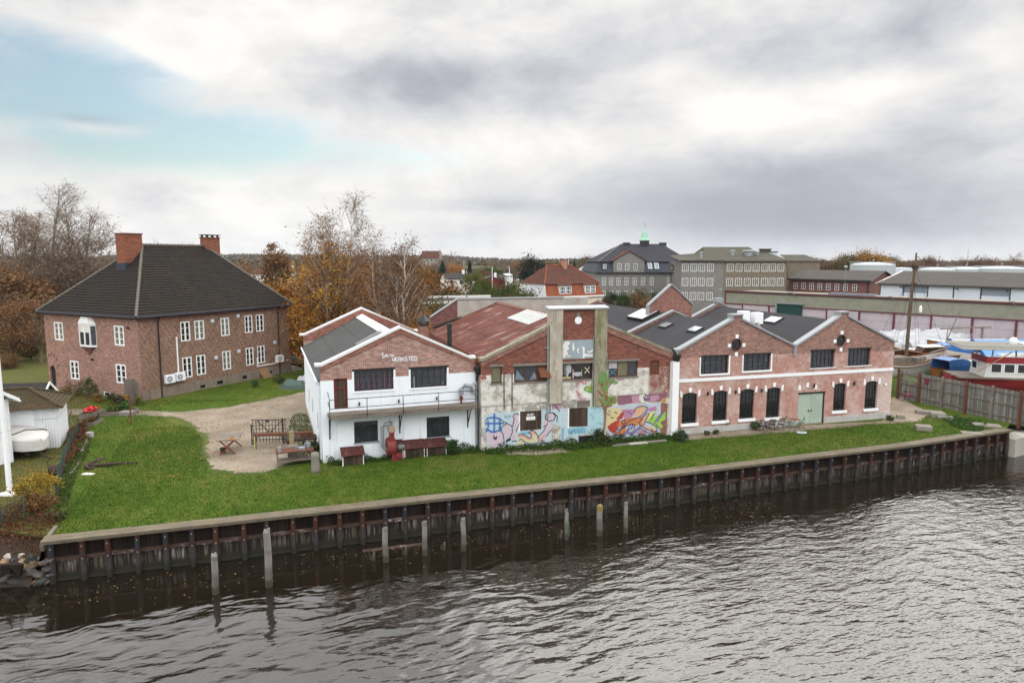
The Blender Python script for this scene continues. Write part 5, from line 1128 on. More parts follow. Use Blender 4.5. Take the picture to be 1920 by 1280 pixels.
q = MB(); q.prism([gz2(*p) for p in ((1195, 560), (1290, 575), (1275, 1030), (1160, 1040), (1190, 1010))], -.011, -.0015); q.build('bare_brick_end', M['brick_red'], ru)

# ------------------------------------------------------------------ brick warehouse
wh = fthing('brick_warehouse', 'twin gabled brick warehouse with white band, arched windows and green double door', 'building', FR)
BX0, BXM, BX1 = 25.16, 35.3, 44.85; BZ = 6.28; P1, P2_ = 30.05, 39.7; BT = 26.0; BT2 = 17.3; PZ = 8.42
wt = [R(1314, 668, 1366, 700), R(1394, 664, 1445, 694), R(1520, 657, 1565, 689), R(1590, 654, 1632, 685)]
wa = [R(1279, 736, 1307, 793), R(1337, 732, 1364, 788), R(1387, 729, 1414, 784), R(1437, 726, 1463, 782), R(1563, 718, 1586, 769), R(1622, 714, 1645, 765)]
gd = R(1496, 737, 1545, 795)
oc = [FR.front(1381, 647), FR.front(1577.5, 639)]
def circ(c, r, n=20): return [(c[0] + r * cos(2 * pi * i / n), c[1] + r * 1.06 * sin(2 * pi * i / n)) for i in range(n)]
bx = .36
outl = [(BX0, 0), (BX1, 0), (BX1, BZ), (P2_ + bx, PZ), (P2_ + bx, PZ + .33), (P2_ - bx, PZ + .33), (P2_ - bx, PZ), (BXM, BZ), (P1 + bx, PZ), (P1 + bx, PZ + .33), (P1 - bx, PZ + .33), (P1 - bx, PZ), (BX0, BZ)]
wm = MB(); wm.sheet(outl, [rectpoly(*h) for h in wt] + [archpoly(*h, .14) for h in wa] + [rectpoly(gd[0], .02, gd[2], gd[3])] + [circ(c, .46) for c in oc], 0, .26)
wm.poly([(BX1, 0, 0), (BX1, BT2, 0), (BX1, BT2, BZ), (BX1, 0, BZ)]); wm.poly([(BX0, 0, 0), (BX0, BT, 0), (BX0, BT, BZ), (BX0, 0, BZ)])
wm.sheet([(BX0, 0), (BX1, 0), (BX1, BZ - .05), (P2_, PZ - .1), (BXM, BZ - .05), (P1, PZ - .1), (BX0, BZ - .05)], [], .4)
for a, p_, b, T_ in ((BXM, P2_, BX1, BT2), (BX0, P1, BXM, BT)): wm.sheet([(a, 0), (b, 0), (b, BZ), (p_, PZ), (a, BZ)], [], T_)
wm.build('wall', M['warehouse'], wh)
q = MB(); q.box(BX0 - .02, gd[0] - .04, -.05, 0, 0, .46); q.box(gd[2] + .04, BX1 + .05, -.05, 0, 0, .5); q.build('plinth', M['plinth'], wh)
q = MB(); q.box(BX0 - .0, BX1 + .03, -.035, 0, 3.93, 4.17); q.build('string_band', M['white'], wh)
cp = MB()
coping(cp, [(BX0 - .22, BZ - .02), (BX0 + .15, BZ + .0), (P1 - bx, PZ)], -.12, .5, .16); coping(cp, [(P1 + bx, PZ), (BXM - .12, BZ), (BXM - .02, BZ - .02)], -.12, .5, .16)
coping(cp, [(BXM + .02, BZ - .02), (BXM + .12, BZ + .0), (P2_ - bx, PZ)], -.12, .5, .16); coping(cp, [(P2_ + bx, PZ), (BX1 - .1, BZ), (BX1 + .2, BZ - .02)], -.12, .5, .16)
for p_ in (P1, P2_): cp.box(p_ - bx - .1, p_ + bx + .1, -.12, .6, PZ + .33, PZ + .45); cp.box(p_ - bx - .09, p_ - bx - .002, -.10, .55, PZ + .02, PZ + .33); cp.box(p_ + bx + .002, p_ + bx + .09, -.10, .55, PZ + .02, PZ + .33)
cp.box(BX0 - .22, BX0 - .02, -.13, .4, BZ - .75, BZ - .03); cp.box(BXM - .13, BXM + .07, -.13, .0, BZ - .75, BZ - .03)
cp.build('coping', M['coping_grey'], wh)
rf = MB(); r0, r1 = 5.98, 8.12
rf.slab([(BX0, .5, r0), (BX0, BT, r0), (P1, BT, r1), (P1, .5, r1)], .08); rf.slab([(BXM, .5, r0), (BXM, BT, r0), (P1, BT, r1), (P1, .5, r1)], .08)
rf.slab([(BXM, .5, r0 + .004), (BXM, BT2, r0 + .004), (P2_, BT2, r1), (P2_, .5, r1)], .08); rf.slab([(BX1, .5, r0), (BX1, BT2, r0), (P2_, BT2, r1), (P2_, .5, r1)], .08)
ro = rf.build('roof', M['felt'], wh)
q = MB(); coping(q, [(BX0 - .1, 6.25), (P1, 8.36), (BXM, 6.25)], 9.3, 9.75, .14); coping(q, [(BXM, 6.35), (P2_, 8.42), (BX1, 6.35)], BT2 - .1, BT2 + .35, .15); q.box(P2_ - .45, P2_ + .45, BT2 - .15, BT2 + .4, 8.5, 8.95); q.build('cross_coping', M['coping_grey'], ro)
q = MB(); q.prism([(BX0, 5.9), (P1, 8.0), (BXM, 5.9), (BXM, 6.24), (P1, 8.35), (BX0, 6.24)], 9.4, 9.65); q.build('cross_parapet', M['brick_gable'], ro)
q = MB(); q.box(P1 - 5, P1 - 1.2, BT, BT + .3, 5, 8.75); q.build('upstand', M['rear_wall'], ro)
k1 = (r1 - r0) / (P1 - BX0)
def rooflight(x0, y0, w_, l_, side, name='roof_window', pane='glass_blue', h=.14):
 zf_ = (lambda x: r0 + (x - BX0) * k1) if side == 0 else ((lambda x: r1 - (x - P1) * (r1 - r0) / (BXM - P1)) if side == 1 else (lambda x: r0 + (x - BXM) * (r1 - r0) / (P2_ - BXM)))
 q = MB(); q.slab([(x0, y0, zf_(x0) + h), (x0, y0 + l_, zf_(x0) + h), (x0 + w_, y0 + l_, zf_(x0 + w_) + h), (x0 + w_, y0, zf_(x0 + w_) + h)], h + .02); o = q.build(name, M['black'], ro)
 e = .09; q = MB(); q.slab([(x0 + e, y0 + e, zf_(x0 + e) + h + .012), (x0 + e, y0 + l_ - e, zf_(x0 + e) + h + .012), (x0 + w_ - e, y0 + l_ - e, zf_(x0 + w_ - e) + h + .012), (x0 + w_ - e, y0 + e, zf_(x0 + w_ - e) + h + .012)], .008); q.build('pane', M[pane], o)
def hit1(u, v, s):
 if s == 0: return FR.hit(u, v, (BX0, 0, r0), (-k1, 0, 1))
 return FR.hit(u, v, (BXM, 0, r0), (-(r1 - r0) / (P2_ - BXM), 0, 1))
a = hit1(1247, 612, 0); rooflight(a.x - .35, a.y - .6, .8, 1.3, 0, pane='glass'); a = hit1(1302, 620, 0); rooflight(a.x - .35, a.y - .6, .8, 1.3, 0)
a = hit1(1203, 593, 0); rooflight(a.x - .9, a.y - 1.8, 1.7, 3.2, 0, 'roof_lantern', 'clear_sheet', .3)
a = hit1(1447, 602, 2); rooflight(a.x - .4, a.y - .9, .95, 1.7, 2)
for i, h in enumerate(wt):
 o = window(wh, I4, *h, .18, 6 if i > 1 else 5, 4, 'black', 'glass', .04, .022)
 q = MB(); q.box(h[0] - .06, h[2] + .06, -.02, .2, h[3], h[3] + .10); q.build('lintel', M['black'], o)
 q = MB(); w5 = .11 if i < 2 else .02
 q.box(h[0] - .1, h[2] + .12, -.06, .18, h[1] - (.14 if i < 2 else .06), h[1]);
 if i < 2: q.box(h[0] - .10, h[0] - .004, -.02, .03, h[1], h[3]); q.box(h[2] + .004, h[2] + .13, -.02, .03, h[1], h[3] + .02)
 q.build('sill', M['white'], o)
for h in wa:
 o = arch_window(wh, I4, *h, .14)
 q = MB(); q.box(h[0] - .12, h[2] + .12, -.10, .16, h[1] - .22, h[1]); q.build('sill', M['white'], o)
 q = MB(); cx = (h[0] + h[2]) / 2
 q.prism([(cx - .10, h[3] + .03), (cx + .10, h[3] + .03), (cx + .14, h[3] + .36), (cx - .14, h[3] + .36)], -.05, 0)
 q.prism([(h[0] - .20, h[3] - .28), (h[0] - .0, h[3] - .28), (h[0] - .08, h[3] + .16), (h[0] - .22, h[3] + .16)], -.05, 0); q.prism([(h[2] + .0, h[3] - .28), (h[2] + .20, h[3] - .28), (h[2] + .22, h[3] + .16), (h[2] + .08, h[3] + .16)], -.05, 0)
 q.build('keystone', M['white'], o)
for c in oc:
 q = MB(); q.prism(circ(c, .50), .16, .2); o = q.build('round_window', M['glass_black'], wh)
 q = MB()
 for a_ in range(3): q.bar((c[0] - .48 * cos(a_ * pi / 3), .15, c[1] - .5 * sin(a_ * pi / 3)), (c[0] + .48 * cos(a_ * pi / 3), .15, c[1] + .5 * sin(a_ * pi / 3)), .03)
 q.build('glazing_bars', M['black'], o)
 q = MB()
 for dx, dz, w_, h_ in ((0, .66, .13, .15), (0, -.68, .13, .15), (.62, 0, .13, .13), (-.62, 0, .13, .13)): q.box(c[0] + dx - w_, c[0] + dx + w_, -.04, 0, c[1] + dz - h_, c[1] + dz + h_)
 q.build('keystone', M['white'], o)
 q = MB(); pts = circ(c, .53);
 ring = MB()
 for i in range(20):
  j = (i + 1) % 20; A_, B_ = circ(c, .47), circ(c, .62); ring.poly([(A_[i][0], -.012, A_[i][1]), (A_[j][0], -.012, A_[j][1]), (B_[j][0], -.012, B_[j][1]), (B_[i][0], -.012, B_[i][1])])
 ring.build('brick_ring', M['brick_gable'], o)
x0, x1, z1 = gd[0], gd[2], gd[3]; xm = (x0 + x1) / 2 - .05
for a, b in ((x0 + .04, xm - .012), (xm + .012, x1 - .12)):
 q = MB(); q.box(a, b, .06, .11, .06, z1 - .06); o = q.build('door_leaf', M['door_green'], wh)
 q = MB(); n = 11
 for i in range(n):                           # diagonal boarding
  c_ = .1 + i * (z1 + (b - a) - .2) / n
  sgn = 1 if a > x0 + .5 else 1
  p0 = (a + .05, min(z1 - .12, max(.1, z1 - .1 - i * .24)))
  L_ = min(b - a - .1, p0[1] - .3 if True else 1)
  if L_ > .15: q.bar((p0[0], .053, p0[1]), (p0[0] + L_, .053, p0[1] - L_ * .85), .018, .02)
 if a > x0 + .5: q.build('diagonal_board', paint('sage_shadow', (.27, .33, .28), .6, .05), o)
 q = MB(); q.box(b - .18 if a < xm else a + .05, b - .1 if a < xm else a + .13, .02, .06, 1.0, 1.16); q.build('handle', M['black'], o)
q = MB(); q.box(x0 - .05, x1 + .05, -.03, .2, z1, z1 + .1); q.box(x1 - .12, x1, .02, .14, .02, z1); q.build('door_lintel', M['black'], wh)
q = MB()
for u, v in ((1499, 727), (1514, 722), (1529, 726)): c = FR.front(u, v); q.prism([(c[0] - .12, c[1] - .15), (c[0] + .12, c[1] - .15), (c[0] + .09, c[1] + .2), (c[0] - .09, c[1] + .2)], -.05, 0)
q.build('keystone', M['white'], wh)
q = MB()
for u, v in ((1326, 737), (1378, 734), (1427, 731), (1600, 718), (1525, 722)): c = FR.front(u, v); q.lathe([(.06, -.14), (.07, -.1), (.07, .1), (.05, .14)], (c[0], -.12, c[1]), 8); q.bar((c[0], -.1, c[1]), (c[0], 0, c[1] + .02), .03); q.nxt()
q.build('wall_lamp', M['black'], wh)
q = MB(); c = FR.front(1659, 720); q.lathe([(.04, -.12), (.09, -.02), (.09, .02)], (c[0], -.12, c[1]), 8, 'x'); q.build('camera', M['white'], wh)
# vent plant on the roof
ac = fthing('roof_vent_plant', 'pair of white ventilation units with ducts on the dark warehouse roof', 'ventilation', FR, 33.3, 4.0, 6.75)
q = MB(); q.box(-.05, .75, 0, .7, 1.0, 1.95); q.box(1.25, 2.0, 0, .7, .85, 1.8); q.build('cabinet', M['white'], ac, bevel=.03)
q = MB()
for i in range(3): q.tube([(.2 + i * .55, -.15, 1.0), (.35 + i * .5, -.25, .65), (.6 + i * .5, -.2, .55)], .16, 8)
q.tube([(0, -.2, 0), (2.2, -.2, -.3)], .05, 6); q.build('duct', M['zinc'], ac)
q = MB()
for x in (0, .7, 1.3, 1.95): q.box(x, x + .06, .1, .16, -.75, 1.0)
q.build('leg', M['black'], ac)
# tall narrow brick gable behind
tg = fthing('brick_gable_tower', 'tall narrow steep brick gable with zinc coping rising above the warehouse roof', 'building', FR, 0, 11.8, 0)
q = MB(); TX0, TX1 = FR.front(1217, 590, 11.8)[0], FR.front(1297, 590, 11.8)[0]; ta = FR.front(1253, 535, 11.8); te = FR.front(1217, 576, 11.8)[1]; te2 = FR.front(1297, 571, 11.8)[1]; te = (te + te2) / 2
q.sheet([(TX0, 5), (TX1, 5), (TX1, te), ((TX0 + TX1) / 2, ta[1]), (TX0, te)], [], 0); q.prism([(TX0, 5), (TX1, 5), (TX1, te), ((TX0 + TX1) / 2, ta[1]), (TX0, te)], .002, .42); q.build('wall', M['brick_gable'], tg)
q = MB(); TM = (TX0 + TX1) / 2; coping(q, [(TX0 - .12, te), (TM, ta[1] + .02), (TX1 + .12, te)], -.1, .4, .14); q.box(TX0 - .15, TX0 - .002, -.08, .4, 6.8, te); q.build('coping', M['coping_grey'], tg)
# flat roofed block behind the ruin's left shoulder
fb_ = fthing('flat_roof_block', 'low building with dark flat roof and white edge behind the autumn trees', 'building', FR, 13.0, 42.0, 0)
MB().box(0, 11, 0, 9, 0, 7.35).build('wall', M['render_grey'], fb_); MB().box(-.1, 11.1, -.1, 9.1, 7.35, 7.45).build('roof', M['felt'], fb_)
q = MB(); q.box(-.25, 11.2, 9.0, 9.2, 7.3, 7.75); q.box(-.25, -.05, -.2, 9.2, 7.3, 7.7); q.box(-.05, 11.2, -.25, -.05, 7.25, 7.55); q.build('roof_edge', M['old_white'], fb_)
# ------------------------------------------------------------------ large brick house
FH = Frame((-33.82, 61.43), 62.97)
hs = fthing('brick_house', 'large two storey brick house with dark hipped tile roof, white windows and bay window', 'building', FH)
HX, HY, HE = 18.27, 14.6, 7.78
ML = Matrix(((0, 1, 0, 0), (-1, 0, 0, HY), (0, 0, 1, 0), (0, 0, 0, 1)))       # left face of the house
wr = [(4.30, 5.03, 5.33, 6.92), (5.86, 5.03, 6.95, 6.90), (8.95, 5.08, 10.0, 6.92), (12.0, 5.10, 13.02, 6.94), (13.52, 5.10, 14.58, 6.94), (4.30, 1.45, 5.33, 3.45), (5.85, 1.50, 6.90, 3.46), (8.95, 1.56, 9.98, 3.50), (11.96, 1.60, 12.98, 3.48), (13.53, 1.62, 14.55, 3.52)]
wlf = [(HY - 12.95, 4.95, HY - 11.5, 6.75), (HY - 3.5, 4.97, HY - 2.08, 6.82), (HY - 10.8, 1.22, HY - 9.4, 3.05), (HY - 3.62, 1.42, HY - 2.15, 3.22)]
cel = [(6.0, .1, 6.75, .55), (8.0, .15, 8.9, .65), (11.2, .2, 12.0, .7), (14.9, .25, 15.5, .65)]
q = MB(); q.sheet([(0, .0), (HX, 0), (HX, HE), (0, HE)], [rectpoly(*w_) for w_ in wr], 0, .16); q.poly([(HX, 0, 0), (HX, HY, 0), (HX, HY, HE), (HX, 0, HE)]); q.poly([(0, HY, 0), (HX, HY, 0), (HX, HY, HE), (0, HY, HE)])
q.build('long_wall', M['brick_diaper'], hs)
door = archpoly(.35, .25, 1.25, 2.35, .35)
q = MB(ML); q.sheet([(0, 0), (HY, 0), (HY, HE), (0, HE)], [rectpoly(*w_) for w_ in wlf] + [door], 0, .16); q.build('short_wall', M['brick_house'], hs)
q = MB(ML); q.prism(door, .16, .22); q.build('arched_door', M['black'], hs)
q = MB(ML)
for i in range(7): a = pi * (i + .5) / 7; q.box(-.12, .12, -.02, 0, -.02, .22, Matrix.Translation((.8 + .95 * cos(a), 0, 2.1 + 1.3 * sin(a))) @ Matrix.Rotation(pi / 2 - a, 4, 'Y'))
q.build('relieving_arch', M['brick_dark'], hs)
q = MB(); q.box(-.04, HX + .03, -.06, -.001, -.1, .95); q.build('plinth', M['house_plinth'], hs)
q = MB(ML); q.box(3.4, HY + .03, -.06, -.001, -.1, .38); q.build('plinth', M['house_plinth'], hs)
for i, w_ in enumerate(wr): window(hs, I4, *w_, -.02, 2, 3, 'white', 'glass_pale' if i in (1, 2, 7) else 'glass_brown', .10, .04, .13, mull=(1,))
for i, w_ in enumerate(wlf): window(hs, ML, *w_, -.02, 2, 3, 'white', 'glass_olive' if i == 0 else ('glass_pale' if i == 1 else 'glass_brown'), .13, .06, .13, mull=(1,))
for x0, z0, x1, z1 in cel:
 q = MB(); q.box(x0, x1, -.075, -.055, z0, z1); o = q.build('cellar_window', M['stone'], hs); q = MB(); q.box(x0 + .1, x1 - .1, -.085, -.076, z0 + .08, z1 - .08); q.build('pane', M['glass_black'], o)
q = MB(ML); q.box(HY - 5.6, HY - 4.6, -.09, -.055, -.02, .42); o = q.build('cellar_window', M['white'], hs); q = MB(ML); q.box(HY - 5.45, HY - 4.75, -.1, -.091, .08, .36); q.build('pane', M['glass_black'], o)
# bay window
bm_ = MB(ML); b0, b1 = HY - 8.75, HY - 6.25; bz0, bz1 = 4.75, 6.75; bd = -.36
pl = [(b0, 0), (b0 + .45, bd), (b1 - .45, bd), (b1, 0)]
bm_.prism([(x, y) for x, y in pl], bz0 - .12, bz0 + .05, 'z'); bm_.prism([(x, y) for x, y in pl], bz1 - .1, bz1 + .08, 'z')
xc = (b0 + b1) / 2
for x, y in pl: bm_.box(x - .05, x + .05, y - .0, y + .1, bz0, bz1)
bm_.box(xc - .08, xc + .08, bd - .0, bd + .1, bz0, bz1)
bo = bm_.build('bay_window', M['white'], hs)
q = MB(ML); a = [(b0 - .05, 0), (b0 + .40, bd - .06), (b1 - .40, bd - .06), (b1 + .05, 0)]; t_ = [(b0 + .6, -.0), (b0 + .75, -.3), (b1 - .75, -.3), (b1 - .6, -.0)]
for i in range(3): q.poly([(a[i][0], a[i][1], bz1 + .08), (a[i + 1][0], a[i + 1][1], bz1 + .08), (t_[i + 1][0], t_[i + 1][1], bz1 + .72), (t_[i][0], t_[i][1], bz1 + .72)])
q.poly([(p[0], p[1], bz1 + .72) for p in t_]); q.build('bay_roof', M['old_white'], bo)
q = MB(ML); pg = [(b0 + .06, -.02), (b0 + .48, bd + .05), (b1 - .48, bd + .05), (b1 - .06, -.02)]
for i in range(3): q.poly([(pg[i][0], pg[i][1], bz0 + .05), (pg[i + 1][0], pg[i + 1][1], bz0 + .05), (pg[i + 1][0], pg[i + 1][1], bz1 - .1), (pg[i][0], pg[i][1], bz1 - .1)])
q.build('pane', M['glass'], bo)
q = MB(ML)
for u0, u1 in ((b0 + .55, xc - .12), (xc + .12, b1 - .55)): q.box(u0, u1, bd + .03, bd + .04, bz1 - .75, bz1 - .1)
q.build('blind', M['curtain'], bo)
q = MB(ML); q.poly([(b0 + .2, -.0, bz0 - .12), (b0 + .5, bd + .1, bz0 - .12), (xc, -.02, bz0 - 1.0)]); q.poly([(b0 + .5, bd + .1, bz0 - .12), (b1 - .5, bd + .1, bz0 - .12), (xc, -.02, bz0 - 1.0)]); q.poly([(b1 - .5, bd + .1, bz0 - .12), (b1 - .2, 0, bz0 - .12), (xc, -.02, bz0 - 1.0)]); q.build('corbel', M['brick_dark'], bo)
# hipped roof with courses of tiles
RID = 14.32; ov = .42; e_ = HE - .02
c0, c1, c2, c3 = V3((-ov, -ov, e_)), V3((HX + ov, -ov, e_)), V3((HX + ov, HY + ov, e_)), V3((-ov, HY + ov, e_)); r0_, r1_ = V3((6.0, HY / 2, RID)), V3((13.4, HY / 2, RID))
def tiled(mb, bl, br, tr, tl, n, lift=.06):
 nr = (br - bl).cross(tl - bl).normalized()
 if nr.z < 0: nr = -nr
 for i in range(n):
  a, b = i / n, (i + 1) / n; p0, p1, p2, p3 = bl.lerp(tl, a), br.lerp(tr, a), br.lerp(tr, b), bl.lerp(tl, b)
  k = mb.pts([p0 + nr * lift, p1 + nr * lift, p2, p3, p0, p1]); mb.f.append((k, k + 1, k + 2, k + 3)); mb.f.append((k + 4, k + 5, k + 1, k))
rf = MB(); tiled(rf, c0, c1, r1_, r0_, 27); tiled(rf, c3, c0, r0_, r0_, 27); tiled(rf, c1, c2, r1_, r1_, 27); tiled(rf, c2, c3, r0_, r1_, 27)
rf.poly([c0 - V3((0, 0, .02)), c1 - V3((0, 0, .02)), c2 - V3((0, 0, .02)), c3 - V3((0, 0, .02))])
hro = rf.build('roof', M['tile_dark'], hs)
hp = MB()
for a, b in ((c0, r0_), (c1, r1_), (c2, r1_), (c3, r0_), (r0_, r1_)):
 n = max(6, int((b - a).length / .4))
 for i in range(n): p, q_ = a.lerp(b, i / n), a.lerp(b, (i + 1) / n); hp.tube([p + V3((0, 0, .05)), q_ + V3((0, 0, .03))], [.15, .12], 6)
hp.build('ridge_tiles', paint('mossy_ridge_tiles', (.13, .115, .095), .85, .35, 2), hro)
gt = MB()
for a, b in ((c0, c1), (c1, c2), (c2, c3), (c3, c0)):
 d = (b - a).normalized(); n = V3((d.y, -d.x, 0)); gt.tube([a + n * .06 + V3((0, 0, -.05)), b + n * .06 + V3((0, 0, -.05))], .085, 6)
gt.build('gutter', M['navy'], hro)
q = MB(); q.box(-.18, HX + .18, -.17, -.0, HE - .28, HE - .02); q.box(-.1, HX + .1, -.09, -.0, HE - .5, HE - .28); q.build('eaves_cornice', M['brick_dark'], hs)
q = MB(ML); q.box(-.18, HY + .18, -.17, -.0, HE - .28, HE - .02); q.build('eaves_cornice', M['brick_dark'], hs)
def chimney(cx, cy, wx, wy, zb_, zt, lab):
 q = MB(); q.box(cx - wx, cx + wx, cy - wy, cy + wy, zb_, zt); o = q.build('chimney', M['brick_chimney'], hro); q = MB(); q.box(cx - wx - .07, cx + wx + .07, cy - wy - .07, cy + wy + .07, zt, zt + .12); q.build('chimney_cap', paint('brown_cap', (.16, .07, .05), .8, .1), o)
 return o
pc = FH.hit(243, 470, (0, HY / 2, 0), (0, 1, 0)); ch0 = chimney(pc.x, HY / 2, .95, .68, 10.5, 15.35, '')
q = MB(); q.box(pc.x - 1.03, pc.x + 1.0, HY / 2 - .76, HY / 2 + .76, 11.2, 12.25 + .3); q.build('lead_flashing', M['navy'], ch0)
pc2 = FH.hit(394, 460, (0, HY / 2, 0), (0, 1, 0)); ch1 = chimney(pc2.x, HY / 2, .85, .55, 11.5, 15.2, '')
q = MB()
for dx in (-.7, 0, .7):
 for dy in (-.4, .4): q.box(pc2.x + dx - .1, pc2.x + dx + .1, HY / 2 + dy - .08, HY / 2 + dy + .08, 15.32, 15.52)
q.box(pc2.x - .95, pc2.x + .95, HY / 2 - .6, HY / 2 + .6, 15.52, 15.6); q.build('cowl', M['black'], ch1)
q = MB()
for x in (1.9, HX - 1.7): q.tube([(x, -.45, HE - .1), (x, -.14, HE - .7), (x, -.10, 0)], .065, 7)
q.build('downpipe', M['black'], hs)
q = MB()
for x, z in ((7.9, 6.75), (11.1, 7.0), (8.1, 3.0), (11.0, 3.3), (16.0, 3.7)): q.box(x - .16, x + .16, -.16, 0, z - .16, z + .16)
q.build('wall_vent', M['panel_white'], hs)
q = MB(ML)
for x, z in ((HY - 1.3, 6.7), (HY - 7.0, 3.4)): q.lathe([(.1, -.15), (.1, .02)], (x, -.05, z), 8, 'y')
q.build('wall_hole', M['black'], hs)
# heat pumps on the wall
def heatpump(x, z, w_, lab):
 t = fthing('heat_pump', lab, 'heat pump', FH, x, -.12, z, 'heat pumps on the house wall')
 q = MB(); q.box(-w_ / 2, w_ / 2, -.34, 0, 0, .78); q.build('casing', M['white'], t, bevel=.02)
 q = MB(); q.lathe([(.29, -.352), (.29, -.342)], (-w_ * .12, 0, .39), 20, 'y'); fo = q.build('fan_grille', M['panel_grey'], t)
 q = MB()
 for i in range(5): q.bar((-w_ * .12 + .28 * cos(i * pi / 5), -.356, .39 + .28 * sin(i * pi / 5)), (-w_ * .12 - .28 * cos(i * pi / 5), -.356, .39 - .28 * sin(i * pi / 5)), .014)
 q.build('grille_wire', M['white'], fo)
 q = MB(); q.box(-w_ * .3, -w_ * .25, -.2, .06, -.1, 0); q.box(w_ * .25, w_ * .3, -.2, .06, -.1, 0); q.build('bracket', M['zinc'], t)
heatpump(2.65, 1.30, .98, 'left one of the paired white heat pumps low on the brick house'); heatpump(3.75, 1.35, .98, 'right one of the two white heat pumps side by side, beneath a tall white pipe'); heatpump(16.4, 1.42, 1.0, 'single white heat pump near the far right corner of the brick house')
q = MB(); q.box(3.72, 3.84, -.1, 0, 2.15, 5.35); q.lathe([(.1, 5.35), (.1, 5.5), (.02, 5.55)], (3.78, -.06, 0), 8); q.build('pipe_cover', M['white'], hs)
q = MB(); q.box(13.4, 16.0, -.09, 0, 1.28, 1.38); q.box(13.4, 13.5, -.09, 0, 1.38, 2.3); q.build('pipe_cover', M['white'], hs)
# leaning pallet
pp = FH.world(13.05, -1.0); a = G(455, 693); pt = fthing('wooden_pallet', 'pale wooden pallet leaning against the plinth of the brick house', 'pallet', FH, 14.2, -.75, 0)
q = MB(); MR = Matrix.Rotation(RAD(-38), 4, 'X')
for i in range(7): q.box(-.6, .6, -.02, .02, .05 + i * .18, .17 + i * .18, MR)
q.build('deck_boards', M['pallet'], pt); q = MB()
for x in (-.55, 0, .5): q.box(x, x + .08, .021, .12, .02, 1.3, MR)
q.build('bearers', M['pallet'], pt)
# steps at the far corner
st = fthing('stone_steps', 'grey concrete steps at the far right corner of the brick house', 'steps', FH, 18.6, -.1, 0)
q = MB()
for i in range(3): q.box(0, 1.4 - i * .35, .0, 1.6, i * .18 + .002, (i + 1) * .18)
q.build('treads', M['concrete'], st)
# grey concrete gate screens by the front corner
a = G(263, 754); gs = thing('concrete_screen', 'weathered grey board screen standing at the front corner of the brick house', 'screen', (a.x, a.y - .5, 0), RAD(35))
q = MB(); q.box(-.95, -.05, -.06, .06, 0, 2.3); q.box(.0, .1, -.9, .05, 0, 2.1); q.build('panel', paint('grey_brown_board', (.13, .115, .10), .9, .25, 2), gs)

# ------------------------------------------------------------------ tarps, rowing boat and barn right of the house
def heap(name, lab, cat, loc, w_, d, h, mat, seed, group=None, sub=14):
 q = MB(); rows = []
 for i in range(sub + 1):
  r = []
  for j in range(sub + 1):
   u, v = i / sub * 2 - 1, j / sub * 2 - 1; e = max(0, 1 - (abs(u) ** 2.6 + abs(v) ** 2.6)); z = h * e ** .6 * (1 + .5 * MN.noise(V3((u * 2, v * 2, seed)))) + .06 * MN.noise(V3((u * 7, v * 7, seed)))
   r.append((u * w_ / 2 * (1 + .12 * MN.noise(V3((v * 2, seed, 1)))), v * d / 2 * (1 + .12 * MN.noise(V3((u * 2, seed, 5)))), z - .03 if e > 0 else -.05))
  rows.append(r)
 o = q.grid(rows).build(name, mat); o.location = loc; return tag(o, lab, cat, group)
heap('tarp_pile', 'dark green tarpaulin heaped over things on the grass left of the white workshop', 'tarpaulin', G(553, 727), 2.9, 1.8, .85, M['tarp_green'], 1)
heap('tarp_pile', 'white and grey sheeting heaped beside the green tarpaulin', 'tarpaulin', G(571, 722), 1.9, 1.6, 1.0, M['tarp_white'], 4)

def hull(name, L, B, D, mat, parent, keel=.25, sheer=.45, n=14, transom=.55, rake=.5, m=7, tumble=.0):
 """boat hull: x forward, keel at z=0"""
 q = MB(); rows = []
 for i in range(n + 1):
  s = i / n; w = (sin(pi * min(1, s * .5 + .5)) ** .6 if s > .35 else 1) ; w = B / 2 * ((1 - max(0, (s - .45) / .55) ** 2.2)) * (transom + (1 - transom) * min(1, s / .4) ** .8)
  zt = D + sheer * ((s - .4) / .6) ** 2 if s > .4 else D + sheer * .35 * ((.4 - s) / .4) ** 2
  x = -L / 2 + L * s; r = []
  for j in range(2 * m + 1):
   k = (j - m) / m; a = abs(k); yy = math.copysign(w * (a ** .55), k) if a > 0 else 0; zz = zt * (a ** 1.9) + keel * (s > .9) * (1 - a) * (s - .9) * 6
   r.append((x + rake * a * max(0, (s - .7) / .3) * .9, yy * (1 - tumble * a), zz))
  rows.append(r)
 q.grid(rows); q.poly(rows[0]); o = q.build(name, mat, parent, smooth=True); return o, rows
def gunwale(rows, m, mat, parent, r=.05, name='gunwale'):
 q = MB(); q.tube([V3(r_[0]) for r_ in rows], r, 5); q.tube([V3(r_[-1]) for r_ in rows], r, 5); return q.build(name, mat, parent)
a = G(566, 686); rb = thing('rowing_boat', 'white boat with blue stripe lying between the brick house and the workshop', 'boat', (a.x, a.y, .25), RAD(165))
o, rows = hull('hull', 6.5, 1.9, .75, M['hull_white'], rb); gunwale(rows, 7, M['hull_blue'], rb, .09)
q = MB(); q.box(-2, 2, -.5, .5, -.25, .02); q.build('cradle', M['dark_wood'], rb)
a = AT(548, 640, 92); bn = thing('red_barn', 'dark red wooden shed with white eaves behind the corner of the brick house', 'building', (a.x + 1.0, 92, 0), RAD(-18))
q = MB(); q.sheet([(-3, 0), (3, 0), (3, 3.2), (0, 5.2), (-3, 3.2)], [], 0); q.poly([(-3, 0, 0), (-3, 9, 0), (-3, 9, 3.2), (-3, 0, 3.2)]); q.poly([(3, 0, 0), (3, 9, 0), (3, 9, 3.2), (3, 0, 3.2)]); q.build('wall', M['barn_red'], bn)
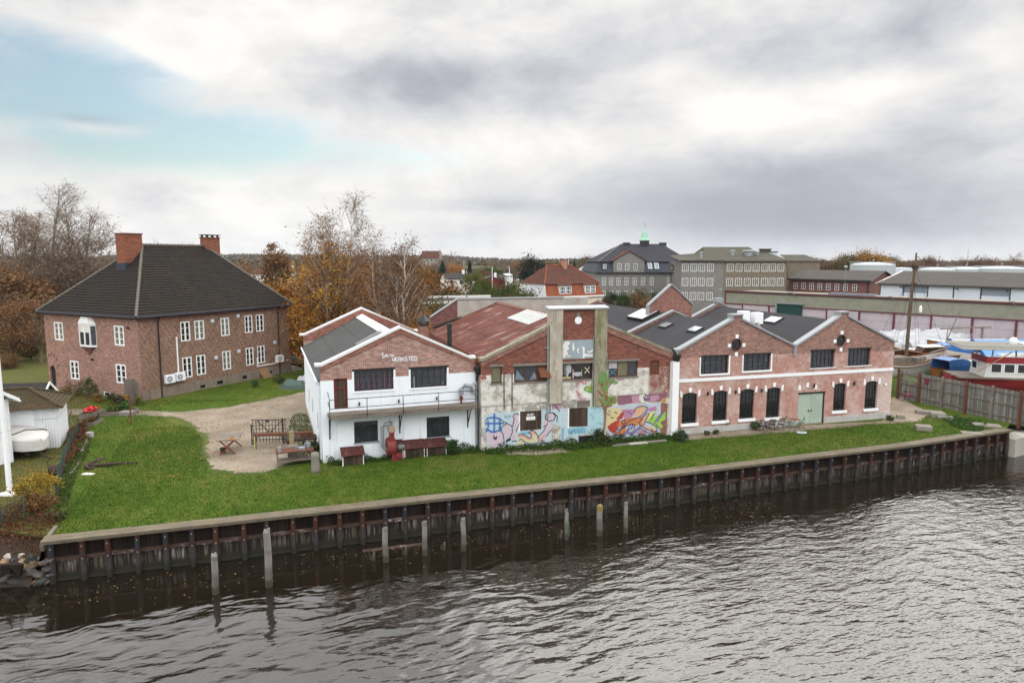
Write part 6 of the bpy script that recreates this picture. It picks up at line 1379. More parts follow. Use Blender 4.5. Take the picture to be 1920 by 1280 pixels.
q = MB(); q.slab([(-3.4, -.4, 2.9), (-3.4, 9.3, 2.9), (0, 9.3, 5.3), (0, -.4, 5.3)], .1); q.slab([(3.4, -.4, 2.9), (3.4, 9.3, 2.9), (0, 9.3, 5.3), (0, -.4, 5.3)], .1); q.build('roof', M['tile_redbrown'], bn)
q = MB(); q.bar((-3.45, -.46, 2.85), (0, -.46, 5.3), .05, .24); q.bar((3.45, -.46, 2.85), (0, -.46, 5.3), .05, .24); q.build('bargeboard', M['white'], bn)
a = AT(541, 610, 105); bn = thing('timber_house', 'yellowish wooden house with pale blue bargeboard behind the brick house corner', 'building', (a.x + 2.5, 105, 0), RAD(20))
q = MB(); q.sheet([(-4, 0), (4, 0), (4, 5), (0, 8), (-4, 5)], [], 0); q.poly([(-4, 0, 0), (-4, 8, 0), (-4, 8, 5), (-4, 0, 5)]); q.poly([(4, 0, 0), (4, 8, 0), (4, 8, 5), (4, 0, 5)]); q.build('wall', paint('ochre_boards', (.33, .20, .10), .8, .1), bn)
q = MB(); q.slab([(-4.4, -.4, 4.7), (-4.4, 8.3, 4.7), (0, 8.3, 8.1), (0, -.4, 8.1)], .1); q.slab([(4.4, -.4, 4.7), (4.4, 8.3, 4.7), (0, 8.3, 8.1), (0, -.4, 8.1)], .1); q.build('roof', M['tile_red'], bn)
q = MB(); q.bar((-4.45, -.46, 4.65), (0, -.46, 8.1), .05, .28); q.bar((4.45, -.46, 4.65), (0, -.46, 8.1), .05, .28); q.build('bargeboard', M['pale_blue_wall'], bn)

# ------------------------------------------------------------------ garden at the left edge
# near white house whose corner shows at the edge of the picture
ca = G(26, 866); nh = thing('white_cottage', 'white boarded cottage with mossy tile roof cut off by the left edge of the picture', 'building', (ca.x, ca.y, 0), RAD(62))
ch_ = 4.45
q = MB(); q.box(-6, 0, 0, 7, 0, ch_ - .3); q.build('wall', M['white_clad'], nh)
q = MB(); tiled(q, V3((.4, -.4, ch_ - .4)), V3((.4, 7.4, ch_ - .4)), V3((-3, 7.4, ch_ + 1.9)), V3((-3, -.4, ch_ + 1.9)), 9); tiled(q, V3((-6.4, -.4, ch_ - .4)), V3((-6.4, 7.4, ch_ - .4)), V3((-3, 7.4, ch_ + 1.9)), V3((-3, -.4, ch_ + 1.9)), 9); q.sheet([(-6, ch_ - .3), (0, ch_ - .3), (-3, ch_ + 1.75)], [], 0); q.build('roof', M['tile_moss'], nh)
q = MB(); q.tube([(.45, -.45, ch_ - .48), (.45, 7.4, ch_ - .48)], .07, 6); q.bar((.4, -.44, ch_ - .4), (-3, -.44, ch_ + 1.9), .04, .2); q.build('gutter', M['white'], nh)
MX = Matrix(((0, 0, 0, 0), (0, 0, 0, 0), (0, 0, 0, 0), (0, 0, 0, 1)))
MR2 = Matrix(((0, -1, 0, 0), (1, 0, 0, 0), (0, 0, 1, 0), (0, 0, 0, 1)))
window(nh, MR2, 1.6, 1.3, 3.0, 2.9, -.05, 2, 2, 'white', 'glass_blue', .1, .05); window(nh, I4, -2.6, 1.3, -1.2, 2.9, -.05, 2, 2, 'white', 'glass_blue', .1, .05)
# tiled white shed
ca = G(113, 838); cb = G(76, 855); dirx = V3((ca.x - cb.x, ca.y - cb.y, 0));
sA = V3((-31.3, 46.6, 0)); F2 = Frame((-31.2, 45.9), -62);
shd = thing('tile_roof_shed', 'small white shed with hipped mossy tile roof behind the covered boat', 'shed', (-34.1, 44.7, 0), RAD(25))
q = MB(); q.box(-3.4, 3.1, 0, 4.0, 0, 2.95)
q.build('wall', M['white_clad'], shd)
q = MB(); z0 = 2.85; ap0, ap1 = V3((-1.6, 2.0, 3.95)), V3((1.2, 2.0, 3.95)); k0, k1_, k2, k3 = V3((-3.8, -.45, z0)), V3((3.5, -.45, z0)), V3((3.5, 4.45, z0)), V3((-3.8, 4.45, z0))
tiled(q, k0, k1_, ap1, ap0, 10, .05); tiled(q, k1_, k2, ap1, ap1, 10, .05); tiled(q, k2, k3, ap0, ap1, 10, .05); tiled(q, k3, k0, ap0, ap0, 10, .05); q.poly([k0, k1_, k2, k3]); so = q.build('roof', M['tile_moss'], shd)
q = MB()
for a, b in ((k1_, ap1), (k2, ap1), (ap0, ap1), (k0, ap0)): q.tube([a + V3((0, 0, .06)), b + V3((0, 0, .06))], .11, 6)
q.build('ridge_tiles', M['tile_moss'], so)
window(shd, I4, .55, 2.05, 1.35, 2.6, -.04, 3, 1, 'white', 'glass_black', .06, .05)
q = MB(); q.box(.15, 1.75, -.03, -.002, .1, 2.85); q.build('door_trim', M['white'], shd)
# black tiled gate roof behind
a = AT(98, 735, 55); gr = thing('tiled_gateway', 'black tiled gateway roof with white bargeboards in front of the brick house door', 'shed', (a.x - 2.9, 54.5, 0), RAD(98))
q = MB(); zg_ = 1.9; gl = 7.5
q.slab([(-1.3, -2.8, zg_), (-1.3, gl, zg_), (0, gl, zg_ + 1.05), (0, -2.8, zg_ + 1.05)], .08); q.slab([(1.3, -2.8, zg_), (1.3, gl, zg_), (0, gl, zg_ + 1.05), (0, -2.8, zg_ + 1.05)], .08); q.build('roof', M['tile_black'], gr)
q = MB()
for yy in (-2.86, gl + .06):
 for s in (-1, 1): q.bar((s * 1.42, yy, zg_ - .12), (0, yy, zg_ + 1.03), .05, .2)
q.bar((-1.0, -2.86, zg_ + .1), (1.0, -2.86, zg_ + .1), .05, .14); q.build('bargeboard', M['white'], gr)
q = MB()
for yy in (-2.5, 2, 6.5):
 for s in (-1, 1): q.box(s * 1.05 - .08, s * 1.05 + .08, yy, yy + .16, 0, zg_ + .2)
q.build('post', M['dark_wood'], gr)
# boat under a white cover
a = G(55, 838); tb = thing('covered_boat', 'boat under a pale tarpaulin on a trailer beside the small white shed', 'boat', (a.x + .25, a.y - 1.3, .6), RAD(-30)); tb.scale = (1.1, 1.1, 1.15)
q = MB(); rows = []
for i in range(17):
 s = i / 16; w_ = 1.15 * (1 - max(0, (s - .5) / .5) ** 2.5) + .12; r = []; zr_ = .98 + .34 * (1 - s) - .30 * s * s
 for j in range(13):
  k = (j - 6) / 6; ak = abs(k); yy = math.copysign(w_ * min(1, ak * 1.6), k); zz = zr_ * (1 - .42 * ak ** 1.3) if ak < .65 else (zr_ * .76 * (1 - (ak - .65) / .35) - .05 * (ak - .65))
  r.append((-2.7 + 5.4 * s + .05 * MN.noise(V3((i, j, 0))), yy + .06 * MN.noise(V3((i * .7, j * .9, 3))), zz + .06 * MN.noise(V3((i * .6, j * .6, 8)))))
 rows.append(r)
q.grid(rows); q.poly(rows[0]); q.poly(rows[-1][::-1]); q.build('cover', paint('pale_canvas', (.50, .49, .47), .8, .15, 1.5, bump=.06), tb)
q = MB(); q.tube([V3(p) + V3((0, 0, .03)) for p in rows[11]], .03, 5); q.build('strap', M['black'], tb)
q = MB(); q.box(-2.2, 2.2, -.5, -.42, -.3, -.2); q.box(-2.2, 2.2, .42, .5, -.3, -.2); q.box(-.2, -.1, -.9, .9, -.3, -.2); q.bar((2.2, 0, -.25), (3.6, 0, -.35), .08); q.build('trailer', M['rust_dark'], tb)
q = MB()
for s in (-1, 1): q.lathe([(.1, -.08), (.28, -.08), (.28, .08), (.1, .08)], (-.15, s * .95, -.27), 14, 'y')
q.build('wheel', M['tyre'], tb)
# flagpole and flag
a = G(19, 927); fpole = thing('flagpole', 'tall white flagpole on a stone footing at the left edge of the picture', 'flagpole', (a.x, a.y, 0))
q = MB(); q.tube([(0, 0, 0.1), (0, 0, 6), (0, 0, 15.5)], [.15, .115, .07], 10); q.lathe([(.02, 15.5), (.12, 15.6), (.12, 15.72), (.02, 15.82)], n=10); q.build('pole', M['white'], fpole)
q = MB(); q.box(-.45, .35, -.3, .35, -.02, .1); q.box(-.6, -.2, -.25, .2, -.02, .07); q.build('footing', M['old_white'], fpole)
q = MB(); q.tube([(.19, -.06, .4), (.16, -.06, 6), (.1, -.06, 15.4)], .012, 4); q.build('halyard', M['old_white'], fpole)
fl = thing('flag', 'red, white and blue flag hanging limp along the flagpole', 'flag', (a.x - .16, a.y, 0))
def fold(x0, x1, z0, z1, mat, nm):
 q = MB(); rows = []
 for i in range(9):
  z = z0 + (z1 - z0) * i / 8; rows.append([(-(x0 + (x1 - x0) * j / 8) * (.9 + .1 * sin(z * 3)), .09 * sin((x0 + (x1 - x0) * j / 8) * 16 + z * 2.2), z - .35 * (x0 + (x1 - x0) * j / 8)) for j in range(9)])
 q.grid(rows); q.build(nm, mat, fl, smooth=True)
fold(0, .62, 11.55, 12.6, M['flag_red'], 'red_cloth'); fold(0, .62, 11.2, 11.55, M['white'], 'white_bar'); fold(0, .62, 10.75, 11.2, M['flag_blue'], 'blue_bar'); fold(0, .62, 10.4, 10.75, M['white'], 'white_bar'); fold(0, .62, 9.6, 10.4, M['flag_red'], 'red_cloth')
# mesh fence, barrel, planter, anchor, odds and ends
mf = thing('mesh_fence', 'sagging green wire mesh fence along the edge of the lawn', 'fence', (0, 0, 0)); pf = [G(u, v) for u, v in ((147, 818), (133, 843), (120, 875), (112, 905), (106, 945))]
q = MB()
for p in pf: q.tube([p, p + V3((random.uniform(-.1, .1), 0, 1.15))], .03, 5)
q.build('post', M['green_mesh'], mf); q = MB()
for a, b in zip(pf, pf[1:]):
 n = 16
 for i in range(n + 1):
  p = a.lerp(b, i / n); q.bar(p + V3((0, 0, .03)), p + V3((0, 0, 1.05 - .12 * sin(pi * i / n))), .013)
 for j in range(10): q.bar(a + V3((0, 0, .05 + j * .11)), b + V3((0, 0, .05 + j * .11)), .011)
q.build('wire_mesh', M['green_mesh'], mf)
mf = thing('mesh_fence', 'short dark mesh fence with green end post above the bramble bank', 'fence', (0, 0, 0)); pf = [G(-40, 1010), G(5, 988), G(47, 970)]
q = MB(); q.tube([pf[2] + V3((.25, -.4, 0)), pf[2] + V3((0, 0, 1.1))], .04, 5); q.tube([pf[1], pf[1] + V3((0, 0, 1.0))], .03, 5); q.tube([pf[0], pf[0] + V3((0, 0, 1.0))], .03, 5); q.build('post', M['green_mesh'], mf); q = MB()
for a, b in zip(pf, pf[1:]):
 for i in range(15): p = a.lerp(b, i / 14); q.bar(p, p + V3((0, 0, .98)), .012)
 for j in range(9): q.bar(a + V3((0, 0, .05 + j * .11)), b + V3((0, 0, .05 + j * .11)), .012)
 q.tube([a + V3((0, 0, 1.0)), b + V3((0, 0, 1.02))], .025, 5)
q.build('wire_mesh', M['rust_dark'], mf)
a = G(107, 889); br_ = thing('rusty_barrel', 'small rusty barrel lying in the rough grass beside the mesh fence', 'barrel', (a.x, a.y, .3), RAD(5))
q = MB(); q.lathe([(.2, -.4), (.28, -.38), (.28, -.14), (.295, -.12), (.28, -.1), (.28, .14), (.295, .16), (.28, .18), (.28, .38), (.2, .4)], n=14, ax='x'); q.build('drum', M['rust_dark'], br_)
q = MB(); q.tube([(-.42, 0, -.25), (-.5, 0, .5), (-.2, .1, .72), (.5, .1, .62)], .02, 5); q.build('handle', M['rust_dark'], br_)
a = G(172, 876); an = thing('ship_anchor', 'big rusty ship anchor lying flat on the lawn', 'anchor', (a.x, a.y, .12), RAD(8)); an.scale = (.72, .72, .72)
q = MB(); q.tube([(-.1, .05, 0), (.9, .08, .03), (2.0, .12, .06), (2.6, .14, .08)], [.17, .15, .12, .09], 8); q.build('shank', M['rust_dark'], an)
q = MB(); q.tube([(.35, -.72, .0), (.0, -.70, .02), (-.3, -.4, .05), (-.35, .0, .08), (-.12, .4, .15), (.25, .62, .28)], [.08, .13, .17, .19, .15, .08], 8); q.build('arms', M['rust_dark'], an)
q = MB(); q.slab([(.15, .5, .2), (.75, .42, .35), (.85, .75, .52), (.3, .9, .45), (.05, .72, .35)], .06); q.slab([(.1, -.85, .0), (.6, -.8, .06), (.5, -.55, .1), (.05, -.6, .05)], .06); q.build('fluke', M['rust_dark'], an)
q = MB()
for i in range(6): q.lathe([(.09, -.035), (.12, 0), (.09, .035)], (2.75 + i * .17, .14 + .03 * (i % 2), .05), 8, 'y' if i % 2 else 'z')
q.build('chain', M['rust_dark'], an)
o = MB().slab([(-.35, -.1, .05), (.3, -.15, .04), (.38, .12, .05), (-.25, .2, .05)], .06).build('white_stone', M['old_white']); o.location = G(165, 889); tag(o, 'flat white slab lying on the lawn in front of the anchor', 'stone')
def planter(u0, v0, u1, v1, w_, h, lab, extra=None):
 a, b = G(u0, v0), G(u1, v1); d = b - a; t = thing('wooden_planter', lab, 'planter', tuple((a + b) / 2), math.atan2(d.y, d.x)); L = d.length / 2
 q = MB(); q.box(-L, L, -w_ / 2, -w_ / 2 + .05, 0, h); q.box(-L, L, w_ / 2 - .05, w_ / 2, 0, h); q.box(-L, -L + .05, -w_ / 2 + .05, w_ / 2 - .05, 0, h); q.box(L - .05, L, -w_ / 2 + .05, w_ / 2 - .05, 0, h); q.build('boards', M['old_wood'], t)
 q = MB(); q.box(-L + .05, L - .05, -w_ / 2 + .05, w_ / 2 - .05, 0, h - .07); q.build('earth', M['soil'], t); return t, L
t, L = planter(160, 786, 180, 776, 1.0, .45, 'wooden planter with bright red flowers at the corner of the lawn')
def leafball(n, sx, sy, sz, s, seed, mat, parent=None, name='foliage', c=(0, 0, 0), tri=False):
 r = np.random.RandomState(seed); d = r.normal(size=(n, 3)); d /= np.linalg.norm(d, axis=1)[:, None]; p = d * (r.rand(n, 1) ** .4) * np.array([sx, sy, sz]) + np.array(c)
 a = r.normal(size=(n, 3)); a /= np.linalg.norm(a, axis=1)[:, None]; b = np.cross(a, r.normal(size=(n, 3))); b /= np.linalg.norm(b, axis=1)[:, None]; k = s * r.uniform(.6, 1.4, (n, 1))
 v = np.stack([p - a * k - b * k * .6, p + a * k - b * k * .6, p + a * k + b * k * .6, p - a * k + b * k * .6], 1).reshape(-1, 3); return raw(name, v, np.arange(4 * n).reshape(-1, 4), mat, parent)
leafball(260, L * .9, .45, .25, .07, 3, M['petal'], t, 'red_flowers', (0, 0, .6)); o = leafball(200, L * .9, .45, .2, .07, 5, M['leaf'], t, 'leaves', (0, 0, .48)); o.color = (.05, .10, .03, 1)
t, L = planter(162, 799, 182, 790, 1.0, .3, 'low wooden planter of withered plants in front of the red flowers'); o = leafball(300, L * .9, .4, .2, .06, 9, M['leaf'], t, 'withered_plants', (0, 0, .35)); o.color = (.10, .06, .03, 1)
t, L = planter(190, 778, 258, 774, 1.1, .35, 'long low planter with green plants beside the gravel drive'); o = leafball(420, L * .5, .4, .3, .07, 19, M['leaf'], t, 'green_plants', (-.3, 0, .5)); o.color = (.07, .11, .03, 1); o = leafball(200, .4, .4, .45, .07, 29, M['leaf'], t, 'green_bush', (L * .35, 0, .7)); o.color = (.06, .13, .03, 1)
a = G(243, 777); o = MB().box(-.55, .55, -.35, .35, 0, .38).build('stone_block', M['stone'], bevel=.05); o.location = (a.x, a.y - .3, 0); tag(o, 'pale stone block at the end of the long planter', 'stone')
a = G(246, 795); rp_ = thing('rusty_post', 'thin rusty iron post with bracket standing at the lawn edge', 'post', tuple(a)); q = MB(); q.tube([(0, 0, 0), (0, 0, 2.35)], .055, 6); q.build('upright', M['rust'], rp_); q = MB(); q.tube([(-.35, 0, .1), (-.1, 0, .75), (0, 0, .6)], .04, 5); q.tube([(-.3, 0, 0), (.1, 0, .1)], .04, 5); q.build('bracket', M['rust'], rp_)
o = leafball(90, .3, .2, .15, .06, 31, M['leaf'], rp_, 'creeper', (-.25, .1, 2.2)); o.color = (.35, .18, .04, 1)
for (u, v, ang, L_, lab) in ((124, 796, 15, 1.6, 'crossed grey sticks standing left of the planters'), (131, 803, -15, 1.4, 'leaning weathered trestle by the end of the mesh fence')):
 a = G(u, v); q = MB(); q.bar((-.5, 0, 0), (.3, 0, L_), .07); q.bar((.45, 0, 0), (-.4, .1, L_), .07); q.bar((-.6, .1, L_ * .9), (-.1, .1, L_ * .95), .05); o = q.build('wood_trestle', M['old_wood']); o.location = a; o.rotation_euler = (0, 0, RAD(ang)); tag(o, lab, 'trestle')
a = G(168, 820); o = MB().box(-.22, .22, -.2, .2, 0, .4).build('concrete_block', M['concrete'], bevel=.02); o.location = a; tag(o, 'grey concrete block at the bramble edge near the low planter', 'block')
for (u0, v0, u1, v1, lab) in ((152, 850, 166, 822, 'long weathered timber lying along the bramble edge'), (134, 890, 152, 862, 'nearer weathered board edging the lawn by the mesh fence')):
 a, b = G(u0, v0), G(u1, v1); o = MB().bar(a + V3((0, 0, .06)), b + V3((0, 0, .06)), .2, .12).build('edge_timber', M['old_wood']); tag(o, lab, 'timber')

# ------------------------------------------------------------------ yard
a = G(425, 852); ft = thing('folding_table', 'grey topped trestle table with crossed red legs on the gravel yard', 'table', (a.x, a.y + .3, 0), RAD(10))
q = MB()
for i in range(5): q.box(-.66 + i * .265, -.405 + i * .265, -.5, 1.75, .98, 1.03)
q.build('tabletop', M['old_wood'], ft)
for y in (-.35, 1.6): q = MB(); q.bar((-.5, y, 0), (.5, y, .97), .07); q.bar((.5, y + .08, 0), (-.5, y + .08, .97), .07); q.build('crossed_legs', M['fan_red'], ft)
q = MB(); q.box(.05, .75, -.5, -.2, 1.035, 1.1); q.lathe([(.12, 1.1), (.1, 1.28)], (.35, -.35, 0), 8); q.build('board_scraps', M['pallet'], ft)
q = MB(); q.lathe([(.15, .1), (.2, .4)], (-.35, .0, 0), 10); q.build('bucket', M['black'], ft)
a = G(496, 838); rk = thing('iron_rack', 'black wrought iron lattice gate panel standing on the gravel yard', 'gate', (a.x, a.y + .75, 0), RAD(6))
q = MB()
for z in (.35, .6, .85, 1.1, 1.35, 1.75): q.bar((-1.1, 0, z), (1.3, 0, z), .05 if z in (.35, 1.75) else .03)
for i in range(11): x = -1.0 + i * .22; q.bar((x, 0, .15), (x, 0, 1.8), .035)
q.bar((-.7, -.03, 1.7), (.1, -.03, .9), .05); q.bar((1.0, -.03, 1.7), (.2, -.03, .9), .05); q.bar((-.9, -.03, .4), (.1, -.03, .95), .05); q.bar((1.1, -.03, .4), (.2, -.03, .95), .05); q.box(-.12, .12, -.05, .05, 1.6, 1.75); q.build('lattice', M['black'], rk)
q = MB(); q.bar((-1.1, 0, 0), (-1.1, 0, 1.45), .07); q.bar((1.05, 0, 0), (1.05, 0, 1.85), .07); q.bar((-1.1, 0, .02), (-1.1, .7, .02), .06); q.bar((1.05, 0, .02), (1.05, .7, .02), .06); q.build('frame', M['black'], rk)
a = G(505, 842); wb = thing('iron_workbench', 'rusty narrow iron bench with thin legs in front of the black lattice', 'bench', (a.x, a.y, 0), RAD(8))
q = MB(); q.box(-.95, 2.35, -.18, .18, 1.08, 1.13); q.box(-.95, 2.35, -.2, -.17, 1.0, 1.13); q.build('top', M['rust'], wb)
for x in (-.9, 2.3):
 for s in (-1, 1): q = MB(); q.bar((x, s * .15, 0), (x, s * .15, 1.08), .055); q.build('leg', paint('yellow_leg', (.42, .42, .12), .7, .3) if x < 0 and s < 0 else M['rust'], wb)
q = MB(); q.bar((-.9, -.15, 1.05), (-.9, -.2, 1.4), .04); q.build('prong', M['rust'], wb)
a = FW.world(-1.75, .5); wk2 = thing('workbench', 'cluttered wooden workbench against the corner of the white workshop', 'bench', (a.x, a.y, 0), FW.a)
q = MB()
for i in range(4): q.box(-1.1, 1.2, -.5 + i * .25, -.27 + i * .25, .88, .94)
q.build('top', M['rust'], wk2)
for x in (-1.0, 1.05):
 for s in (-.42, .42): q = MB(); q.bar((x, s, 0), (x, s, .88), .08); q.build('leg', M['old_wood'], wk2)
q = MB(); q.box(-1.0, 1.05, -.42, .42, .3, .34); q.build('shelf', M['old_wood'], wk2)
q = MB(); q.lathe([(.1, 0), (.07, .2), (.12, .22), (.1, .34)], (-.85, -.25, .94), 8); q.box(.3, .7, -.2, .2, .94, 1.06); q.bar((.5, 0, .95), (.9, .1, 1.45), .05); q.lathe([(.15, 0), (.15, .3)], (.9, .2, .94), 8); q.bar((.1, .2, .96), (.7, .4, 1.0), .06); q.build('tools', M['zinc'], wk2)
q = MB(); q.box(-.35, .3, .6, 1.3, 0, .95); q.build('crate', M['old_wood'], wk2)
a = FW.world(-1.2, 3.0); wk3 = thing('machine_bench', 'dark rusty machine table with upright wooden block beside the workshop flank', 'bench', (a.x, a.y, 0), FW.a)
q = MB(); q.box(-.9, 1.05, -.5, .6, .95, 1.05); q.build('top', M['rust_dark'], wk3); q = MB()
for x in (-.8, .95):
 for s in (-.4, .5): q.bar((x, s, 0), (x, s, .95), .09)
q.build('leg', M['rust_dark'], wk3); q = MB(); q.box(-.75, -.45, -.6, -.4, .6, 1.65); q.build('block', paint('olive_block', (.27, .22, .11), .8, .3), wk3); q = MB(); q.box(.0, .8, .0, .5, 1.05, 1.35); q.bar((.2, -.3, 1.06), (.5, -.5, 1.5), .07); q.build('machine', M['rust'], wk3)
a = G(592, 884); o = thing('stone_bollard', 'rounded grey stone bollard at the corner of the white workshop', 'bollard', tuple(a)); q = MB(); q.lathe([(.30, -.1), (.28, .25), (.245, .6), (.25, .85), (.27, .95), (.26, 1.1), (.2, 1.2), (.08, 1.25)], n=12); q.build('shaft', M['stone'], o, smooth=True)
# ------------------------------------------------------------------ buildings of the town behind
def wpt(u, D): return ((u - 960) / FOC * D * 1.0, D)
def zat(v, D): return CAMH + (HOR - v) * D / FOC
def grid_windows(par, Mx, rects, frame='white', pane='glass', cols=2, rows=1, y=-.03, fw=.09):
 for r in rects: window(par, Mx, *r, y, cols, rows, frame, pane, fw, .06, .08)
def face(F, along, off=0.0):                     # matrices for the two visible faces of a block
 return I4 if along == 'front' else Matrix(((0, 1, 0, 0), (-1, 0, 0, off), (0, 0, 1, 0), (0, 0, 0, 1)))
# tiled mansard house
F = Frame(wpt(1025, 130), 33); mh = fthing('mansard_house', 'cream house with red brown mansard tile roof and white dormer windows', 'house', F); LX, LY = 13.6, 9.5
q = MB(); q.box(0, LX, 0, LY, 0, 5.7); q.build('wall', M['cream'], mh)
q = MB(ML2 := face(F, 'left', LY)); q.sheet([(0, 5.72), (LY, 5.72), (LY - .75, 8.0), (.75, 8.0)], [], .01); q.build('gable_wall', M['pale_blue_wall'], mh)
q = MB(ML2); q.bar((0, -.05, 5.7), (.78, -.05, 8.05), .1, .22); q.bar((LY, -.05, 5.7), (LY - .78, -.05, 8.05), .1, .22); q.box(.6, LY - .6, -.1, 0, 7.95, 8.15); q.build('bargeboard', M['white'], mh)
q = MB(); a, b = V3((-.3, -.35, 5.7)), V3((LX + .3, -.35, 5.7)); c, d = V3((LX - .4, .7, 8.05)), V3((0.05, .7, 8.05)); q.poly([a, b, c, d]); q.poly([(LX + .3, -.35, 5.7), (LX + .3, LY + .3, 5.7), (LX - .4, LY - .7, 8.05), c]); q.poly([(LX + .3, LY + .3, 5.7), (-.3, LY + .3, 5.7), (.05, LY - .7, 8.05), (LX - .4, LY - .7, 8.05)]); ro = q.build('mansard_slope', M['tile_red'], mh)
q = MB(); e = [V3((-.25, .35, 8.05)), V3((LX - .1, .35, 8.05)), V3((LX - .1, LY - .35, 8.05)), V3((-.25, LY - .35, 8.05))]; ra, rb_ = V3((3.4, LY / 2, 11.6)), V3((LX - 4.2, LY / 2, 11.6)); q.poly([e[0], e[1], rb_, ra]); q.poly([e[1], e[2], rb_]); q.poly([e[2], e[3], ra, rb_]); q.poly([e[3], e[0], ra]); q.poly(e); uo = q.build('hip_roof', M['tile_redbrown'], mh)
q = MB(); q.tube([ra, rb_], .13, 5); q.tube([e[0], ra], .11, 5); q.tube([e[1], rb_], .11, 5); q.build('ridge_tiles', M['tile_red'], uo)
q = MB(); q.box(7.0, 7.8, LY / 2 - .9, LY / 2 + .1, 10.8, 12.7); o = q.build('chimney', paint('terracotta_chimney', (.36, .19, .13), .8, .1), uo); q = MB(); q.box(6.9, 7.9, LY / 2 - 1, LY / 2 + .2, 12.7, 12.85); q.build('chimney_cap', M['brick_dark'], o)
for x0, x1 in ((2.9, 5.9), (9.2, 12.0)):
 q = MB(); q.box(x0, x1, -.1, 1.6, 5.9, 7.85); do = q.build('dormer', M['cream'], mh); q = MB(); q.slab([(x0 - .25, -.35, 7.85), (x1 + .25, -.35, 7.85), (x1 + .1, 2.1, 8.7), (x0 - .1, 2.1, 8.7)], .1); q.build('dormer_roof', M['tile_redbrown'], do)
 for k in range(2): window(do, I4, x0 + .15 + k * (x1 - x0 - .1) / 2, 6.1, x0 + (k + 1) * (x1 - x0 - .1) / 2 - .05, 7.6, -.16, 3, 2, 'white', 'glass', .1, .08)
grid_windows(mh, I4, [(x, 3.2, x + .95, 4.9) for x in (.8, 2.6, 5.0, 6.9, 9.2, 11.2)], 'white', 'glass', 2, 2); grid_windows(mh, ML2, [(y, 6.1, y + 1.25, 7.6) for y in (2.2, 6.0)], 'white', 'glass', 3, 2); q = MB(); q.box(-.35, LX + .35, -.4, .0, 5.45, 5.7); q.build('eaves', M['white'], mh)
# large grey building with green cupola
F = Frame(wpt(1117, 177), 7); gb = fthing('grey_mansard_building', 'large grey rendered building with dark mansard roof, pediment and green copper cupola', 'building', F); LX, LY = 25.0, 16.0; e0_, e1_, e2_ = 9.4, 12.1, 16.7
q = MB(); q.box(0, LX, 0, LY, 0, e0_); q.build('wall', M['render_grey'], gb)
q = MB();
lo = [V3((-.4, -.4, e0_)), V3((20.4, -.4, e0_)), V3((20.4, LY + .4, e0_)), V3((-.4, LY + .4, e0_))]; hi = [V3((1, .9, e1_)), V3((19.6, .9, e1_)), V3((19.6, LY - 1, e1_)), V3((1, LY - 1, e1_))]
for i in range(4): j = (i + 1) % 4; q.poly([lo[i], lo[j], hi[j], hi[i]])
q.build('mansard', paint('dark_blue_slate', (.028, .034, .048), .6, .15), gb)
q = MB(); lo = [V3((.5, .4, e1_)), V3((LX + .5, .4, e1_ - .0)), V3((LX + .5, LY - .4, e1_)), V3((.5, LY - .4, e1_))]; ra, rb_ = V3((8.6, LY / 2, e2_)), V3((20.2, LY / 2, e2_)); q.poly([lo[0], lo[1], rb_, ra]); q.poly([lo[1], lo[2], rb_]); q.poly([lo[2], lo[3], ra, rb_]); q.poly([lo[3], lo[0], ra]); q.poly(lo); uo = q.build('roof', M['slate'], gb)
q = MB(); q.tube([ra, rb_], .15, 5); q.tube([lo[1], rb_], .14, 5); q.tube([lo[0], ra], .14, 5); q.build('ridge', paint('lead_ridge', (.12, .12, .12), .6, .1), uo)
for u in (1188, 1258): x = (u - 1117) / FOC * 185; q = MB(); q.box(x - .9, x + .9, LY / 2 - .5, LY / 2 + .5, e2_ - 1, zat(455, 185)); q.build('chimney', M['slate'], uo)
xc = (1222 - 1117) / FOC * 185 + .1; zt = zat(458, 185)
q = MB(); q.lathe([(1.3, zt - 1.2), (1.3, zt + .9)], (xc, LY / 2, 0), 8); q.build('cupola_drum', M['slate'], uo); q = MB(); q.lathe([(1.55, zt + .9), (1.6, zt + 1.05), (1.1, zt + 1.7), (.85, zt + 2.5), (.5, zt + 3.3), (.18, zt + 4.0), (.1, zt + 4.2)], (xc, LY / 2, 0), 8); co = q.build('cupola', M['copper'], uo)
q = MB(); q.tube([(xc, LY / 2, zt + 4.1), (xc, LY / 2, zt + 6.2)], [.09, .03], 5); q.bar((xc - .35, LY / 2, zt + 5.3), (xc + .4, LY / 2, zt + 5.4), .06, .25); q.lathe([(.02, zt + 4.7), (.2, zt + 4.85), (.02, zt + 5.0)], (xc, LY / 2, 0), 6); q.build('weathervane', M['copper'], co)
px0, px1 = (1149 - 1117) / FOC * 178, (1208 - 1117) / FOC * 178; q = MB(); q.box(px0, px1, -.5, 2.5, e0_, e1_ + .3); q.prism([(px0 - .2, e1_ + .3), (px1 + .2, e1_ + .3), ((px0 + px1) / 2, e1_ + 2.6)], -.5, 4); fo = q.build('pediment', M['render_grey'], gb)
q = MB(); pm_ = (px0 + px1) / 2; q.slab([(px0 - .5, -.8, e1_ + .25), (px0 - .5, 6, e1_ + .25), (pm_, 6, e1_ + 2.85), (pm_, -.8, e1_ + 2.85)], .16); q.slab([(px1 + .5, -.8, e1_ + .25), (px1 + .5, 6, e1_ + .25), (pm_, 6, e1_ + 2.85), (pm_, -.8, e1_ + 2.85)], .16); q.build('pediment_roof', M['tile_redbrown'], fo)
XS = [(u - 1117) / FOC * 178 for u in (1132, 1146, 1160, 1175, 1191, 1207, 1224, 1257)]
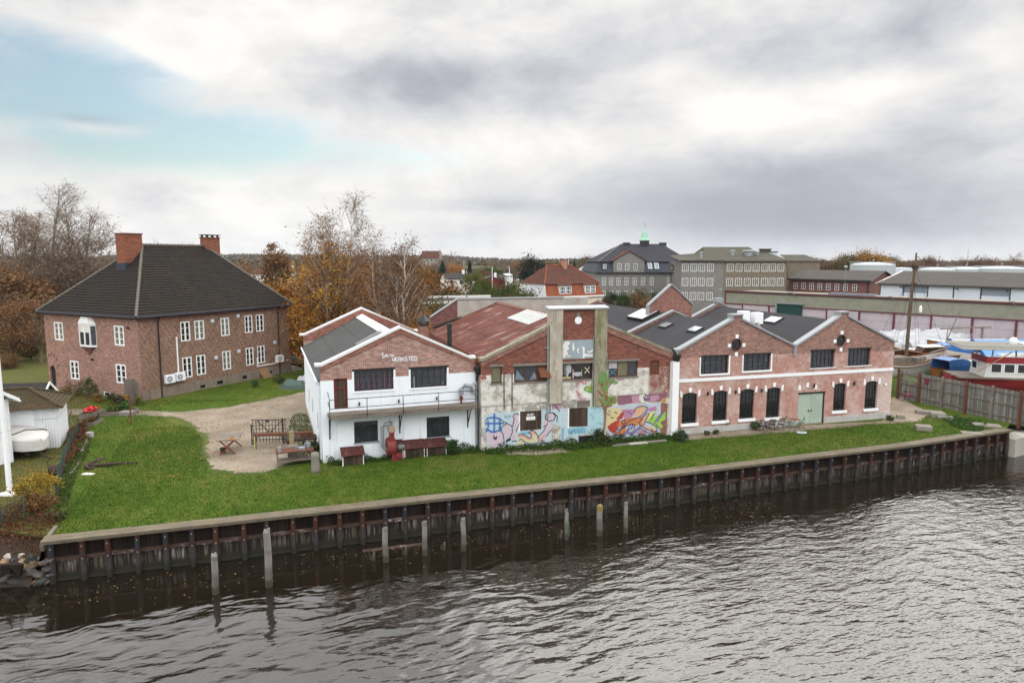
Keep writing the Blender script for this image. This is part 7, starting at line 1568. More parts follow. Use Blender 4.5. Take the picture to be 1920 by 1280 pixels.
grid_windows(gb, I4, [(x - .5, 6.0, x + .5, 8.0) for x in XS] + [(x - .5, 2.6, x + .5, 4.6) for x in XS], 'white', 'glass', 2, 2, -.03, .07); grid_windows(fo, I4, [(x - .5, e0_ + .5, x + .5, e0_ + 2.2) for x in XS[2:5]], 'white', 'glass', 2, 3, -.55)
q = MB(); q.box(1.6, 2.7, -.3, 1.5, e0_ + .7, e0_ + 2.2); o = q.build('dormer', M['slate'], gb); window(o, I4, 1.7, e0_ + .85, 2.6, e0_ + 2.05, -.36, 2, 2, 'white', 'glass', .1, .06)
MV = Matrix.Translation((0, .0, 0))
for x in (13.8, 15.6): q = MB(); q.slab([(x, -.22, e0_ + .9), (x + 1.1, -.22, e0_ + .9), (x + 1.1, .62, e0_ + 2.5), (x, .62, e0_ + 2.5)], .08); o = q.build('roof_window', M['white'], gb); q = MB(); q.slab([(x + .12, -.2, e0_ + 1.05), (x + .98, -.2, e0_ + 1.05), (x + .98, .58, e0_ + 2.42), (x + .12, .58, e0_ + 2.42)], .03); o2 = q.build('pane', M['glass_blue'], o); o2.location.z = .06
q = MB(); q.box(-.5, 20.6, -.55, 0, e0_ - .25, e0_); q.build('cornice', M['slate'], gb); q = MB(); q.tube([(20.0, -.15, 0), (20.0, -.15, e0_)], .1, 5); q.build('downpipe', M['black'], gb)
# office building, grey wing and olive wing
F = Frame(wpt(1355, 158), 5); ob = fthing('office_block', 'three storey flat olive and grey office block with rows of white windows', 'building', F); ez = 12.5; WR = (1475 - 1355) / FOC * 160; WL = 12.0
q = MB(); q.box(0, WR, 0, 12, 0, ez); q.build('olive_wing', M['render_olive'], ob); FL = -1 * (1355 - 1278) / FOC * 158
MLW = Matrix.Rotation(RAD(12), 4, 'Z') @ Matrix.Translation((-9.4, 0, 0)); MLW = Matrix.Rotation(RAD(-12), 4, 'Z') @ Matrix.Translation((-9.6, 0, 0))
q = MB(MLW); q.box(0, 9.6, 0.05, 14, 0, ez - .01); q.build('grey_wing', M['render_grey'], ob)
xr = [(u - 1355) / FOC * 158.5 for u in (1367, 1384, 1401, 1417, 1434, 1449, 1465)]; zr_ = [zat(v, 158) for v in (501, 528, 554.5)]
grid_windows(ob, I4, [(x - .78, z - .95, x + .78, z + .85) for x in xr for z in zr_], 'white', 'glass_brown', 3, 1, -.04, .09)
grid_windows(ob, MLW, [(x - .72, z - .95, x + .72, z + .85) for x in (.95, 2.85, 4.65, 6.6) for z in zr_], 'white', 'glass_brown', 3, 1, .01, .09)
q = MB(); q.poly([(-.3, -.5, ez), (WR + .5, -.5, ez), (WR - 2, 7, ez + 2.1), (1.5, 7, ez + 2.1)]); q.poly([(WR + .5, -.5, ez), (WR + .5, 14, ez), (WR - 2, 7, ez + 2.1)]); q.poly([(-.3, -.5, ez), (1.5, 7, ez + 2.1), (-8, 15, ez + 1.2), (-10.2, 1.4, ez)]); q.poly([(1.5, 7, ez + 2.1), (WR - 2, 7, ez + 2.1), (WR + .5, 14, ez), (-7, 15, ez)]); q.build('roof', M['felt_olive'], ob)
q = MB(); q.box(-.3, WR + .5, -.55, -.45, ez - .3, ez + .03); q.build('eaves', paint('brown_eaves', (.10, .085, .07), .7, .1), ob); q = MB(MLW); q.box(-.5, 9.4, -.45, -.35, ez - .3, ez + .03); q.build('eaves', MC['brown_eaves'], ob)
for u, v0, v1, w_, nm in ((1324, 472, 478, .7, 'vent'), (1383, 469, 477, .9, 'vent'), (1413, 469, 479, 1.9, 'fan_box'), (1430, 471, 478, .8, 'vent')): x = (u - 1355) / FOC * 164; q = MB(); q.lathe([(w_ * .5, ez + .4), (w_ * .5, zat(v0, 164) - .3), (w_ * .7, zat(v0, 164) - .25), (w_ * .6, zat(v0, 164))], (x, 4.0, 0), 10); q.build(nm, M['zinc'], ob)
q = MB(); x = (1440 - 1355) / FOC * 166; q.box(x, x + 4.5, 6, 11, ez, zat(473, 166)); po = q.build('penthouse', M['panel_white'], ob); q = MB(); q.box(x - .2, x + 4.7, 5.8, 11.2, zat(473, 166), zat(471.5, 166)); q.box(x + 1.4, x + 3.4, 7, 9, zat(471.5, 166), zat(468, 166)); q.box(x + 1.2, x + 3.6, 6.8, 9.2, zat(468, 166), zat(466.5, 166)); q.build('penthouse_roof', M['felt_olive'], po)
F = Frame(wpt(1318, 200), 2); q = MB(); q.box(0, 15.5, 0, 9, 0, 14.5); t = fthing('olive_hall', 'grey green hall with shallow roof showing above the office block', 'building', F); q.build('wall', M['render_grey'], t); q = MB(); q.poly([(-.3, -.3, 14.5), (15.8, -.3, 14.5), (14.5, 4, 16.3), (.8, 4, 16.3)]); q.poly([(15.8, -.3, 14.5), (15.8, 9, 14.5), (14.5, 4, 16.3)]); q.poly([(-.3, -.3, 14.5), (-.3, 9, 14.5), (.8, 4, 16.3)]); q.build('roof', M['felt_olive'], t)
F = Frame(wpt(1476, 172), 4); q = MB(); q.box(0, 8, 0, 10, 0, 12.3); t = fthing('olive_annexe', 'windowless olive annexe right of the office block', 'building', F); q.build('wall', M['render_olive'], t); q = MB(); q.poly([(-.3, -.4, 12.3), (8.4, -.4, 12.3), (6.5, 5, 13.9), (-.3, 5, 13.9)]); q.poly([(8.4, -.4, 12.3), (8.4, 10, 12.3), (6.5, 5, 13.9)]); q.build('roof', M['felt_olive'], t)
# low brick building
F = Frame((66.8, 165), -52); lb = fthing('low_brick_building', 'low dark red brick building with grey roof and a row of small windows', 'building', F); LX = 19.0; ez = 8.2
q = MB(); q.box(0, LX, 0, 12, 0, ez); q.prism([(0, ez), (12, ez), (6, ez + 1.9)], LX - .3, LX - .001, 'x'); q.build('wall', M['brick_dark'], lb)
q = MB(); q.slab([(-.3, -.5, ez - .1), (LX + .4, -.5, ez - .1), (LX + .4, 6, ez + 2.0), (-.3, 6, ez + 2.0)], .2); q.slab([(-.3, 12.5, ez - .1), (LX + .4, 12.5, ez - .1), (LX + .4, 6, ez + 2.0), (-.3, 6, ez + 2.0)], .2); q.build('roof', M['felt_brown'], lb)
q = MB(); q.box(-.3, LX + .4, -.58, -.52, ez - .4, ez - .02); q.bar((LX + .43, -.5, ez - .12), (LX + .43, 6, ez + 1.9), .3, .05); q.bar((LX + .43, 12.5, ez - .12), (LX + .43, 6, ez + 1.9), .3, .05); q.build('fascia', M['black'], lb)
grid_windows(lb, I4, [(x, 5.7, x + .95, 7.2) for x in (1.2, 3.2, 5.2, 7.2, 9.2, 11.2, 13.2, 15.2)], 'white', 'glass', 2, 2, -.06, .07); q = MB(); q.tube([(LX - .4, -.2, 0), (LX - .4, -.2, ez)], .1, 5); q.build('downpipe', M['black'], lb); q = MB(); q.tube([(LX * .72, -.5, 0), (LX * .72, -.5, ez + 2.6)], .06, 5); q.lathe([(.1, ez + 2.5), (.4, ez + 2.7), (.4, ez + 3.0), (.1, ez + 3.15)], (LX * .72, -.5, 0), 8); q.build('lamp_mast', M['zinc'], lb)
# blue white panelled warehouse
F = Frame((70, 130), -56); pw = fthing('panel_warehouse', 'long warehouse with white and grey steel panels and grey roof behind the boatyard', 'building', F); LX = 44; ez = 8.3
q = MB(); q.box(0, LX, 0, 16, 0, ez); q.build('wall', M['panel_grey'], pw); q = MB()
for i in range(10):
 x = .15 + i * 4.25; q.box(x, x + 4.0, -.08, -.005, ez - 2.9 if i % 3 != 2 else ez - 2.9, ez - .25 if i % 3 != 1 else ez - 1.6)
q.build('white_panel', M['panel_white'], pw)
q = MB(); q.slab([(-.5, -.7, ez), (LX, -.7, ez), (LX, 9, ez + 2.2), (-.5, 9, ez + 2.2)], .25); q.slab([(-.5, 17, ez), (LX, 17, ez), (LX, 9, ez + 2.2), (-.5, 9, ez + 2.2)], .25); q.prism([(0, ez), (16, ez), (9, ez + 2.1)], 0, .2, 'x'); q.build('roof', M['felt_brown'], pw); q = MB(); q.bar((-.52, -.7, ez - .05), (-.52, 9, ez + 2.25), .2, .05); q.build('gable_trim', M['white'], pw)
q = MB()
for i in range(10): x = i * 4.25; q.box(x, x + .12, -.12, -.005, 0, ez - .2)
q.build('steel_post', M['navy'], pw); q = MB()
for x in (4.1, 13.5, 21, 29): q.bar((x, -.1, ez - .9), (x + .2, -1.2, ez - .5), .08); q.box(x + .1, x + .5, -1.5, -1.0, ez - .6, ez - .45); q.nxt()
q.build('floodlight', M['black'], pw)
# grey green hall along the boatyard
a, b = wpt(1360, 116), wpt(1930, 83); ang = math.degrees(math.atan2(b[1] - a[1], b[0] - a[0])); F = Frame(a, ang); LX = math.hypot(b[0] - a[0], b[1] - a[1]) + 6; gh = fthing('boatyard_hall', 'long grey green hall with maroon trim and lilac lower wall behind the boats', 'building', F)
q = MB(); q.box(0, LX, 0, 9, 5.5, 7.35); q.build('cladding_band', M['shed_green'], gh); q = MB(); q.box(.05, LX, .15, 9, 0, 5.5); q.build('base_wall', M['lilac_clad'], gh); q = MB(); q.slab([(-.2, -.2, 7.5), (LX, -.2, 7.5), (LX, 9, 6.9), (-.2, 9, 6.9)], .1); q.build('roof', M['felt_brown'], gh)
q = MB(); q.box(-.15, LX, -.12, -.002, 7.28, 7.62); q.box(-.05, LX, -.06, -.002, 5.36, 5.5); q.box(-.1, .1, -.05, 0, 0, 7.28)
for i in range(14): x = 3.2 + i * 4.75; q.box(x, x + .22, -.02, .14, 0, 5.36)
q.build('maroon_trim', M['maroon'], gh); x = FR and (1478 - 1360) / FOC * 112; x0 = 9.6; q = MB(); q.box(x0, x0 + 4.1, -.12, -.01, 3.2, 5.85); q.build('roller_shutter', M['deep_green'], gh); q = MB(); q.box(x0 - .3, x0, -.3, 0, 3, 6.0); q.box(x0, x0 + 4.4, -.35, 0, 5.86, 6.05); q.build('shutter_frame', M['zinc'], gh)
q = MB()
for i in (0, 3, 6, 9, 10): x = 3.2 + i * 4.75; q.box(x + .22, x + 4.75, -.0, .12, 0, 5.3)
q.build('lattice_panel', M['lattice'], gh); q = MB()
for x in (-.1, 12.5, 27, 41): q.bar((x, -.1, 7.3), (x, -1.3, 7.75), .08); q.box(x - .25, x + .25, -1.7, -1.1, 7.7, 7.85); q.nxt()
q.build('floodlight', M['zinc'], gh); q = MB(); q.box(17.5, 24, .3, 1.8, 7.62, 7.85); q.build('roof_panels', M['glass_blue'], gh)
# tanks
for u, v, D, r, lab in ((1632, 496, 250, 7.4, 'largest pale domed storage tank left of the mast'), (1752, 505, 262, 6.2, 'pale storage tank just right of the mast with railings'), (1806, 504, 268, 6.8, 'middle storage tank of the right hand row'), (1872, 503, 262, 8.5, 'widest storage tank towards the right edge of the picture')):
 x, y = wpt(u, D); t = thing('storage_tank', lab, 'tank', (x, y, 0), 0, 'storage tanks beyond the warehouse'); z = zat(v, D); q = MB(); q.lathe([(r, 0), (r, z)], n=28); q.build('shell', M['silver_tank'], t, smooth=False); q = MB(); q.lathe([(r, z), (r * .7, z + .55), (r * .3, z + .8), (.1, z + .85)], n=28); q.build('dome', M['silver_tank'], t)
 q = MB()
 for i in range(22): a_ = 2 * pi * i / 22; p = V3((r * cos(a_), r * sin(a_), z)); q.tube([p, p + V3((0, 0, 1.0))], .04, 3)
 for zz in (.5, 1.0): q.tube([(r * cos(2 * pi * i / 28), r * sin(2 * pi * i / 28), z + zz) for i in range(29)], .04, 3)
 q.tube([(0, 0, z + .8), (0, 0, z + 1.6), (.6, 0, z + 1.8)], .2, 5); q.build('railing', M['zinc'], t)
x, y = wpt(1686, 285); t = thing('white_silo', 'plain white silo drum behind the mast', 'tank', (x, y, 0)); MB().lathe([(4, 0), (4, zat(502, 285)), (.1, zat(501, 285))], n=24).build('shell', M['panel_white'], t)
# small houses of the town
def cottage(u, D, v_eave, v_ridge, w_, d_, ang, wall, roof, lab, grp=None, gable=False):
 x, y = wpt(u, D); t = thing('town_house', lab, 'house', (x, y, 0), RAD(ang), grp); e = zat(v_eave, D); r = zat(v_ridge, D); q = MB(); q.box(-w_ / 2, w_ / 2, 0, d_, -2, e)
 if gable: q.prism([(-w_ / 2, e), (w_ / 2, e), (0, r)], 0, d_)
 else: q.prism([(0, e), (d_, e), (d_ / 2, r)], -w_ / 2, w_ / 2, 'x')
 q.build('wall', M[wall], t); q = MB()
 if gable:
  for s in (-1, 1): q.slab([(s * (w_ / 2 + .4), -.4, e - .25), (s * (w_ / 2 + .4), d_ + .4, e - .25), (0, d_ + .4, r + .1), (0, -.4, r + .1)], .15)
 else: q.slab([(-w_ / 2 - .3, -.4, e - .1), (w_ / 2 + .3, -.4, e - .1), (w_ / 2 + .3, d_ / 2, r + .15), (-w_ / 2 - .3, d_ / 2, r + .15)], .15); q.slab([(-w_ / 2 - .3, d_ + .4, e - .1), (w_ / 2 + .3, d_ + .4, e - .1), (w_ / 2 + .3, d_ / 2, r + .15), (-w_ / 2 - .3, d_ / 2, r + .15)], .15)
 ro = q.build('roof', M[roof], t); q = MB(); q.box(w_ * .15, w_ * .15 + .7, d_ * .4, d_ * .4 + .7, r - .5, r + 1.1); q.build('chimney', M['white'] if wall != 'white' else M['brick_dark'], ro)
 n = max(2, int(w_ / 2.6)); q = MB()
 for i in range(n): xx = -w_ / 2 + w_ * (i + .5) / n; q.box(xx - .45, xx + .45, -.06, -.002, e - 1.9, e - .6)
 q.build('window', M['glass'], t, split=True)
cottage(905, 330, 513, 504, 14, 9, 12, 'white', 'tile_black', 'white house with broad dark roof left of the two white poles'); cottage(932, 300, 516, 508, 9, 8, -20, 'white', 'tile_black', 'white gabled house between the dark roofed house and the two poles', None, True)
cottage(922, 215, 526, 518, 8.5, 7, 10, 'barn_red', 'felt_brown', 'small red cabin with grey roof in front of the white houses', None, True); cottage(946, 380, 508, 503, 8, 7, 0, 'pale_blue_wall', 'felt_brown', 'pale small house half hidden right of the two white poles'); cottage(970, 400, 507, 503, 7, 7, 5, 'white', 'tile_black', 'tiny white house left of the big dark conifer')
for i, (u, lab) in enumerate(((1093, 'left most white gabled house behind the mansard house roof'), (1104, 'middle white gabled house behind the mansard house roof'), (1114, 'white gabled house touching the grey mansard building'))): cottage(u, 260, 507, 497, 7.5, 9, -25, 'white', 'tile_redbrown', lab, 'row of white gabled houses', True)
for u, D, ve, vr, w_, an_, wl_, rf_, lab in ((40, 150, 590, 575, 11, 15, 'white', 'tile_redbrown', 'white house glimpsed through the brown trees at the far left'), (100, 170, 575, 562, 10, -10, 'old_white', 'tile_black', 'pale house behind birch trunks left of the brick house'), (150, 190, 556, 545, 10, 5, 'brick_red', 'tile_redbrown', 'red brick house seen through the left trees'), (493, 210, 512, 503, 9, -25, 'white', 'tile_redbrown', 'white gabled house beyond the roof edge of the brick house'), (497, 330, 507, 501, 9, -25, 'old_white', 'tile_redbrown', 'distant pale house over the brick house roof'), (540, 240, 510, 503, 10, 15, 'cream', 'tile_redbrown', 'distant cream house behind the slim brown tree'), (865, 210, 521, 513, 9, 20, 'old_white', 'tile_black', 'low pale house behind the orange autumn trees')): cottage(u, D, ve, vr, w_, 8, an_, wl_, rf_, lab)
x, y = wpt(806, 480); cr = thing('stone_church', 'old stone church with steep rust red roof on the wooded hill', 'church', (x, y, 6.5), RAD(-14)); q = MB(); q.box(-7, 7, 0, 8, -5, zat(483, 480) - 6.5); e = zat(483, 480) - 6.5; r = zat(470.5, 480) - 6.5; q.prism([(0, e), (8, e), (4, r + .2)], -7.0, -6.6, 'x'); q.prism([(0, e), (8, e), (4, r + .2)], 6.6, 7.0, 'x'); q.build('wall', M['ruin_stone'], cr)
q = MB(); q.slab([(-7.3, -.5, e - .4), (7.3, -.5, e - .4), (7.0, 4, r), (-7.0, 4, r)], .2); q.slab([(-7.3, 8.5, e - .4), (7.3, 8.5, e - .4), (7.0, 4, r), (-7.0, 4, r)], .2); q.build('roof', M['tile_redbrown'], cr); q = MB()
for i in range(4): q.box(-5 + i * 3.2, -4.3 + i * 3.2, -.06, -.002, e - 2.6, e - 1.0)
q.build('window', M['glass_black'], cr, split=True); q = MB(); q.box(-11, -7.2, 1, 6, -5, e - 1.6); q.build('ruined_wall', M['ruin_stone'], cr)
for u, v, D, lab in ((923, 500, 205, 'white pole rising beside the small red cabin'), (955, 499, 200, 'white pole standing alone left of the mansard house'), (1065, 485, 320, 'far white pole above the mansard house roof'), (1808, 467, 330, 'thin grey mast rising above the tank farm')): x, y = wpt(u, D); q = MB(); q.tube([(0, 0, 0), (0, 0, zat(v, D))], [.16, .09], 6); o = q.build('white_pole', M['white'] if u < 1500 else M['zinc']); o.location = (x, y, 0); tag(o, lab, 'pole')
# ------------------------------------------------------------------ board fence and boatyard
fa, fb2 = G(1684, 747), G(1925, 803); fd = (fb2 - fa); FA = math.atan2(fd.y, fd.x); FLn = fd.length + 2.0
fn = thing('board_fence', 'tall weathered grey board fence with rusty posts and faded graffiti beside the boatyard', 'fence', tuple(fa), FA)
q = MB(); random.seed(9); x = 0.05; FHt = 2.72
while x < FLn: q.box(x, x + .145, random.uniform(-.012, .012), random.uniform(.02, .03), .12, FHt + random.uniform(-.04, .03)); x += .162
q.build('boards', M['fence'], fn); q = MB()
for z in (.55, 1.55, 2.45): q.box(0, FLn, -.07, -.016, z - .06, z + .06)
q.build('rail', M['old_wood'], fn)
for i in range(7):
 x = i * (FLn - .3) / 6; q = MB(); q.bar((x, -.13, -.1), (x, -.13, FHt + .12), .16); q.build('post', M['rust'] if i in (0, 1, 3, 5) else M['old_wood'], fn)
q = MB()
for pts, in (([(.4, 2.4), (1.2, 2.5), (2.0, 2.1), (2.4, 2.4), (2.2, 1.8), (1.0, 1.75), (.5, 1.9)],), ([(1.0, 1.7), (1.6, 1.9), (1.5, 1.5)],)): q.prism(pts, -.026, -.018)
q.build('green_graffiti', paint('moss_green_spray', (.17, .21, .11), .85, .4, 4), fn); q = MB(); q.prism([(2.6, 2.5), (3.2, 2.4), (3.1, 1.9), (2.7, 1.8)], -.026, -.018); q.build('maroon_graffiti', M['maroon'], fn); q = MB(); Z = FLn * .80
for s in ([(0, 1.5), (.3, 1.3), (.1, 1.1), (.5, 1.2), (.7, 1.5), (.9, 1.1)], [(.2, 1.6), (.8, 1.4)]):
 for a, b in zip(s, s[1:]): q.bar((Z + a[0], -.022, a[1]), (Z + b[0], -.022, b[1]), .06, .008)
q.build('blue_graffiti', M['hull_blue'], fn)
a = G(1697, 752); bk = thing('bicycle', 'bicycle with magenta frame leaning at the fence behind the warehouse corner', 'bicycle', (a.x, a.y - .2, 0), FA + .1)
for x in (-.5, .52): q = MB(); q.tube([(x + .33 * cos(i * pi / 9), 0, .34 + .33 * sin(i * pi / 9)) for i in range(19)], .025, 5, False); o = q.build('wheel', M['tyre'], bk); q = MB(); [q.bar((x, 0, .34), (x + .32 * cos(k), 0, .34 + .32 * sin(k)), .008) for k in np.arange(0, 6.28, .63)]; q.build('spokes', M['zinc'], o)
q = MB(); [q.tube([p0, p1], .022, 5) for p0, p1 in (((-.5, 0, .34), (-.05, 0, .32)), ((-.05, 0, .32), (-.2, 0, .85)), ((-.05, 0, .32), (.38, 0, .78)), ((-.17, 0, .75), (.36, 0, .82)), ((.52, 0, .34), (.36, 0, .9)), ((-.5, 0, .34), (-.18, 0, .7)))]; q.build('frame', M['bike_pink'], bk); q = MB(); q.box(-.32, -.08, -.07, .07, .88, .94); q.tube([(.34, -.28, .98), (.36, 0, .95), (.34, .28, .98)], .018, 5); q.build('saddle_and_bars', M['tyre'], bk)
for u, v, s, lab in ((1742, 776, (1.0, .35, .3), 'long granite kerb block at the end of the gravel by the board fence'), (1758, 782, (.55, .4, .4), 'short granite block next to the long kerb block'), (1772, 785, (.6, .3, .25), 'pale granite block furthest right by the board fence'), (1731, 806, (.55, .4, .38), 'single squared granite block alone on the lawn'), (1688, 784, (.3, .25, .3), 'small grey stone at the corner of the warehouse'), (1822, 813, (.7, .35, .12), 'flat stone slab with yellow mark near the end of the quay'), (1850, 800, (.9, .45, .22), 'large broken concrete slab under the end of the fence'), (1196, 832, (.7, .2, .12), 'upper stacked white plank bundle below the mural')):
 a = G(u, v); o = MB().box(-s[0], s[0], -s[1], s[1], -.02, s[2]).build('stone_block', M['stone'] if u > 1300 else M['rear_wall'], bevel=.06); o.location = a; o.rotation_euler = (0, 0, FA + .9 if u > 1300 else FR.a); tag(o, lab, 'stone block' if u > 1300 else 'planks')
for u, v, L, lab in ((1170, 834, .9, 'lower white plank lying in front of the mural'), (1222, 829, 1.15, 'long white plank beneath the mural')): a = G(u, v); o = MB().box(-L, L, -.12, .12, 0, .1).build('white_plank', M['stone']); o.location = a; o.rotation_euler = (0, 0, FR.a + .03); tag(o, lab, 'plank')
a = G(1907, 835, -1.0); o = MB().box(-.5, 8, .2, 7, -2.4, -.35).build('concrete_quay_end', M['rear_wall']); o.location = (38.6, 50.4, -.25); o.rotation_euler = (0, 0, RAD(30)); tag(o, 'pale concrete river wall beyond the end of the timber quay', 'wall')
# cafe chairs and folding tables by the green door
def cafe_chair(u, v, rz, mat, lab):
 a = G(u, v); t = thing('folding_chair', lab, 'chair', tuple(a), rz, 'garden furniture by the green door')
 q = MB(); [q.box(-.2, .2, y, y + .06, .44, .46) for y in np.arange(-.2, .2, .09)]; q.build('seat', M[mat], t); q = MB(); [q.box(-.2, .2, .2, .22, z, z + .06) for z in (.62, .74, .84)]; q.build('backrest', M[mat], t)
 for s in (-1, 1): q = MB(); q.tube([(s * .2, -.25, 0), (s * .2, .21, .9)], .016, 4); q.tube([(s * .18, .25, 0), (s * .18, -.18, .45)], .016, 4); q.build('leg', M[mat], t)
def cafe_table(u, v, rz, mat, lab):
 a = G(u, v); t = thing('bistro_table', lab, 'table', tuple(a), rz, 'garden furniture by the green door'); q = MB(); q.box(-.35, .35, -.28, .28, .71, .73); q.build('tabletop', M[mat], t)
 for s in (-1, 1): q = MB(); q.tube([(-.3, s * .24, 0), (.3, s * .24, .71)], .016, 4); q.tube([(.3, s * .24, 0), (-.3, s * .24, .71)], .016, 4); q.build('crossed_legs', M['black'], t)
cafe_chair(1431, 809, .6, 'rust_dark', 'dark folding chair furthest left by the brick wall'); cafe_chair(1440, 812, 2.2, 'rust_dark', 'dark folding chair second from the left turned to the lawn'); cafe_table(1452, 806, .3, 'old_wood', 'small folding table left of the green chairs'); cafe_chair(1464, 806, -.8, 'rust_dark', 'dark folding chair between the two small tables'); cafe_chair(1478, 802, 1.0, 'green_metal', 'green folding chair left of the wooden table'); cafe_table(1490, 803, .2, 'varnish', 'small wooden table beside the green double door'); cafe_chair(1502, 803, -1.9, 'green_metal', 'green metal armchair right in front of the green double door'); cafe_chair(1447, 806, 3.0, 'rust_dark', 'dark folding chair behind the left small table')
o = MB().tube([(.34 * cos(i * .7), .22 * sin(i * .7), .05 + .02 * (i % 2)) for i in range(10)], .04, 6).build('coiled_hose', M['panel_white']); o.location = G(1503, 812); tag(o, 'white coiled hose on the gravel in front of the green door', 'hose')
for u, v, lab in ((1281, 829, 'short black bollard post at the left corner of the warehouse'),): a = G(u, v); o = MB().lathe([(.09, 0), (.09, .85), (.06, .9)], n=8).build('post', M['navy']); o.location = a; tag(o, lab, 'post')
# ---- boats
def bx_frame(u, v, rz, name, lab, z=0): a = G(u, v, z); return thing(name, lab, 'boat', (a.x, a.y, z), RAD(rz))
# gaff ketch with tall mast
bt = thing('sailing_boat', 'old white sailing boat with tall bare wooden mast behind the board fence', 'boat', (AT(1697, 690, 67).x - .5, 66.5, 1.35), RAD(12)); o, rows = hull('hull', 8.6, 2.9, 1.5, M['hull_white'], bt, sheer=1.1, rake=.7); gunwale(rows, 7, M['varnish'], bt, .07)
q = MB(); q.tube([V3(r_[0]) + V3((0, .01, -.32)) for r_ in rows], .05, 4); q.tube([V3(r_[-1]) + V3((0, -.01, -.32)) for r_ in rows], .05, 4); q.build('rubbing_strake', M['varnish'], o); q = MB(); q.grid([[(r_[1][0], r_[1][1] * .95, r_[1][2] + .02), (r_[-2][0], r_[-2][1] * .95, r_[-2][2] + .02)] for r_ in rows]); q.build('deck', M['old_wood'], bt)
q = MB(); q.box(-2.2, .2, -.8, .8, 1.4, 2.1); q.box(1.0, 2.0, -.5, .5, 1.5, 1.95); q.build('deckhouse', M['old_wood'], bt); mz = zat(474, 66.5) - 1.35; mu = 0.25
q = MB(); q.tube([(mu, 0, .6), (mu + .1, 0, mz * .6), (mu + .32, 0, mz - 1.4), (mu + .36, 0, mz)], [.17, .155, .115, .07], 8); mo = q.build('mast', M['wale'] if 0 else paint('dark_mast_wood', (.105, .075, .045), .8, .3, 2), bt); q = MB(); q.box(mu + .12, mu + .5, -.2, .2, mz - 1.5, mz - 1.2); q.box(mu + .16, mu + .46, -.25, .25, mz - 3.2, mz - 2.9); q.bar((mu + .3, 0, mz - .3), (mu + .75, 0, mz - .5), .05); q.build('mast_fittings', M['rust_dark'], mo)
q = MB()
for ex, ey in ((-.8, 1.3), (-.2, 1.35), (.8, 1.3), (-.8, -1.3), (.2, -1.35), (.8, -1.3)): q.tube([(ex, ey, 1.6), (mu + .25, ey * .1, mz - 3.0)], .014, 4)
q.tube([(4.6, 0, 2.6), (mu + .3, 0, mz - 1.4)], .016, 4); q.tube([(-4.0, 0, 1.9), (mu + .3, 0, mz - 1.4)], .014, 4); q.build('rigging', M['black'], mo); q = MB(); q.tube([(-3.8, .1, 2.5), (-.1, 0, 2.75)], .1, 6); q.tube([(3.0, 0, 2.3), (5.4, 0, 2.9)], [.1, .06], 6); q.build('spars', M['old_wood'], bt)
random.seed(4); q = MB()
for i in range(14): x, y = random.uniform(-3.4, 3.0), random.uniform(-.9, .9); q.box(x, x + random.uniform(.2, .7), y, y + random.uniform(.1, .3), 1.55, 1.75 + random.random() * .5)
q.build('deck_clutter', M['rust'], bt); q = MB(); q.lathe([(.02, 0), (.12, .08), (.12, .5), (.02, .6)], (2.9, -1.25, .9), 8); q.build('fender', M['fender'], bt); q = MB(); q.lathe([(.02, 0), (.13, .1), (.13, .6), (.02, .75)], (mu + 1.1, -.2, mz * .52), 8); q.build('hanging_fender', M['fender'], bt)
def stands(t, L, w_, z): q = MB(); [q.bar((x, s * w_, -z), (x, s * w_ * .8, .25), .1) for x in (-L / 4, L / 4) for s in (-1, 1)]; q.build('cradle', M['rust_dark'], t)
stands(bt, 8, 1.0, 1.35)
def tarped(u, v, D, L, B, h, rz, mat, lab, seed, z=.9, name='covered_boat', under='hull_navy'):
 a = AT(u, v, D); t = thing(name, lab, 'boat', (a.x, D, z), RAD(rz)); o, rows = hull('hull', L, B, 1.1, M[under], t, sheer=.4); q = MB(); rr = []
 for i in range(19):
  s = i / 18; w_ = B / 2 * 1.06 * (1 - max(0, (s - .5) / .5) ** 2.4) + .08; r = []; top = h * (1 - .35 * abs(s - .45) * 2) * (1 + .3 * MN.noise(V3((s * 7, seed, 0)))) + .12 * abs(sin(s * 14 + seed))
  for j in range(13):
   k = (j - 6) / 6; ak = abs(k); zz = 1.0 + top * (1 - ak) if ak < .8 else 1.0 + top * .2 - (ak - .8) * 3.2; r.append((-L / 2 * 1.02 + L * 1.02 * s, math.copysign(w_ * min(1, ak * 1.22), k), zz + .14 * MN.noise(V3((i * .7, j * .9, seed)))))
  rr.append(r)
 q.grid(rr); q.poly(rr[0]); q.poly(rr[-1][::-1]); q.build('tarpaulin', M[mat], t); stands(t, L, B * .4, z); return t
tarped(1663, 625, 82, 7, 2.6, 1.6, 20, 'tarp_white', 'boat under a white cover furthest left behind the warehouse gable', 1, 1.6)
t = bx_frame(1640, 660, 15, 'motor_boat', 'white motor cruiser with brown windscreen peeping over the warehouse roof slope'); t.location = (AT(1640, 630, 78).x, 78, 1.6); o, rows = hull('hull', 7, 2.5, 1.2, M['hull_white'], t); q = MB(); q.box(-2.2, 1.0, -1, 1, 1.2, 2.3); q.build('cabin', M['white'], t); q = MB(); q.box(-1.9, .8, -1.03, 1.03, 1.75, 2.2); q.build('windscreen', M['mahogany'], t); stands(t, 7, .9, 1.6)
tarped(1705, 630, 88, 8, 2.8, 1.7, 12, 'tarp_white', 'boat under a white sheet directly behind the tall mast', 2, 1.2)
tarped(1757, 632, 84, 9, 3.2, 2.1, 8, 'tarp_white', 'largest boat under a white cover right of the tall mast', 3, 1.2, under='hull_white'); tarped(1751, 650, 77.5, 8, 2.8, 1.2, 10, 'tarp_grey', 'boat under a grey sheet in front of the largest white cover', 4, .9)
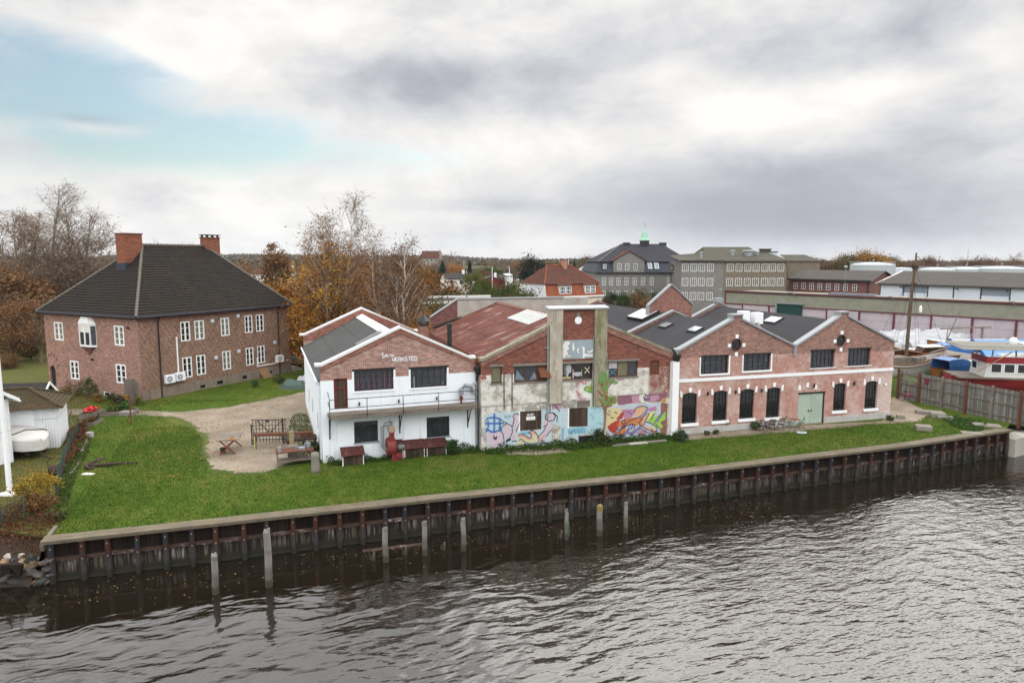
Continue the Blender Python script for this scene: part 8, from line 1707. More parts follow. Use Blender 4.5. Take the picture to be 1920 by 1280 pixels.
t = thing('wooden_yacht', 'varnished wooden yacht with horizontal boom and instruments above the other boats', 'boat', (AT(1812, 640, 80).x, 80, 1.7), RAD(174)); o, rows = hull('hull', 8.0, 2.4, 1.3, M['varnish'], t, sheer=.5); gunwale(rows, 7, M['white'], t, .06); q = MB(); q.box(-2.0, 1.2, -.7, .7, 1.3, 1.75); q.build('cabin', M['hull_white'], t); q = MB(); q.tube([(-2.6, 0, 3.3), (2.9, 0, 3.05)], .09, 6); q.tube([(-1.6, .1, 1.3), (-1.6, .1, 3.25)], .14, 6); q.tube([(2.2, -.1, 1.3), (2.2, .05, 3.1)], .05, 5); q.tube([(2.2, -.1, 1.5), (1.2, .3, 5)], .06, 5); q.build('boom', M['old_wood'], t); q = MB(); [q.tube([(x, s * 1.0, 1.4), (x, s * 1.0, 2.3)], .025, 4) for x in (-2.6, -1.9, -1.0) for s in (-1, 1)]; q.tube([(-2.6, -1, 2.3), (-1, -1, 2.3)], .025, 4); q.build('stanchion', M['zinc'], t); stands(t, 8, .8, 1.7)
def cabin_cruiser(u, v, D, rz, L, B, hm, lab, z, cab='mahogany', top='hull_white', canopy=None):
 a = AT(u, v, D); t = thing('wooden_boat', lab, 'boat', (a.x, D, z), RAD(rz)); o, rows = hull('hull', L, B, 1.2, M[hm], t, sheer=.6); gunwale(rows, 7, M['varnish'], t, .07); q = MB(); q.grid([[(r_[1][0], r_[1][1] * .95, r_[1][2] + .0), (r_[-2][0], r_[-2][1] * .95, r_[-2][2] + .0)] for r_ in rows]); q.build('deck', M['varnish'], t)
 q = MB(); q.prism([(-.1 * L, 1.2), (.24 * L, 1.3), (.20 * L, 1.95), (-.1 * L, 2.1)], -B * .34, B * .34); q.build('cabin', M[cab], t); q = MB(); q.slab([(-.12 * L, -B * .38, 2.18), (.22 * L, -B * .36, 2.02), (.22 * L, B * .36, 2.02), (-.12 * L, B * .38, 2.18)], .08); q.build('cabin_roof', M[top], t); q = MB()
 for s in (-1, 1):
  for k in range(3): q.box(-.07 * L + k * .09 * L, -.0 * L + k * .09 * L, s * B * .345 - .01, s * B * .345 + .01, 1.55, 1.9)
 q.build('window', M['glass_brown'], t, split=True)
 if canopy:
  q = MB(); rr = []
  for i in range(9):
   s = i / 8; r = []
   for j in range(11):
    k = (j - 5) / 5; ak = abs(k); r.append((-.42 * L + .36 * L * s, math.copysign(B * .44 * min(1, ak * 1.5), k), (2.25 + .15 * sin(pi * s) if ak < .67 else 2.2 - (ak - .67) * 3.4) + .08 * MN.noise(V3((i * .8, j * .7, L)))))
   rr.append(r)
  q.grid(rr); q.build('canopy', M[canopy], t)
 stands(t, L, B * .35, z); return t
cabin_cruiser(1752, 690, 73.5, 172, 7.6, 2.6, 'mahogany', 'wooden boat with white cabin roof and torn blue canopy behind the others', 1.5, canopy='tarp_blue')
cabin_cruiser(1772, 715, 69.6, 186, 7.4, 2.5, 'varnish', 'varnished wooden boat with dark blue bottom beside the white sailing boat', 1.1, 'varnish', 'old_wood'); t = bpy.data.objects['wooden_boat.001']; o, rows = hull('antifouling', 7.3, 2.58, .80, M['hull_navy'], t, sheer=.3)
q = MB(); [q.lathe([(.02, 0), (.12, .08), (.12, .45), (.02, .55)], (x, 1.25, .75), 8) for x in (-.9, 1.9)]; [q.lathe([(.02, 0), (.12, .08), (.12, .45), (.02, .55)], (x, -1.25, .75), 8) for x in (.4, 1.9)]; q.build('fender', M['fender'], t)
cabin_cruiser(1806, 700, 65.0, 12, 6.4, 2.4, 'varnish', 'small varnished boat with blue canvas cabin nearest the board fence', 1.15, 'varnish', 'tarp_white', 'tarp_blue')
def tented(u, v, D, L, B, rz, mat, end, lab, z, h=1.5):
 a = AT(u, v, D); t = thing('tented_boat', lab, 'boat', (a.x, D, z), RAD(rz)); o, rows = hull('hull', L, B, 1.1, M['hull_white'], t); q = MB(); q.slab([(-L / 2, -B * .55, 1.05), (L / 2, -B * .5, 1.15), (L / 2, 0, 1.1 + h * .9), (-L / 2, 0, 1.1 + h)], .04); q.slab([(-L / 2, B * .55, 1.05), (L / 2, B * .5, 1.15), (L / 2, 0, 1.1 + h * .9), (-L / 2, 0, 1.1 + h)], .04); q.build('tent', M[mat], t); q = MB()
 for s in (-1, 1): q.bar((-L / 2 - .02, s * B * .55, .95), (-L / 2 - .02, 0, 1.1 + h), .08, .25)
 q.poly([(-L / 2 + .1, -B * .5, 1.1), (-L / 2 + .1, B * .5, 1.1), (-L / 2 + .1, 0, 1.0 + h)]); q.box(-L / 2 - .1, -L / 2, B * .52, B * .58, -z, 1.1); q.build('tent_end', M[end], t); stands(t, L, B * .35, z); return t
tented(1832, 655, 76, 7.4, 2.8, 12, 'tarp_grey', 'tarp_blue', 'boat under a grey ridge tent with blue edging', 1.5); tented(1895, 655, 74.5, 9.5, 3.4, 8, 'tarp_pale_blue', 'tarp_blue', 'boat under a broad pale blue ridge tent at the right edge', 1.6)
t = thing('motor_boat', 'white boat with red brown bottom below the blue ridge tents', 'boat', (AT(1855, 690, 71).x, 71.5, 1.3), RAD(172)); o, rows = hull('hull', 8, 2.7, 1.6, M['hull_white'], t, sheer=.5); hull('antifouling', 7.9, 2.76, 1.05, M['hull_maroon'], t, sheer=.3); stands(t, 8, .9, 1.3)
# red and white passenger boat
pbx = AT(1872, 720, 60); pbt = thing('passenger_boat', 'red and white passenger boat with slatted sun roof over its windows at the right edge', 'boat', (pbx.x + 2.2, 59.8, 1.15), RAD(-12))
hull('hull', 12.5, 3.4, 1.35, M['hull_red'], pbt, sheer=.35, rake=-.2); q = MB(); q.box(-6.0, 5.5, -1.7, 1.7, 1.35, 1.5); q.build('deck', M['old_wood'], pbt)
q = MB(); q.prism([(-3.9, 1.5), (5.5, 1.5), (5.5, 3.0), (-3.7, 3.0)], -1.5, 1.5); co = q.build('cabin', M['hull_white'], pbt); q = MB(); q.box(-3.8, 5.6, -1.54, -1.502, 2.75, 3.3); q.box(-3.82, -3.72, -1.5, 1.5, 2.75, 3.3); q.build('red_band', M['hull_red'], co)
for k in range(8): x = -3.45 + k * 1.02; window(co, I4, x, 1.9, x + .86, 2.72, -1.55, 1, 1, 'white', 'glass_black', .05, .03)
window(co, ML3 := Matrix(((0, 1, 0, -3.86), (-1, 0, 0, 0), (0, 0, 1, 0), (0, 0, 0, 1))), -1.2, 1.95, -.1, 2.68, -.02, 1, 1, 'white', 'glass_black', .06, .03)
q = MB(); q.slab([(-5.9, -1.9, 4.0), (5.8, -1.9, 4.0), (5.8, 1.9, 4.2), (-5.9, 1.9, 4.2)], .08); [q.box(-5.9, 5.8, -1.85 + i * .46, -1.72 + i * .46, 4.16, 4.27) for i in range(9)]; q.build('sun_roof', M['deck_roof'], pbt); q = MB(); [q.tube([(x, s * 1.45, 3.0), (x, s * 1.6, 3.95)], .07, 5) for x in (-3.4, -.2, 3.0, 5.4) for s in (-1, 1)]; q.bar((-.2, -1.45, 3.3), (.8, -1.6, 3.9), .06); q.build('roof_post', M['zinc'], pbt); q = MB(); q.tube([(-4.6, -1.8, 2.0), (-2.0, -1.75, 3.8)], .05, 5); q.build('boat_hook', M['pallet'], pbt)
q = MB(); q.lathe([(.02, 4.15), (.3, 4.25), (.36, 4.55), (.2, 4.8), (.02, 4.85)], (-.9, .6, 0), 10); q.box(-.3, .9, .3, 1.2, 4.16, 4.4); q.build('radar_dome', M['white'], pbt); q = MB(); [q.box(x, x + .35, -1.55, 1.55, -1.15, .3) for x in (-4.0, 0, 4.0)]; q.build('cradle', M['old_wood'], pbt)
# ------------------------------------------------------------------ trees and plants
def quads(p, s, r, flat=.6):
 n = len(p); a = r.normal(size=(n, 3)); a /= np.linalg.norm(a, axis=1)[:, None]; b = np.cross(a, r.normal(size=(n, 3))); b /= np.linalg.norm(b, axis=1)[:, None]; k = s * r.uniform(.55, 1.35, (n, 1))
 return np.stack([p - a * k, p - b * k * flat, p + a * k, p + b * k * flat], 1).reshape(-1, 3)
def leafmesh(name, pts, s, r): v = quads(pts, s, r); return v, np.arange(len(v)).reshape(-1, 4)
def crown_pts(r, n, nc, rx, rz, zc, spread, hole=.35, shape='round'):
 c = []
 while len(c) < nc:
  d = r.normal(size=3); d /= np.linalg.norm(d); q = d * (hole + (1 - hole) * r.rand() ** .5)
  x = np.array([q[0] * rx, q[1] * rx, zc + q[2] * rz])
  if shape == 'cone': x[:2] *= max(.08, (zc + rz - x[2]) / (2 * rz)) * 1.5
  c.append(x)
 c = np.array(c); w = r.uniform(.4, 1.6, nc); w /= w.sum(); k = r.choice(nc, n, p=w); sp = spread * r.uniform(.6, 1.3, nc)[k][:, None]
 return c, c[k] + r.normal(size=(n, 3)) * sp * np.array([1, 1, .75])
PROTO = {}
def proto(kind_, seed):
 key = (kind_, seed)
 if key in PROTO: return PROTO[key]
 r = np.random.RandomState(seed * 31 + 5); random.seed(seed)
 if kind_ in ('broad', 'airy', 'slim', 'low'):
  n, nc, rx, rz, zc, sp, ls = {'broad': (7500, 44, 3.6, 3.9, 6.0, .75, .17), 'airy': (4200, 40, 3.5, 4.2, 5.6, .8, .13), 'slim': (9000, 50, 1.25, 4.6, 5.3, .5, .14), 'low': (6500, 40, 4.6, 4.2, 4.8, .9, .19)}[kind_]
  c, p = crown_pts(r, n, nc, rx, rz, zc, sp); p = p[p[:, 2] > .4]; lv = leafmesh('c', p, ls, r); tb = MB()
  tb.tube([(0, 0, -.5), (.05, .05, 2), (0, .1, zc)], [.22, .17, .09], 6)
  for q in c[::2]: z0 = r.uniform(1.2, zc * .8); tb.tube([(0, .05, z0), tuple(q * np.array([.5, .5, 0]) + np.array([0, 0, (z0 + q[2]) / 2 + .2])), tuple(q)], [.08, .05, .02], 4, False)
 elif kind_ == 'conifer':
  p = []; n = 5500
  z = 10 * (1 - r.rand(n) ** .62) ; z = np.clip(z, .6, 10); a = r.uniform(0, 6.28, n); lay = (z * 1.6) % 1; rad = (10.2 - z) * .27 * (.55 + .45 * lay) * r.rand(n) ** .35; p = np.stack([rad * np.cos(a), rad * np.sin(a), z - rad * .18 + .25 * np.sin(a * 3 + z)], 1); lv = leafmesh('c', p, .17, r); tb = MB(); tb.tube([(0, 0, -.5), (0, 0, 9.8)], [.2, .03], 5)
 elif kind_ == 'pine':
  c, p = crown_pts(r, 6500, 24, 2.7, 3.4, 6.4, .75, .3); lv = leafmesh('c', p, .16, r); tb = MB(); tb.tube([(0, 0, -.5), (.1, 0, 8.5)], [.25, .06], 6)
  for q in c: tb.tube([(0, 0, q[2] - .8), tuple(q)], [.06, .02], 3, False)
 elif kind_ == 'bare':
  tb = MB(); tw = []; tb.tube([(0, 0, -.5), (0, 0, 2.4)], [.26, .2], 6)
  for i in range(26):
   a = r.uniform(0, 6.28); el = r.uniform(.45, 1.35); L = r.uniform(3.4, 6.2); z0 = r.uniform(1.6, 4.0); d = np.array([cos(a) * cos(el), sin(a) * cos(el), sin(el)]); p0 = np.array([0, 0, z0]); pts = [p0 + d * L * k + np.array([0, 0, .5 * k * k]) + r.normal(size=3) * .12 * k for k in (0, .35, .7, 1)]
   tb.tube([tuple(q) for q in pts], [.09, .06, .04, .015], 4, False)
   for j in range(26): b = pts[1] + (pts[3] - pts[1]) * r.rand(); e = d + r.normal(size=3) * .6; e /= np.linalg.norm(e); tw.append((b, b + e * r.uniform(.5, 1.4)))
  lv = ribbons(tw, .028, r)
 else:                                        # birch: several pale stems, drooping twigs, few leaves
  H, stems, spread, nl, tf = BIRCH[seed]; tb = MB(); tw = []; lp = []
  for s in range(stems):
   a = 6.28 * s / stems + r.uniform(-.5, .5); lean = r.uniform(.5, 1.0) * spread if stems > 1 else .15; hh = H * (1 if s == 0 else r.uniform(.72, .97)); st = [np.array([cos(a) * lean * (k ** .8) * (.5 + hh / H * .5) + r.normal() * .12 * k, sin(a) * lean * (k ** .8) + r.normal() * .12 * k, hh * k - .4 * (k == 0)]) for k in np.linspace(0, 1, 9)]
   rr = [max(.02, .20 * (1 - k) ** .8) * (H / 18) ** .5 for k in np.linspace(0, 1, 9)]; tb.tube([tuple(q) for q in st], rr, 6)
   for b in range(int(34 * tf)):
    k = r.uniform(.22, .97); i = min(7, int(k * 8)); f = k * 8 - i; p0 = st[i] * (1 - f) + st[i + 1] * f; a2 = a + r.normal() * 1.1 if stems > 1 else r.uniform(0, 6.28); L = (1.05 - k) * H * r.uniform(.28, .50) + 1.4; el = r.uniform(.75, 1.3)
    d = np.array([cos(a2) * cos(el), sin(a2) * cos(el), sin(el)]); pts = [p0 + d * L * q + np.array([0, 0, -.10 * L * q * q]) + r.normal(size=3) * .05 * L * q for q in (0, .33, .66, 1)]; tb.tube([tuple(q) for q in pts], [max(.02, rr[i] * .42), .035, .022, .01], 4, False)
    for j in range(int(13 * tf)):
     q = r.uniform(.25, 1); ii = min(2, int(q * 3)); ff = q * 3 - ii; b0 = pts[ii] * (1 - ff) + pts[ii + 1] * ff; e = d * .7 + r.normal(size=3) * .55; e /= np.linalg.norm(e); b1 = b0 + e * r.uniform(.5, 1.5); tw.append((b0, b1))
     for m in range(4): g0 = b0 + (b1 - b0) * r.uniform(.2, 1); g = e * .4 + r.normal(size=3) * .5 + np.array([0, 0, -.25]); tw.append((g0, g0 + g * r.uniform(.4, .95))); lp.append(g0 + g * r.rand())
  lp = np.array(lp); w = np.clip(1.5 - lp[:, 2] / (H * .62), .06, 1.5); w /= w.sum(); lp = lp[r.choice(len(lp), nl, p=w)] + r.normal(size=(nl, 3)) * .25; lv = leafmesh('c', lp, .12, r); PROTO[key] = (tb, lv, ribbons(tw, .015, r)); return PROTO[key]
 PROTO[key] = (tb, lv, None); return PROTO[key]
def ribbons(tw, w, r):
 a = np.array([t[0] for t in tw]); b = np.array([t[1] for t in tw]); n = np.cross(b - a, r.normal(size=a.shape)); n /= np.linalg.norm(n, axis=1)[:, None] + 1e-9; n *= w
 v = np.stack([a - n, a + n, b + n * .4, b - n * .4], 1).reshape(-1, 3); return v, np.arange(len(v)).reshape(-1, 4)
BIRCH = {1: (22, 4, 3.6, 1300, .92), 2: (20, 4, 3.2, 1100, .90), 3: (19, 4, 2.6, 5200, .9), 4: (16.5, 3, 1.8, 2600, .85), 5: (14.5, 2, 1.4, 1200, .8), 6: (15, 1, .5, 2500, .9)}
NAMES = {'broad': 'leafy_tree', 'airy': 'thinning_tree', 'slim': 'slim_tree', 'low': 'bushy_tree', 'conifer': 'conifer', 'pine': 'pine_tree', 'bare': 'bare_tree', 'birch': 'birch_tree'}
MESH = {}
def plant(kind_, seed, x, y, h, lab, col, grp=None, wide=1.0, z=0.0, rz=None, bark_='bark'):
 key = (kind_, seed); first = key not in MESH
 if first:
  tb, lv, tw = proto(kind_, seed); t = bpy.data.objects.new(NAMES[kind_], None); k = tb.build('trunk', M['birch' if kind_ == 'birch' and seed > 2 else bark_]).data; l = raw('crown', lv[0], lv[1], M['twig'] if kind_ == 'bare' else M['leaf']).data; w = raw('twigs', tw[0], tw[1], M['twig_pale' if seed < 3 else 'twig']).data if tw else None; MESH[key] = (k, l, w)
  for o in list(COL.objects):
   if o.data in (k, l, w) and o.data: bpy.data.objects.remove(o)
 base = BIRCH[seed][0] if kind_ == 'birch' else 10.0
 t = thing(NAMES[kind_], lab, 'tree', (x, y, z), random.uniform(0, 6.28) if rz is None else rz, grp); t.scale = (h / base * wide, h / base * wide, h / base)
 for nm, me in zip(('trunk', 'crown', 'twigs'), MESH[key]):
  if me: o = bpy.data.objects.new(nm if not (kind_ == 'birch' and nm == 'crown') else 'leaves', me); COL.objects.link(o); o.parent = t; o.color = (*col, 1)
 return t
def tree(kind_, seed, u, vtop, D, lab, col, grp=None, wide=1.0, z=0.0, **k): x, y = wpt(u, D); return plant(kind_, seed, x, y, zat(vtop, D) - z, lab, col, grp, wide, z, **k)
BRN = (.16, .088, .042); ORG = (.31, .145, .034); RUS = (.185, .105, .054); YEL = (.37, .21, .036); GRN = (.046, .072, .020); DGR = (.022, .036, .018); OLV = (.095, .082, .026); PUR = (.125, .070, .048); GRY = (.14, .108, .076)
# tall bare birches left of the brick house
tree('birch', 1, 62, 348, 97, 'tallest bare birch behind the brick house at the far left', BRN, rz=.4, wide=1.45); tree('birch', 2, 128, 372, 101, 'bare spreading birch between the tallest birch and the brick house chimney', BRN, rz=2.0, wide=1.5); tree('birch', 2, 10, 368, 108, 'bare birch cut by the left edge of the picture', BRN, rz=3.6, wide=1.4); tree('birch', 4, 178, 418, 110, 'smaller bare birch touching the brick house roof', BRN, rz=1.2, wide=1.5)
for i, (k, s, u, v, D, c, w_, lab) in enumerate((('broad', 1, 35, 500, 92, RUS, 1.05, 'rusty brown tree under the tall bare birches at the far left'), ('broad', 2, 110, 492, 104, BRN, 1.2, 'brown tree behind the left end of the brick house'), ('broad', 3, 180, 488, 112, RUS, 1.2, 'rust brown tree just left of the brick house roof slope'), ('airy', 1, 68, 545, 85, RUS, 1.25, 'reddish tree with visible trunk on the lawn left of the brick house'), ('airy', 2, 12, 560, 84, BRN, 1.25, 'brown half bare tree at the left edge above the flag'), ('low', 1, 50, 640, 87, OLV, 1.3, 'olive green bush under the trees left of the brick house'), ('low', 2, 5, 655, 80, BRN, 1.2, 'low brown bush at the left edge behind the gateway'), ('low', 2, 15, 570, 125, GRN, 1.5, 'dark green shrub deep between the left trees'))): tree(k, s, u, v, D, lab, c, None, w_)
random.seed(33)
for i in range(16): tree(random.choice(('broad', 'airy', 'broad')), random.choice((1, 2, 3)), -60 + i * 19 + random.uniform(-6, 6), random.uniform(484, 505), 120 + (i * 37) % 60, 'brown autumn tree in the wood behind the left birches', random.choice((BRN, RUS, BRN, PUR)), 'brown wood behind the left birches', 1.2)
for u, v, D, s, lab in ((322, 438, 190, 1, 'small bare tree top rising behind the middle of the brick house roof'), (366, 455, 170, 2, 'tiny bare tree top beside the second chimney')): tree('bare', s, u, v, D, lab, BRN)
# centre
tree('birch', 3, 632, 384, 79, 'tallest pale stemmed birch behind the white workshop', ORG, rz=.2, wide=1.0); tree('birch', 6, 612, 420, 77, 'slim birch with golden leaves left of the tallest birch', YEL, rz=1.0, wide=1.0); tree('birch', 4, 712, 432, 76, 'birch with curved white stems above the workshop roof ridge', ORG, rz=2.6, wide=1.0); tree('birch', 5, 752, 462, 74, 'smaller birch right of the curved white stems', BRN, rz=.9, wide=1.15)
for k, s, u, v, D, c, w_, lab in (('slim', 1, 521, 455, 128, RUS, 1.0, 'slim columnar brown tree right of the brick house roof'), ('airy', 3, 470, 482, 150, BRN, .8, 'bare topped brown tree behind the right hip of the brick house'), ('broad', 2, 446, 492, 140, RUS, .7, 'low brown tree beside the roof slope of the brick house'), ('low', 2, 562, 492, 105, (.06, .055, .022), .8, 'dark olive tree left of the golden birch'),
  ('broad', 1, 590, 500, 90, ORG, 1.15, 'orange tree behind the left end of the workshop roof'), ('broad', 3, 562, 560, 84, YEL, 1.0, 'golden bush beside the red barn'), ('broad', 2, 650, 478, 93, PUR, 1.3, 'purple brown tree behind the tallest birch'), ('broad', 3, 690, 500, 88, RUS, 1.2, 'rust brown tree between the birches'), ('airy', 2, 600, 560, 76, ORG, 1.4, 'low orange tree right behind the workshop rear gable'), ('broad', 1, 668, 560, 78, RUS, 1.1, 'low rust tree behind the ridge of the workshop'), ('broad', 2, 735, 490, 92, PUR, 1.1, 'brown purple tree behind the curved birch'), ('airy', 1, 758, 455, 88, BRN, .6, 'thin brown topped tree at the right end of the birches'),
  ('low', 1, 770, 575, 74, ORG, 1.1, 'orange bush beside the brick roof chimney'), ('low', 3, 715, 565, 75, RUS, 1.2, 'rusty bush right of the workshop ridge'), ('broad', 3, 812, 503, 110, (.16, .075, .018), 1.2, 'round orange brown tree behind the flat roofed block'), ('low', 2, 780, 520, 100, RUS, 1.0, 'brown tree left of the round orange brown tree'), ('low', 1, 800, 548, 84, OLV, .9, 'olive bush above the flat roof edge')): tree(k, s, u, v, D, lab, c, None, w_)
# green belt and town trees
random.seed(12); gl = [(842, 536, 105), (862, 528, 112), (884, 530, 110), (905, 532, 106), (925, 528, 112), (944, 530, 108), (962, 526, 115), (980, 520, 118), (850, 545, 98), (895, 545, 99), (935, 542, 101), (968, 540, 104), (1000, 545, 150)]
for i, (u, v, D) in enumerate(gl): tree('low', 1 + i % 3, u, v, D, 'leafy tree in the green belt left of the mansard house', random.choice((GRN, GRN, OLV, (.055, .06, .022))), 'green belt trees', .95)
for k, s, u, v, D, c, w_, lab in (('broad', 1, 888, 508, 190, (.10, .11, .02), .9, 'yellow green tree left of the white poles'), ('broad', 2, 912, 516, 170, (.075, .095, .02), .8, 'light green tree under the small red cabin'), ('pine', 1, 1003, 480, 215, (.012, .02, .013), 1.25, 'dark round topped pine above the mansard house roof'), ('conifer', 1, 881, 487, 240, DGR, 1.0, 'dark spruce left of the white houses'), ('conifer', 2, 1076, 487, 300, DGR, 1.1, 'dark spruce right of the mansard house chimney'), ('broad', 3, 856, 500, 230, (.26, .12, .03), .9, 'orange tree below the church hill'), ('bare', 1, 868, 490, 240, BRN, .7, 'pale bare tree between orange tree and spruce'), ('broad', 1, 1108, 482, 340, OLV, 1.6, 'broad olive tree left of the grey mansard building'), ('broad', 2, 1030, 489, 330, RUS, 1.6, 'brown tree behind the mansard house ridge'), ('conifer', 2, 830, 488, 300, (.03, .05, .03), 1.6, 'blue green spruce right of the church'), ('bare', 2, 848, 466, 450, BRN, 1.2, 'round bare tree standing right of the stone church'), ('bare', 1, 775, 470, 470, BRN, 1.1, 'bare tree left of the stone church'), ('bare', 1, 797, 467, 495, BRN, .9, 'bare tree behind the church roof'), ('low', 3, 835, 482, 420, GRY, 1.4, 'grey brown bushes on the church hill'), ('broad', 1, 975, 488, 330, RUS, 1.3, 'rust tree left of the dark pine')): tree(k, s, u, v, D, lab, c, None, w_)
for u, v, D, c, k, s in ((1150, 540, 150, DGR, 'low', 1), (1168, 545, 147, GRN, 'broad', 2), (1186, 543, 150, BRN, 'low', 2), (1204, 538, 152, OLV, 'broad', 3), (1222, 540, 150, DGR, 'low', 3), (1140, 552, 143, (.05, .04, .02), 'low', 2), (1212, 552, 142, RUS, 'airy', 1)): tree(k, s, u, v, D, 'dark green and brown tree in front of the grey mansard building', c, 'trees before the grey building', .8)
random.seed(5)
for i in range(64):
 u = random.uniform(405, 1130); D = random.uniform(230, 560); c = random.choice((RUS, BRN, ORG, OLV, GRN, PUR, GRY, (.19, .11, .03))); tree(random.choice(('broad', 'broad', 'low', 'airy', 'conifer')), random.choice((1, 2, 3)) if True else 1, u, 489 + random.uniform(0, 10) + (560 - D) / 60, D, 'autumn tree among the houses of the town behind the birches', c if D > 0 else c, 'town trees', 1.2)
for u, v, D, c, w_ in ((1592, 476, 300, OLV, 1.3), (1610, 473, 305, (.19, .10, .025), 1.2), (1632, 473, 300, (.28, .155, .022), 1.3), (1652, 477, 300, (.24, .125, .022), 1.2), (1576, 482, 310, RUS, 1.2), (1556, 484, 315, BRN, 1.3), (1664, 480, 310, OLV, 1.0), (1540, 486, 310, PUR, 1.2), (1520, 482, 330, (.05, .05, .03), 1.3)): tree('broad', random.choice((1, 2, 3)), u, v, D, 'orange and brown tree in the clump left of the tall boat mast', c, 'tree clump left of the mast', w_)
for i in range(26): tree(random.choice(('bare', 'bare', 'airy', 'broad')), random.choice((1, 2)), 1690 + i * 11 + random.uniform(-4, 4), random.uniform(477, 493), 330 + (i * 53) % 90, 'grey brown tree on the skyline beyond the tank farm', random.choice((BRN, PUR, GRY)), 'skyline trees behind the tanks', 1.2)
for u, v, w_, lab in ((1878, 471, 1.5, 'largest bare tree on the skyline behind the tanks'), (1908, 474, 1.2, 'bare tree right of the largest skyline tree'), (1740, 482, 1.4, 'low round bare tree just right of the mast top')): tree('bare', 2, u, v, 300, lab, BRN, None, w_)
def cname(c):
 r, g, b = c[:3]
 if g > r * .98: return 'dark green' if g < .045 else 'green'
 if r > .34: return 'golden'
 if r > .23: return 'orange'
 if g > r * .8: return 'olive'
 return 'rust brown' if r > .18 else ('dull brown' if r > .13 else 'purple brown')
ORD = 'first second third fourth fifth sixth seventh eighth ninth tenth eleventh twelfth thirteenth fourteenth fifteenth'.split()
WHERE = {'brown wood behind the left birches': 'in the wood behind the bare birches', 'green belt trees': 'in the green belt beside the mansard house', 'trees before the grey building': 'before the grey mansard building', 'town trees': 'among the far town houses', 'tree clump left of the mast': 'in the clump behind the brick building', 'skyline trees behind the tanks': 'on the skyline behind the tanks'}
cls = {}
for o in COL.objects:
 if o.get('group') in WHERE: cls.setdefault((o['group'], o.name.split('.')[0], cname(next(c for c in o.children if not c.name.startswith('trunk')).color)), []).append(o)
for (g_, nm, cn), os_ in cls.items():
 os_.sort(key=lambda o: o.location.x / o.location.y)
 for i, o in enumerate(os_): o['label'] = ('the only %s %s %s' if len(os_) == 1 else ORD[i] + ' %s %s from the left ' + '%s') % (cn, nm.replace('_', ' '), WHERE[g_])
# wooded hills far away: a terrain and one mass of crowns
def ridge(u): return np.interp(u, [-400, 0, 300, 410, 500, 560, 700, 840, 900, 1000, 1100, 1300, 1600, 1900, 2400], [482, 480, 478, 476, 476, 477, 478, 479, 483, 486, 483, 484, 488, 489, 489])
rows = []; us = np.linspace(-500, 2500, 90)
for D, f in ((650, 0), (1000, .25), (1500, .75), (2000, 1.0), (2600, .9)): rows.append([((u - 960) / FOC * D, D, -0.5 + f * max(0, CAMH + (HOR - ridge(u)) * 2000 / FOC - 7 + 1.5 * MN.noise(V3((u * .03, 0, 1)))) * 1.0) for u in us])
kind(MB().grid(rows).build('hills', paint('hill_ground', (.06, .055, .03), .95, .3, .01), smooth=True), 'structure')
c = MB().lathe([(0.1, 8.2), (40, 7.2), (75, 3), (105, -.5)], n=24).build('church_hill', M['grass'], smooth=True); c.location = (*wpt(812, 498), 0); kind(c, 'structure')
r = np.random.RandomState(8); P = []
for D, n in ((600, 500), (800, 700), (1050, 800), (1350, 900), (1700, 1100), (1980, 1500)):
 for i in range(n):
  u = r.uniform(-300, 2200); d = D * r.uniform(.92, 1.08); f = np.interp(d, [650, 1000, 1500, 2000, 2600], [0, .25, .75, 1, .9]); z = f * max(0, CAMH + (HOR - ridge(u)) * 2000 / FOC - 7); P.append(((u - 960) / FOC * d, d, z, r.uniform(5, 9.5) * (.75 if u > 1500 else 1), r.uniform(2.5, 5)))
P = np.array(P); kk = 22; k = np.repeat(np.arange(len(P)), kk); dd = r.normal(size=(len(k), 3)); dd /= np.linalg.norm(dd, axis=1)[:, None]; pt = P[k, :3] + dd * np.stack([P[k, 4], P[k, 4], P[k, 3] * .5], 1) * r.uniform(.5, 1, (len(k), 1)) + np.stack([0 * k, 0 * k, P[k, 3] * .5], 1)
v = quads(pt, 1.5, r, .8)
def leaf_far():
 m, t = newmat('forest_mass'); p = t.pos(); n = t.noise(p, .012, 4, .6); n2 = t.noise(p, .09, 2, .5); r_ = t.island(); cc = t.ramp(n * .35 + n2 * .45 + r_ * .25, [(.36, (.020, .034, .020)), (.48, (.05, .056, .025)), (.57, (.12, .066, .03)), (.7, (.20, .11, .03))]); t.surface(cc, .9, spec=.05); return m
o = raw('far_forest', v, np.arange(len(v)).reshape(-1, 4), leaf_far()); kind(o, 'stuff'); o['label'] = 'distant mixed autumn forest covering the low hills on the horizon'; o['category'] = 'forest'
# ------------------------------------------------------------------ low plants
def scatter(name, poly, n, s, hgt, col, lab, cat, seed, dens=None):
 r = np.random.RandomState(seed); P = np.array(poly); lo, hi = P.min(0), P.max(0); pts = []
 while len(pts) < n:
  q = lo + (hi - lo) * r.rand(2); ins = False
  for a, b in zip(poly, poly[1:] + poly[:1]):
   if (a[1] > q[1]) != (b[1] > q[1]) and q[0] < (b[0] - a[0]) * (q[1] - a[1]) / (b[1] - a[1] + 1e-12) + a[0]: ins = not ins
  if ins:
   h = hgt * max(.1, .5 + MN.noise(V3((q[0] * 1.1, q[1] * 1.1, seed)))) ; z = h * r.rand() ** .7; zb_ = 0 if q[1] > 31.4 or q[0] > -21 else (q[1] - 31.4) * .75; pts.append((q[0], q[1], max(-2, zb_) + z))
 v = quads(np.array(pts), s, r, .7); o = raw(name, v, np.arange(len(v)).reshape(-1, 4), M['leaf']); o.color = (*col, 1); kind(o, 'stuff'); o['label'] = lab; o['category'] = cat; return o
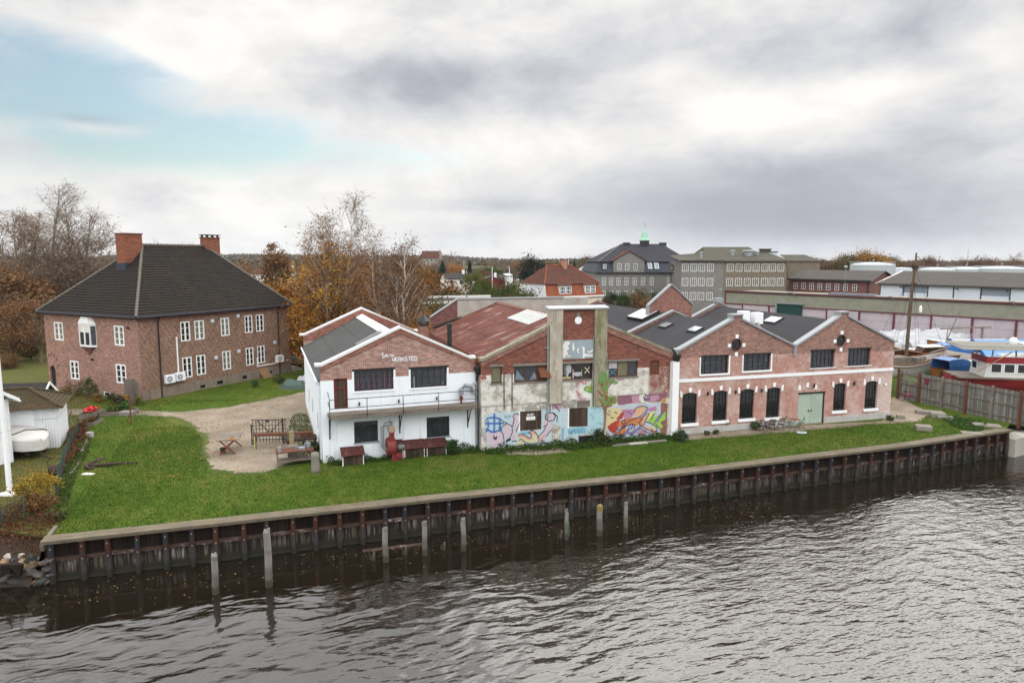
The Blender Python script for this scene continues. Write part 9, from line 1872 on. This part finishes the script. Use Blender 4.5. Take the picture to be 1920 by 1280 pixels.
scatter('bramble_undergrowth', [(-21.9, 30.3), (-22.5, 33.2), (-24.6, 33.6), (-27.5, 33.0), (-40, 33.3), (-40, 31.0), (-27, 30.9), (-23, 30.4)], 9000, .055, .75, (.105, .046, .026), 'reddish brambles covering the bank between the mesh fence and the rocks', 'brambles', 3)
scatter('green_weeds', gp((112, 905), (122, 878), (138, 845), (152, 822), (172, 820), (165, 850), (148, 880), (136, 915), (128, 950), (108, 952)), 4000, .05, .42, (.055, .09, .022), 'green weeds growing along the mesh fence', 'weeds', 5)
scatter('bramble_undergrowth', gp((128, 812), (150, 800), (166, 803), (164, 822), (152, 846), (135, 868), (120, 870), (128, 840)), 6500, .06, .75, (.125, .060, .034), 'brown bramble hedge along the left edge of the lawn', 'brambles', 7)
def fpoly(F, *l): return [(F.world(x, y).x, F.world(x, y).y) for x, y in l]
scatter('wall_weeds', fpoly(FW, (.2, -.9), (4.6, -1.0), (6.7, -1.0), (10.3, -1.3), (10.3, -.05), (.2, -.05)), 3800, .05, .55, (.035, .075, .018), 'green weeds along the foot of the white workshop wall', 'weeds', 11)
scatter('wall_weeds', fpoly(FR, (10.4, -1.3), (14, -1.4), (17, -1.8), (20.5, -1.5), (25.6, -.9), (25.6, -.05), (10.4, -.05)), 6500, .055, .65, (.042, .082, .02), 'green weeds and nettles along the foot of the graffiti wall', 'weeds', 13)
scatter('yard_weeds', fpoly(FW, (-1.6, .8), (-.1, 0), (-.1, 15), (-1.2, 15), (-2.2, 7)), 3500, .05, .22, (.05, .085, .022), 'weeds growing over the gravel beside the workshop flank', 'weeds', 17)
scatter('corner_weeds', gp((1762, 784), (1800, 782), (1850, 798), (1840, 812), (1790, 802)), 2200, .06, .35, (.04, .085, .02), 'dense green weeds below the board fence near the end of the quay', 'weeds', 19)
def bush(u, v, w_, h, col, lab, n=900, s=.07, mt='leaf', name='shrub'):
 a = G(u, v); t = thing(name, lab, 'shrub', tuple(a)); q = MB(); r = np.random.RandomState(int(u * 7 + v))
 for i in range(9): d = r.normal(size=2) * w_ * .28; q.tube([(d[0] * .2, d[1] * .2, -.05), (d[0] * .7, d[1] * .7, h * .5), (d[0] * 1.2, d[1] * 1.2, h * .92)], [.025, .018, .008], 4, False)
 q.build('stem', M['twig'], t); c, p = crown_pts(r, n, 14, w_ * .42, h * .42, h * .55, w_ * .11); p = p[p[:, 2] > .03]; vv = quads(p, s, r); o = raw('foliage', vv, np.arange(len(vv)).reshape(-1, 4), M[mt], t); o.color = (*col, 1)
for a in ((72, 945, 2.3, 1.75, (.27, .195, .03), 'bright yellow shrub above the brambles at the lower left', 1700), (75, 962, 1.9, 1.2, (.14, .075, .03), 'rusty twiggy shrub in front of the yellow shrub', 1300), (100, 975, 1.0, .5, (.05, .085, .02), 'low green plant at the corner of the quay', 500), (852 - 10, 850, 1.3, .9, (.03, .07, .018), 'dark green bush at the right end of the white wall', 1000),
          (1130, 832, 1.3, 1.0, (.045, .055, .02), 'dark bush at the foot of the painted tree', 900), (1275, 826, 1.0, .7, (.04, .08, .02), 'leafy green clump between the graffiti wall and the warehouse', 600), (1357, 806, 1.0, .75, (.06, .09, .035), 'spiky green plant under the arched windows', 420), (1418, 806, .9, .7, (.05, .09, .035), 'green plant beside the folding chairs', 420), (1343, 814, .5, .35, (.05, .09, .03), 'small weed under the second arched window', 200), (1325, 816, .4, .3, (.05, .09, .03), 'tiny weed under the first arched window', 160), (1668, 788, .7, .4, (.05, .085, .025), 'small green tuft at the corner of the warehouse gravel', 240),
          (478, 725, .9, .7, (.05, .11, .03), 'small light green shrub on the grass before the brick house', 350), (524, 719, 1.3, .9, (.045, .06, .025), 'dark thin shrub on the grass before the brick house', 380), (168, 748, 1.6, 2.1, (.07, .09, .025), 'tall slim green shrub against the short brick wall', 900), (140, 742, 2.6, 1.3, (.10, .075, .03), 'flowering brown border plants by the arched door', 900), (122, 748, 1.8, .7, (.25, .13, .03), 'low yellow orange plants in the border by the gateway', 500), (222, 757, 1.9, 1.0, (.055, .05, .022), 'dark round shrub by the cellar window', 800), (188, 753, 1.5, .7, (.19, .10, .03), 'orange low shrub under the short brick wall', 500), (258, 760, .8, .9, (.16, .15, .02), 'yellow green shrub at the house corner screen', 350), (595, 845, 1.0, .6, (.04, .08, .02), 'weeds growing around the cluttered workbench', 500)):
 bush(*a)
r = np.random.RandomState(77); P = []
for poly, n in ((gp((110, 770), (268, 768), (420, 752), (560, 738), (575, 722), (548, 700), (290, 752), (120, 752)), 2600), (gp((160, 790), (330, 790), (380, 825), (372, 880), (150, 900), (135, 860)), 1500), ([(-60, 78), (-36, 82), (-40, 100), (-75, 100)], 1500)):
 A = np.array(poly); lo, hi = A.min(0), A.max(0); q = lo + (hi - lo) * r.rand(n, 2); P.append(np.concatenate([q, np.full((n, 1), .05)], 1))
v = quads(np.concatenate(P), .055, r, .6); v[:, 2] = np.clip(v[:, 2], .02, .09); o = raw('fallen_leaves', v, np.arange(len(v)).reshape(-1, 4), M['leaf']); o.color = (.26, .15, .045, 1); kind(o, 'stuff'); o['label'] = 'yellow brown fallen leaves scattered over the grass'; o['category'] = 'leaves'
# ------------------------------------------------------------------ air
m = bpy.data.materials.new('air'); m.use_nodes = True; nt = m.node_tree; nt.nodes.clear(); pv = nt.nodes.new('ShaderNodeVolumePrincipled'); pv.inputs['Color'].default_value = (.80, .86, .95, 1); pv.inputs['Density'].default_value = .00008; pv.inputs['Anisotropy'].default_value = .2; om = nt.nodes.new('ShaderNodeOutputMaterial'); nt.links.new(pv.outputs[0], om.inputs['Volume'])
hz = MB().box(-3600, 3600, -350, 2960, -3.2, 75).build('haze', m); kind(hz, 'stuff'); hz['label'] = 'thin autumn haze over the river and the town'; hz['category'] = 'haze'
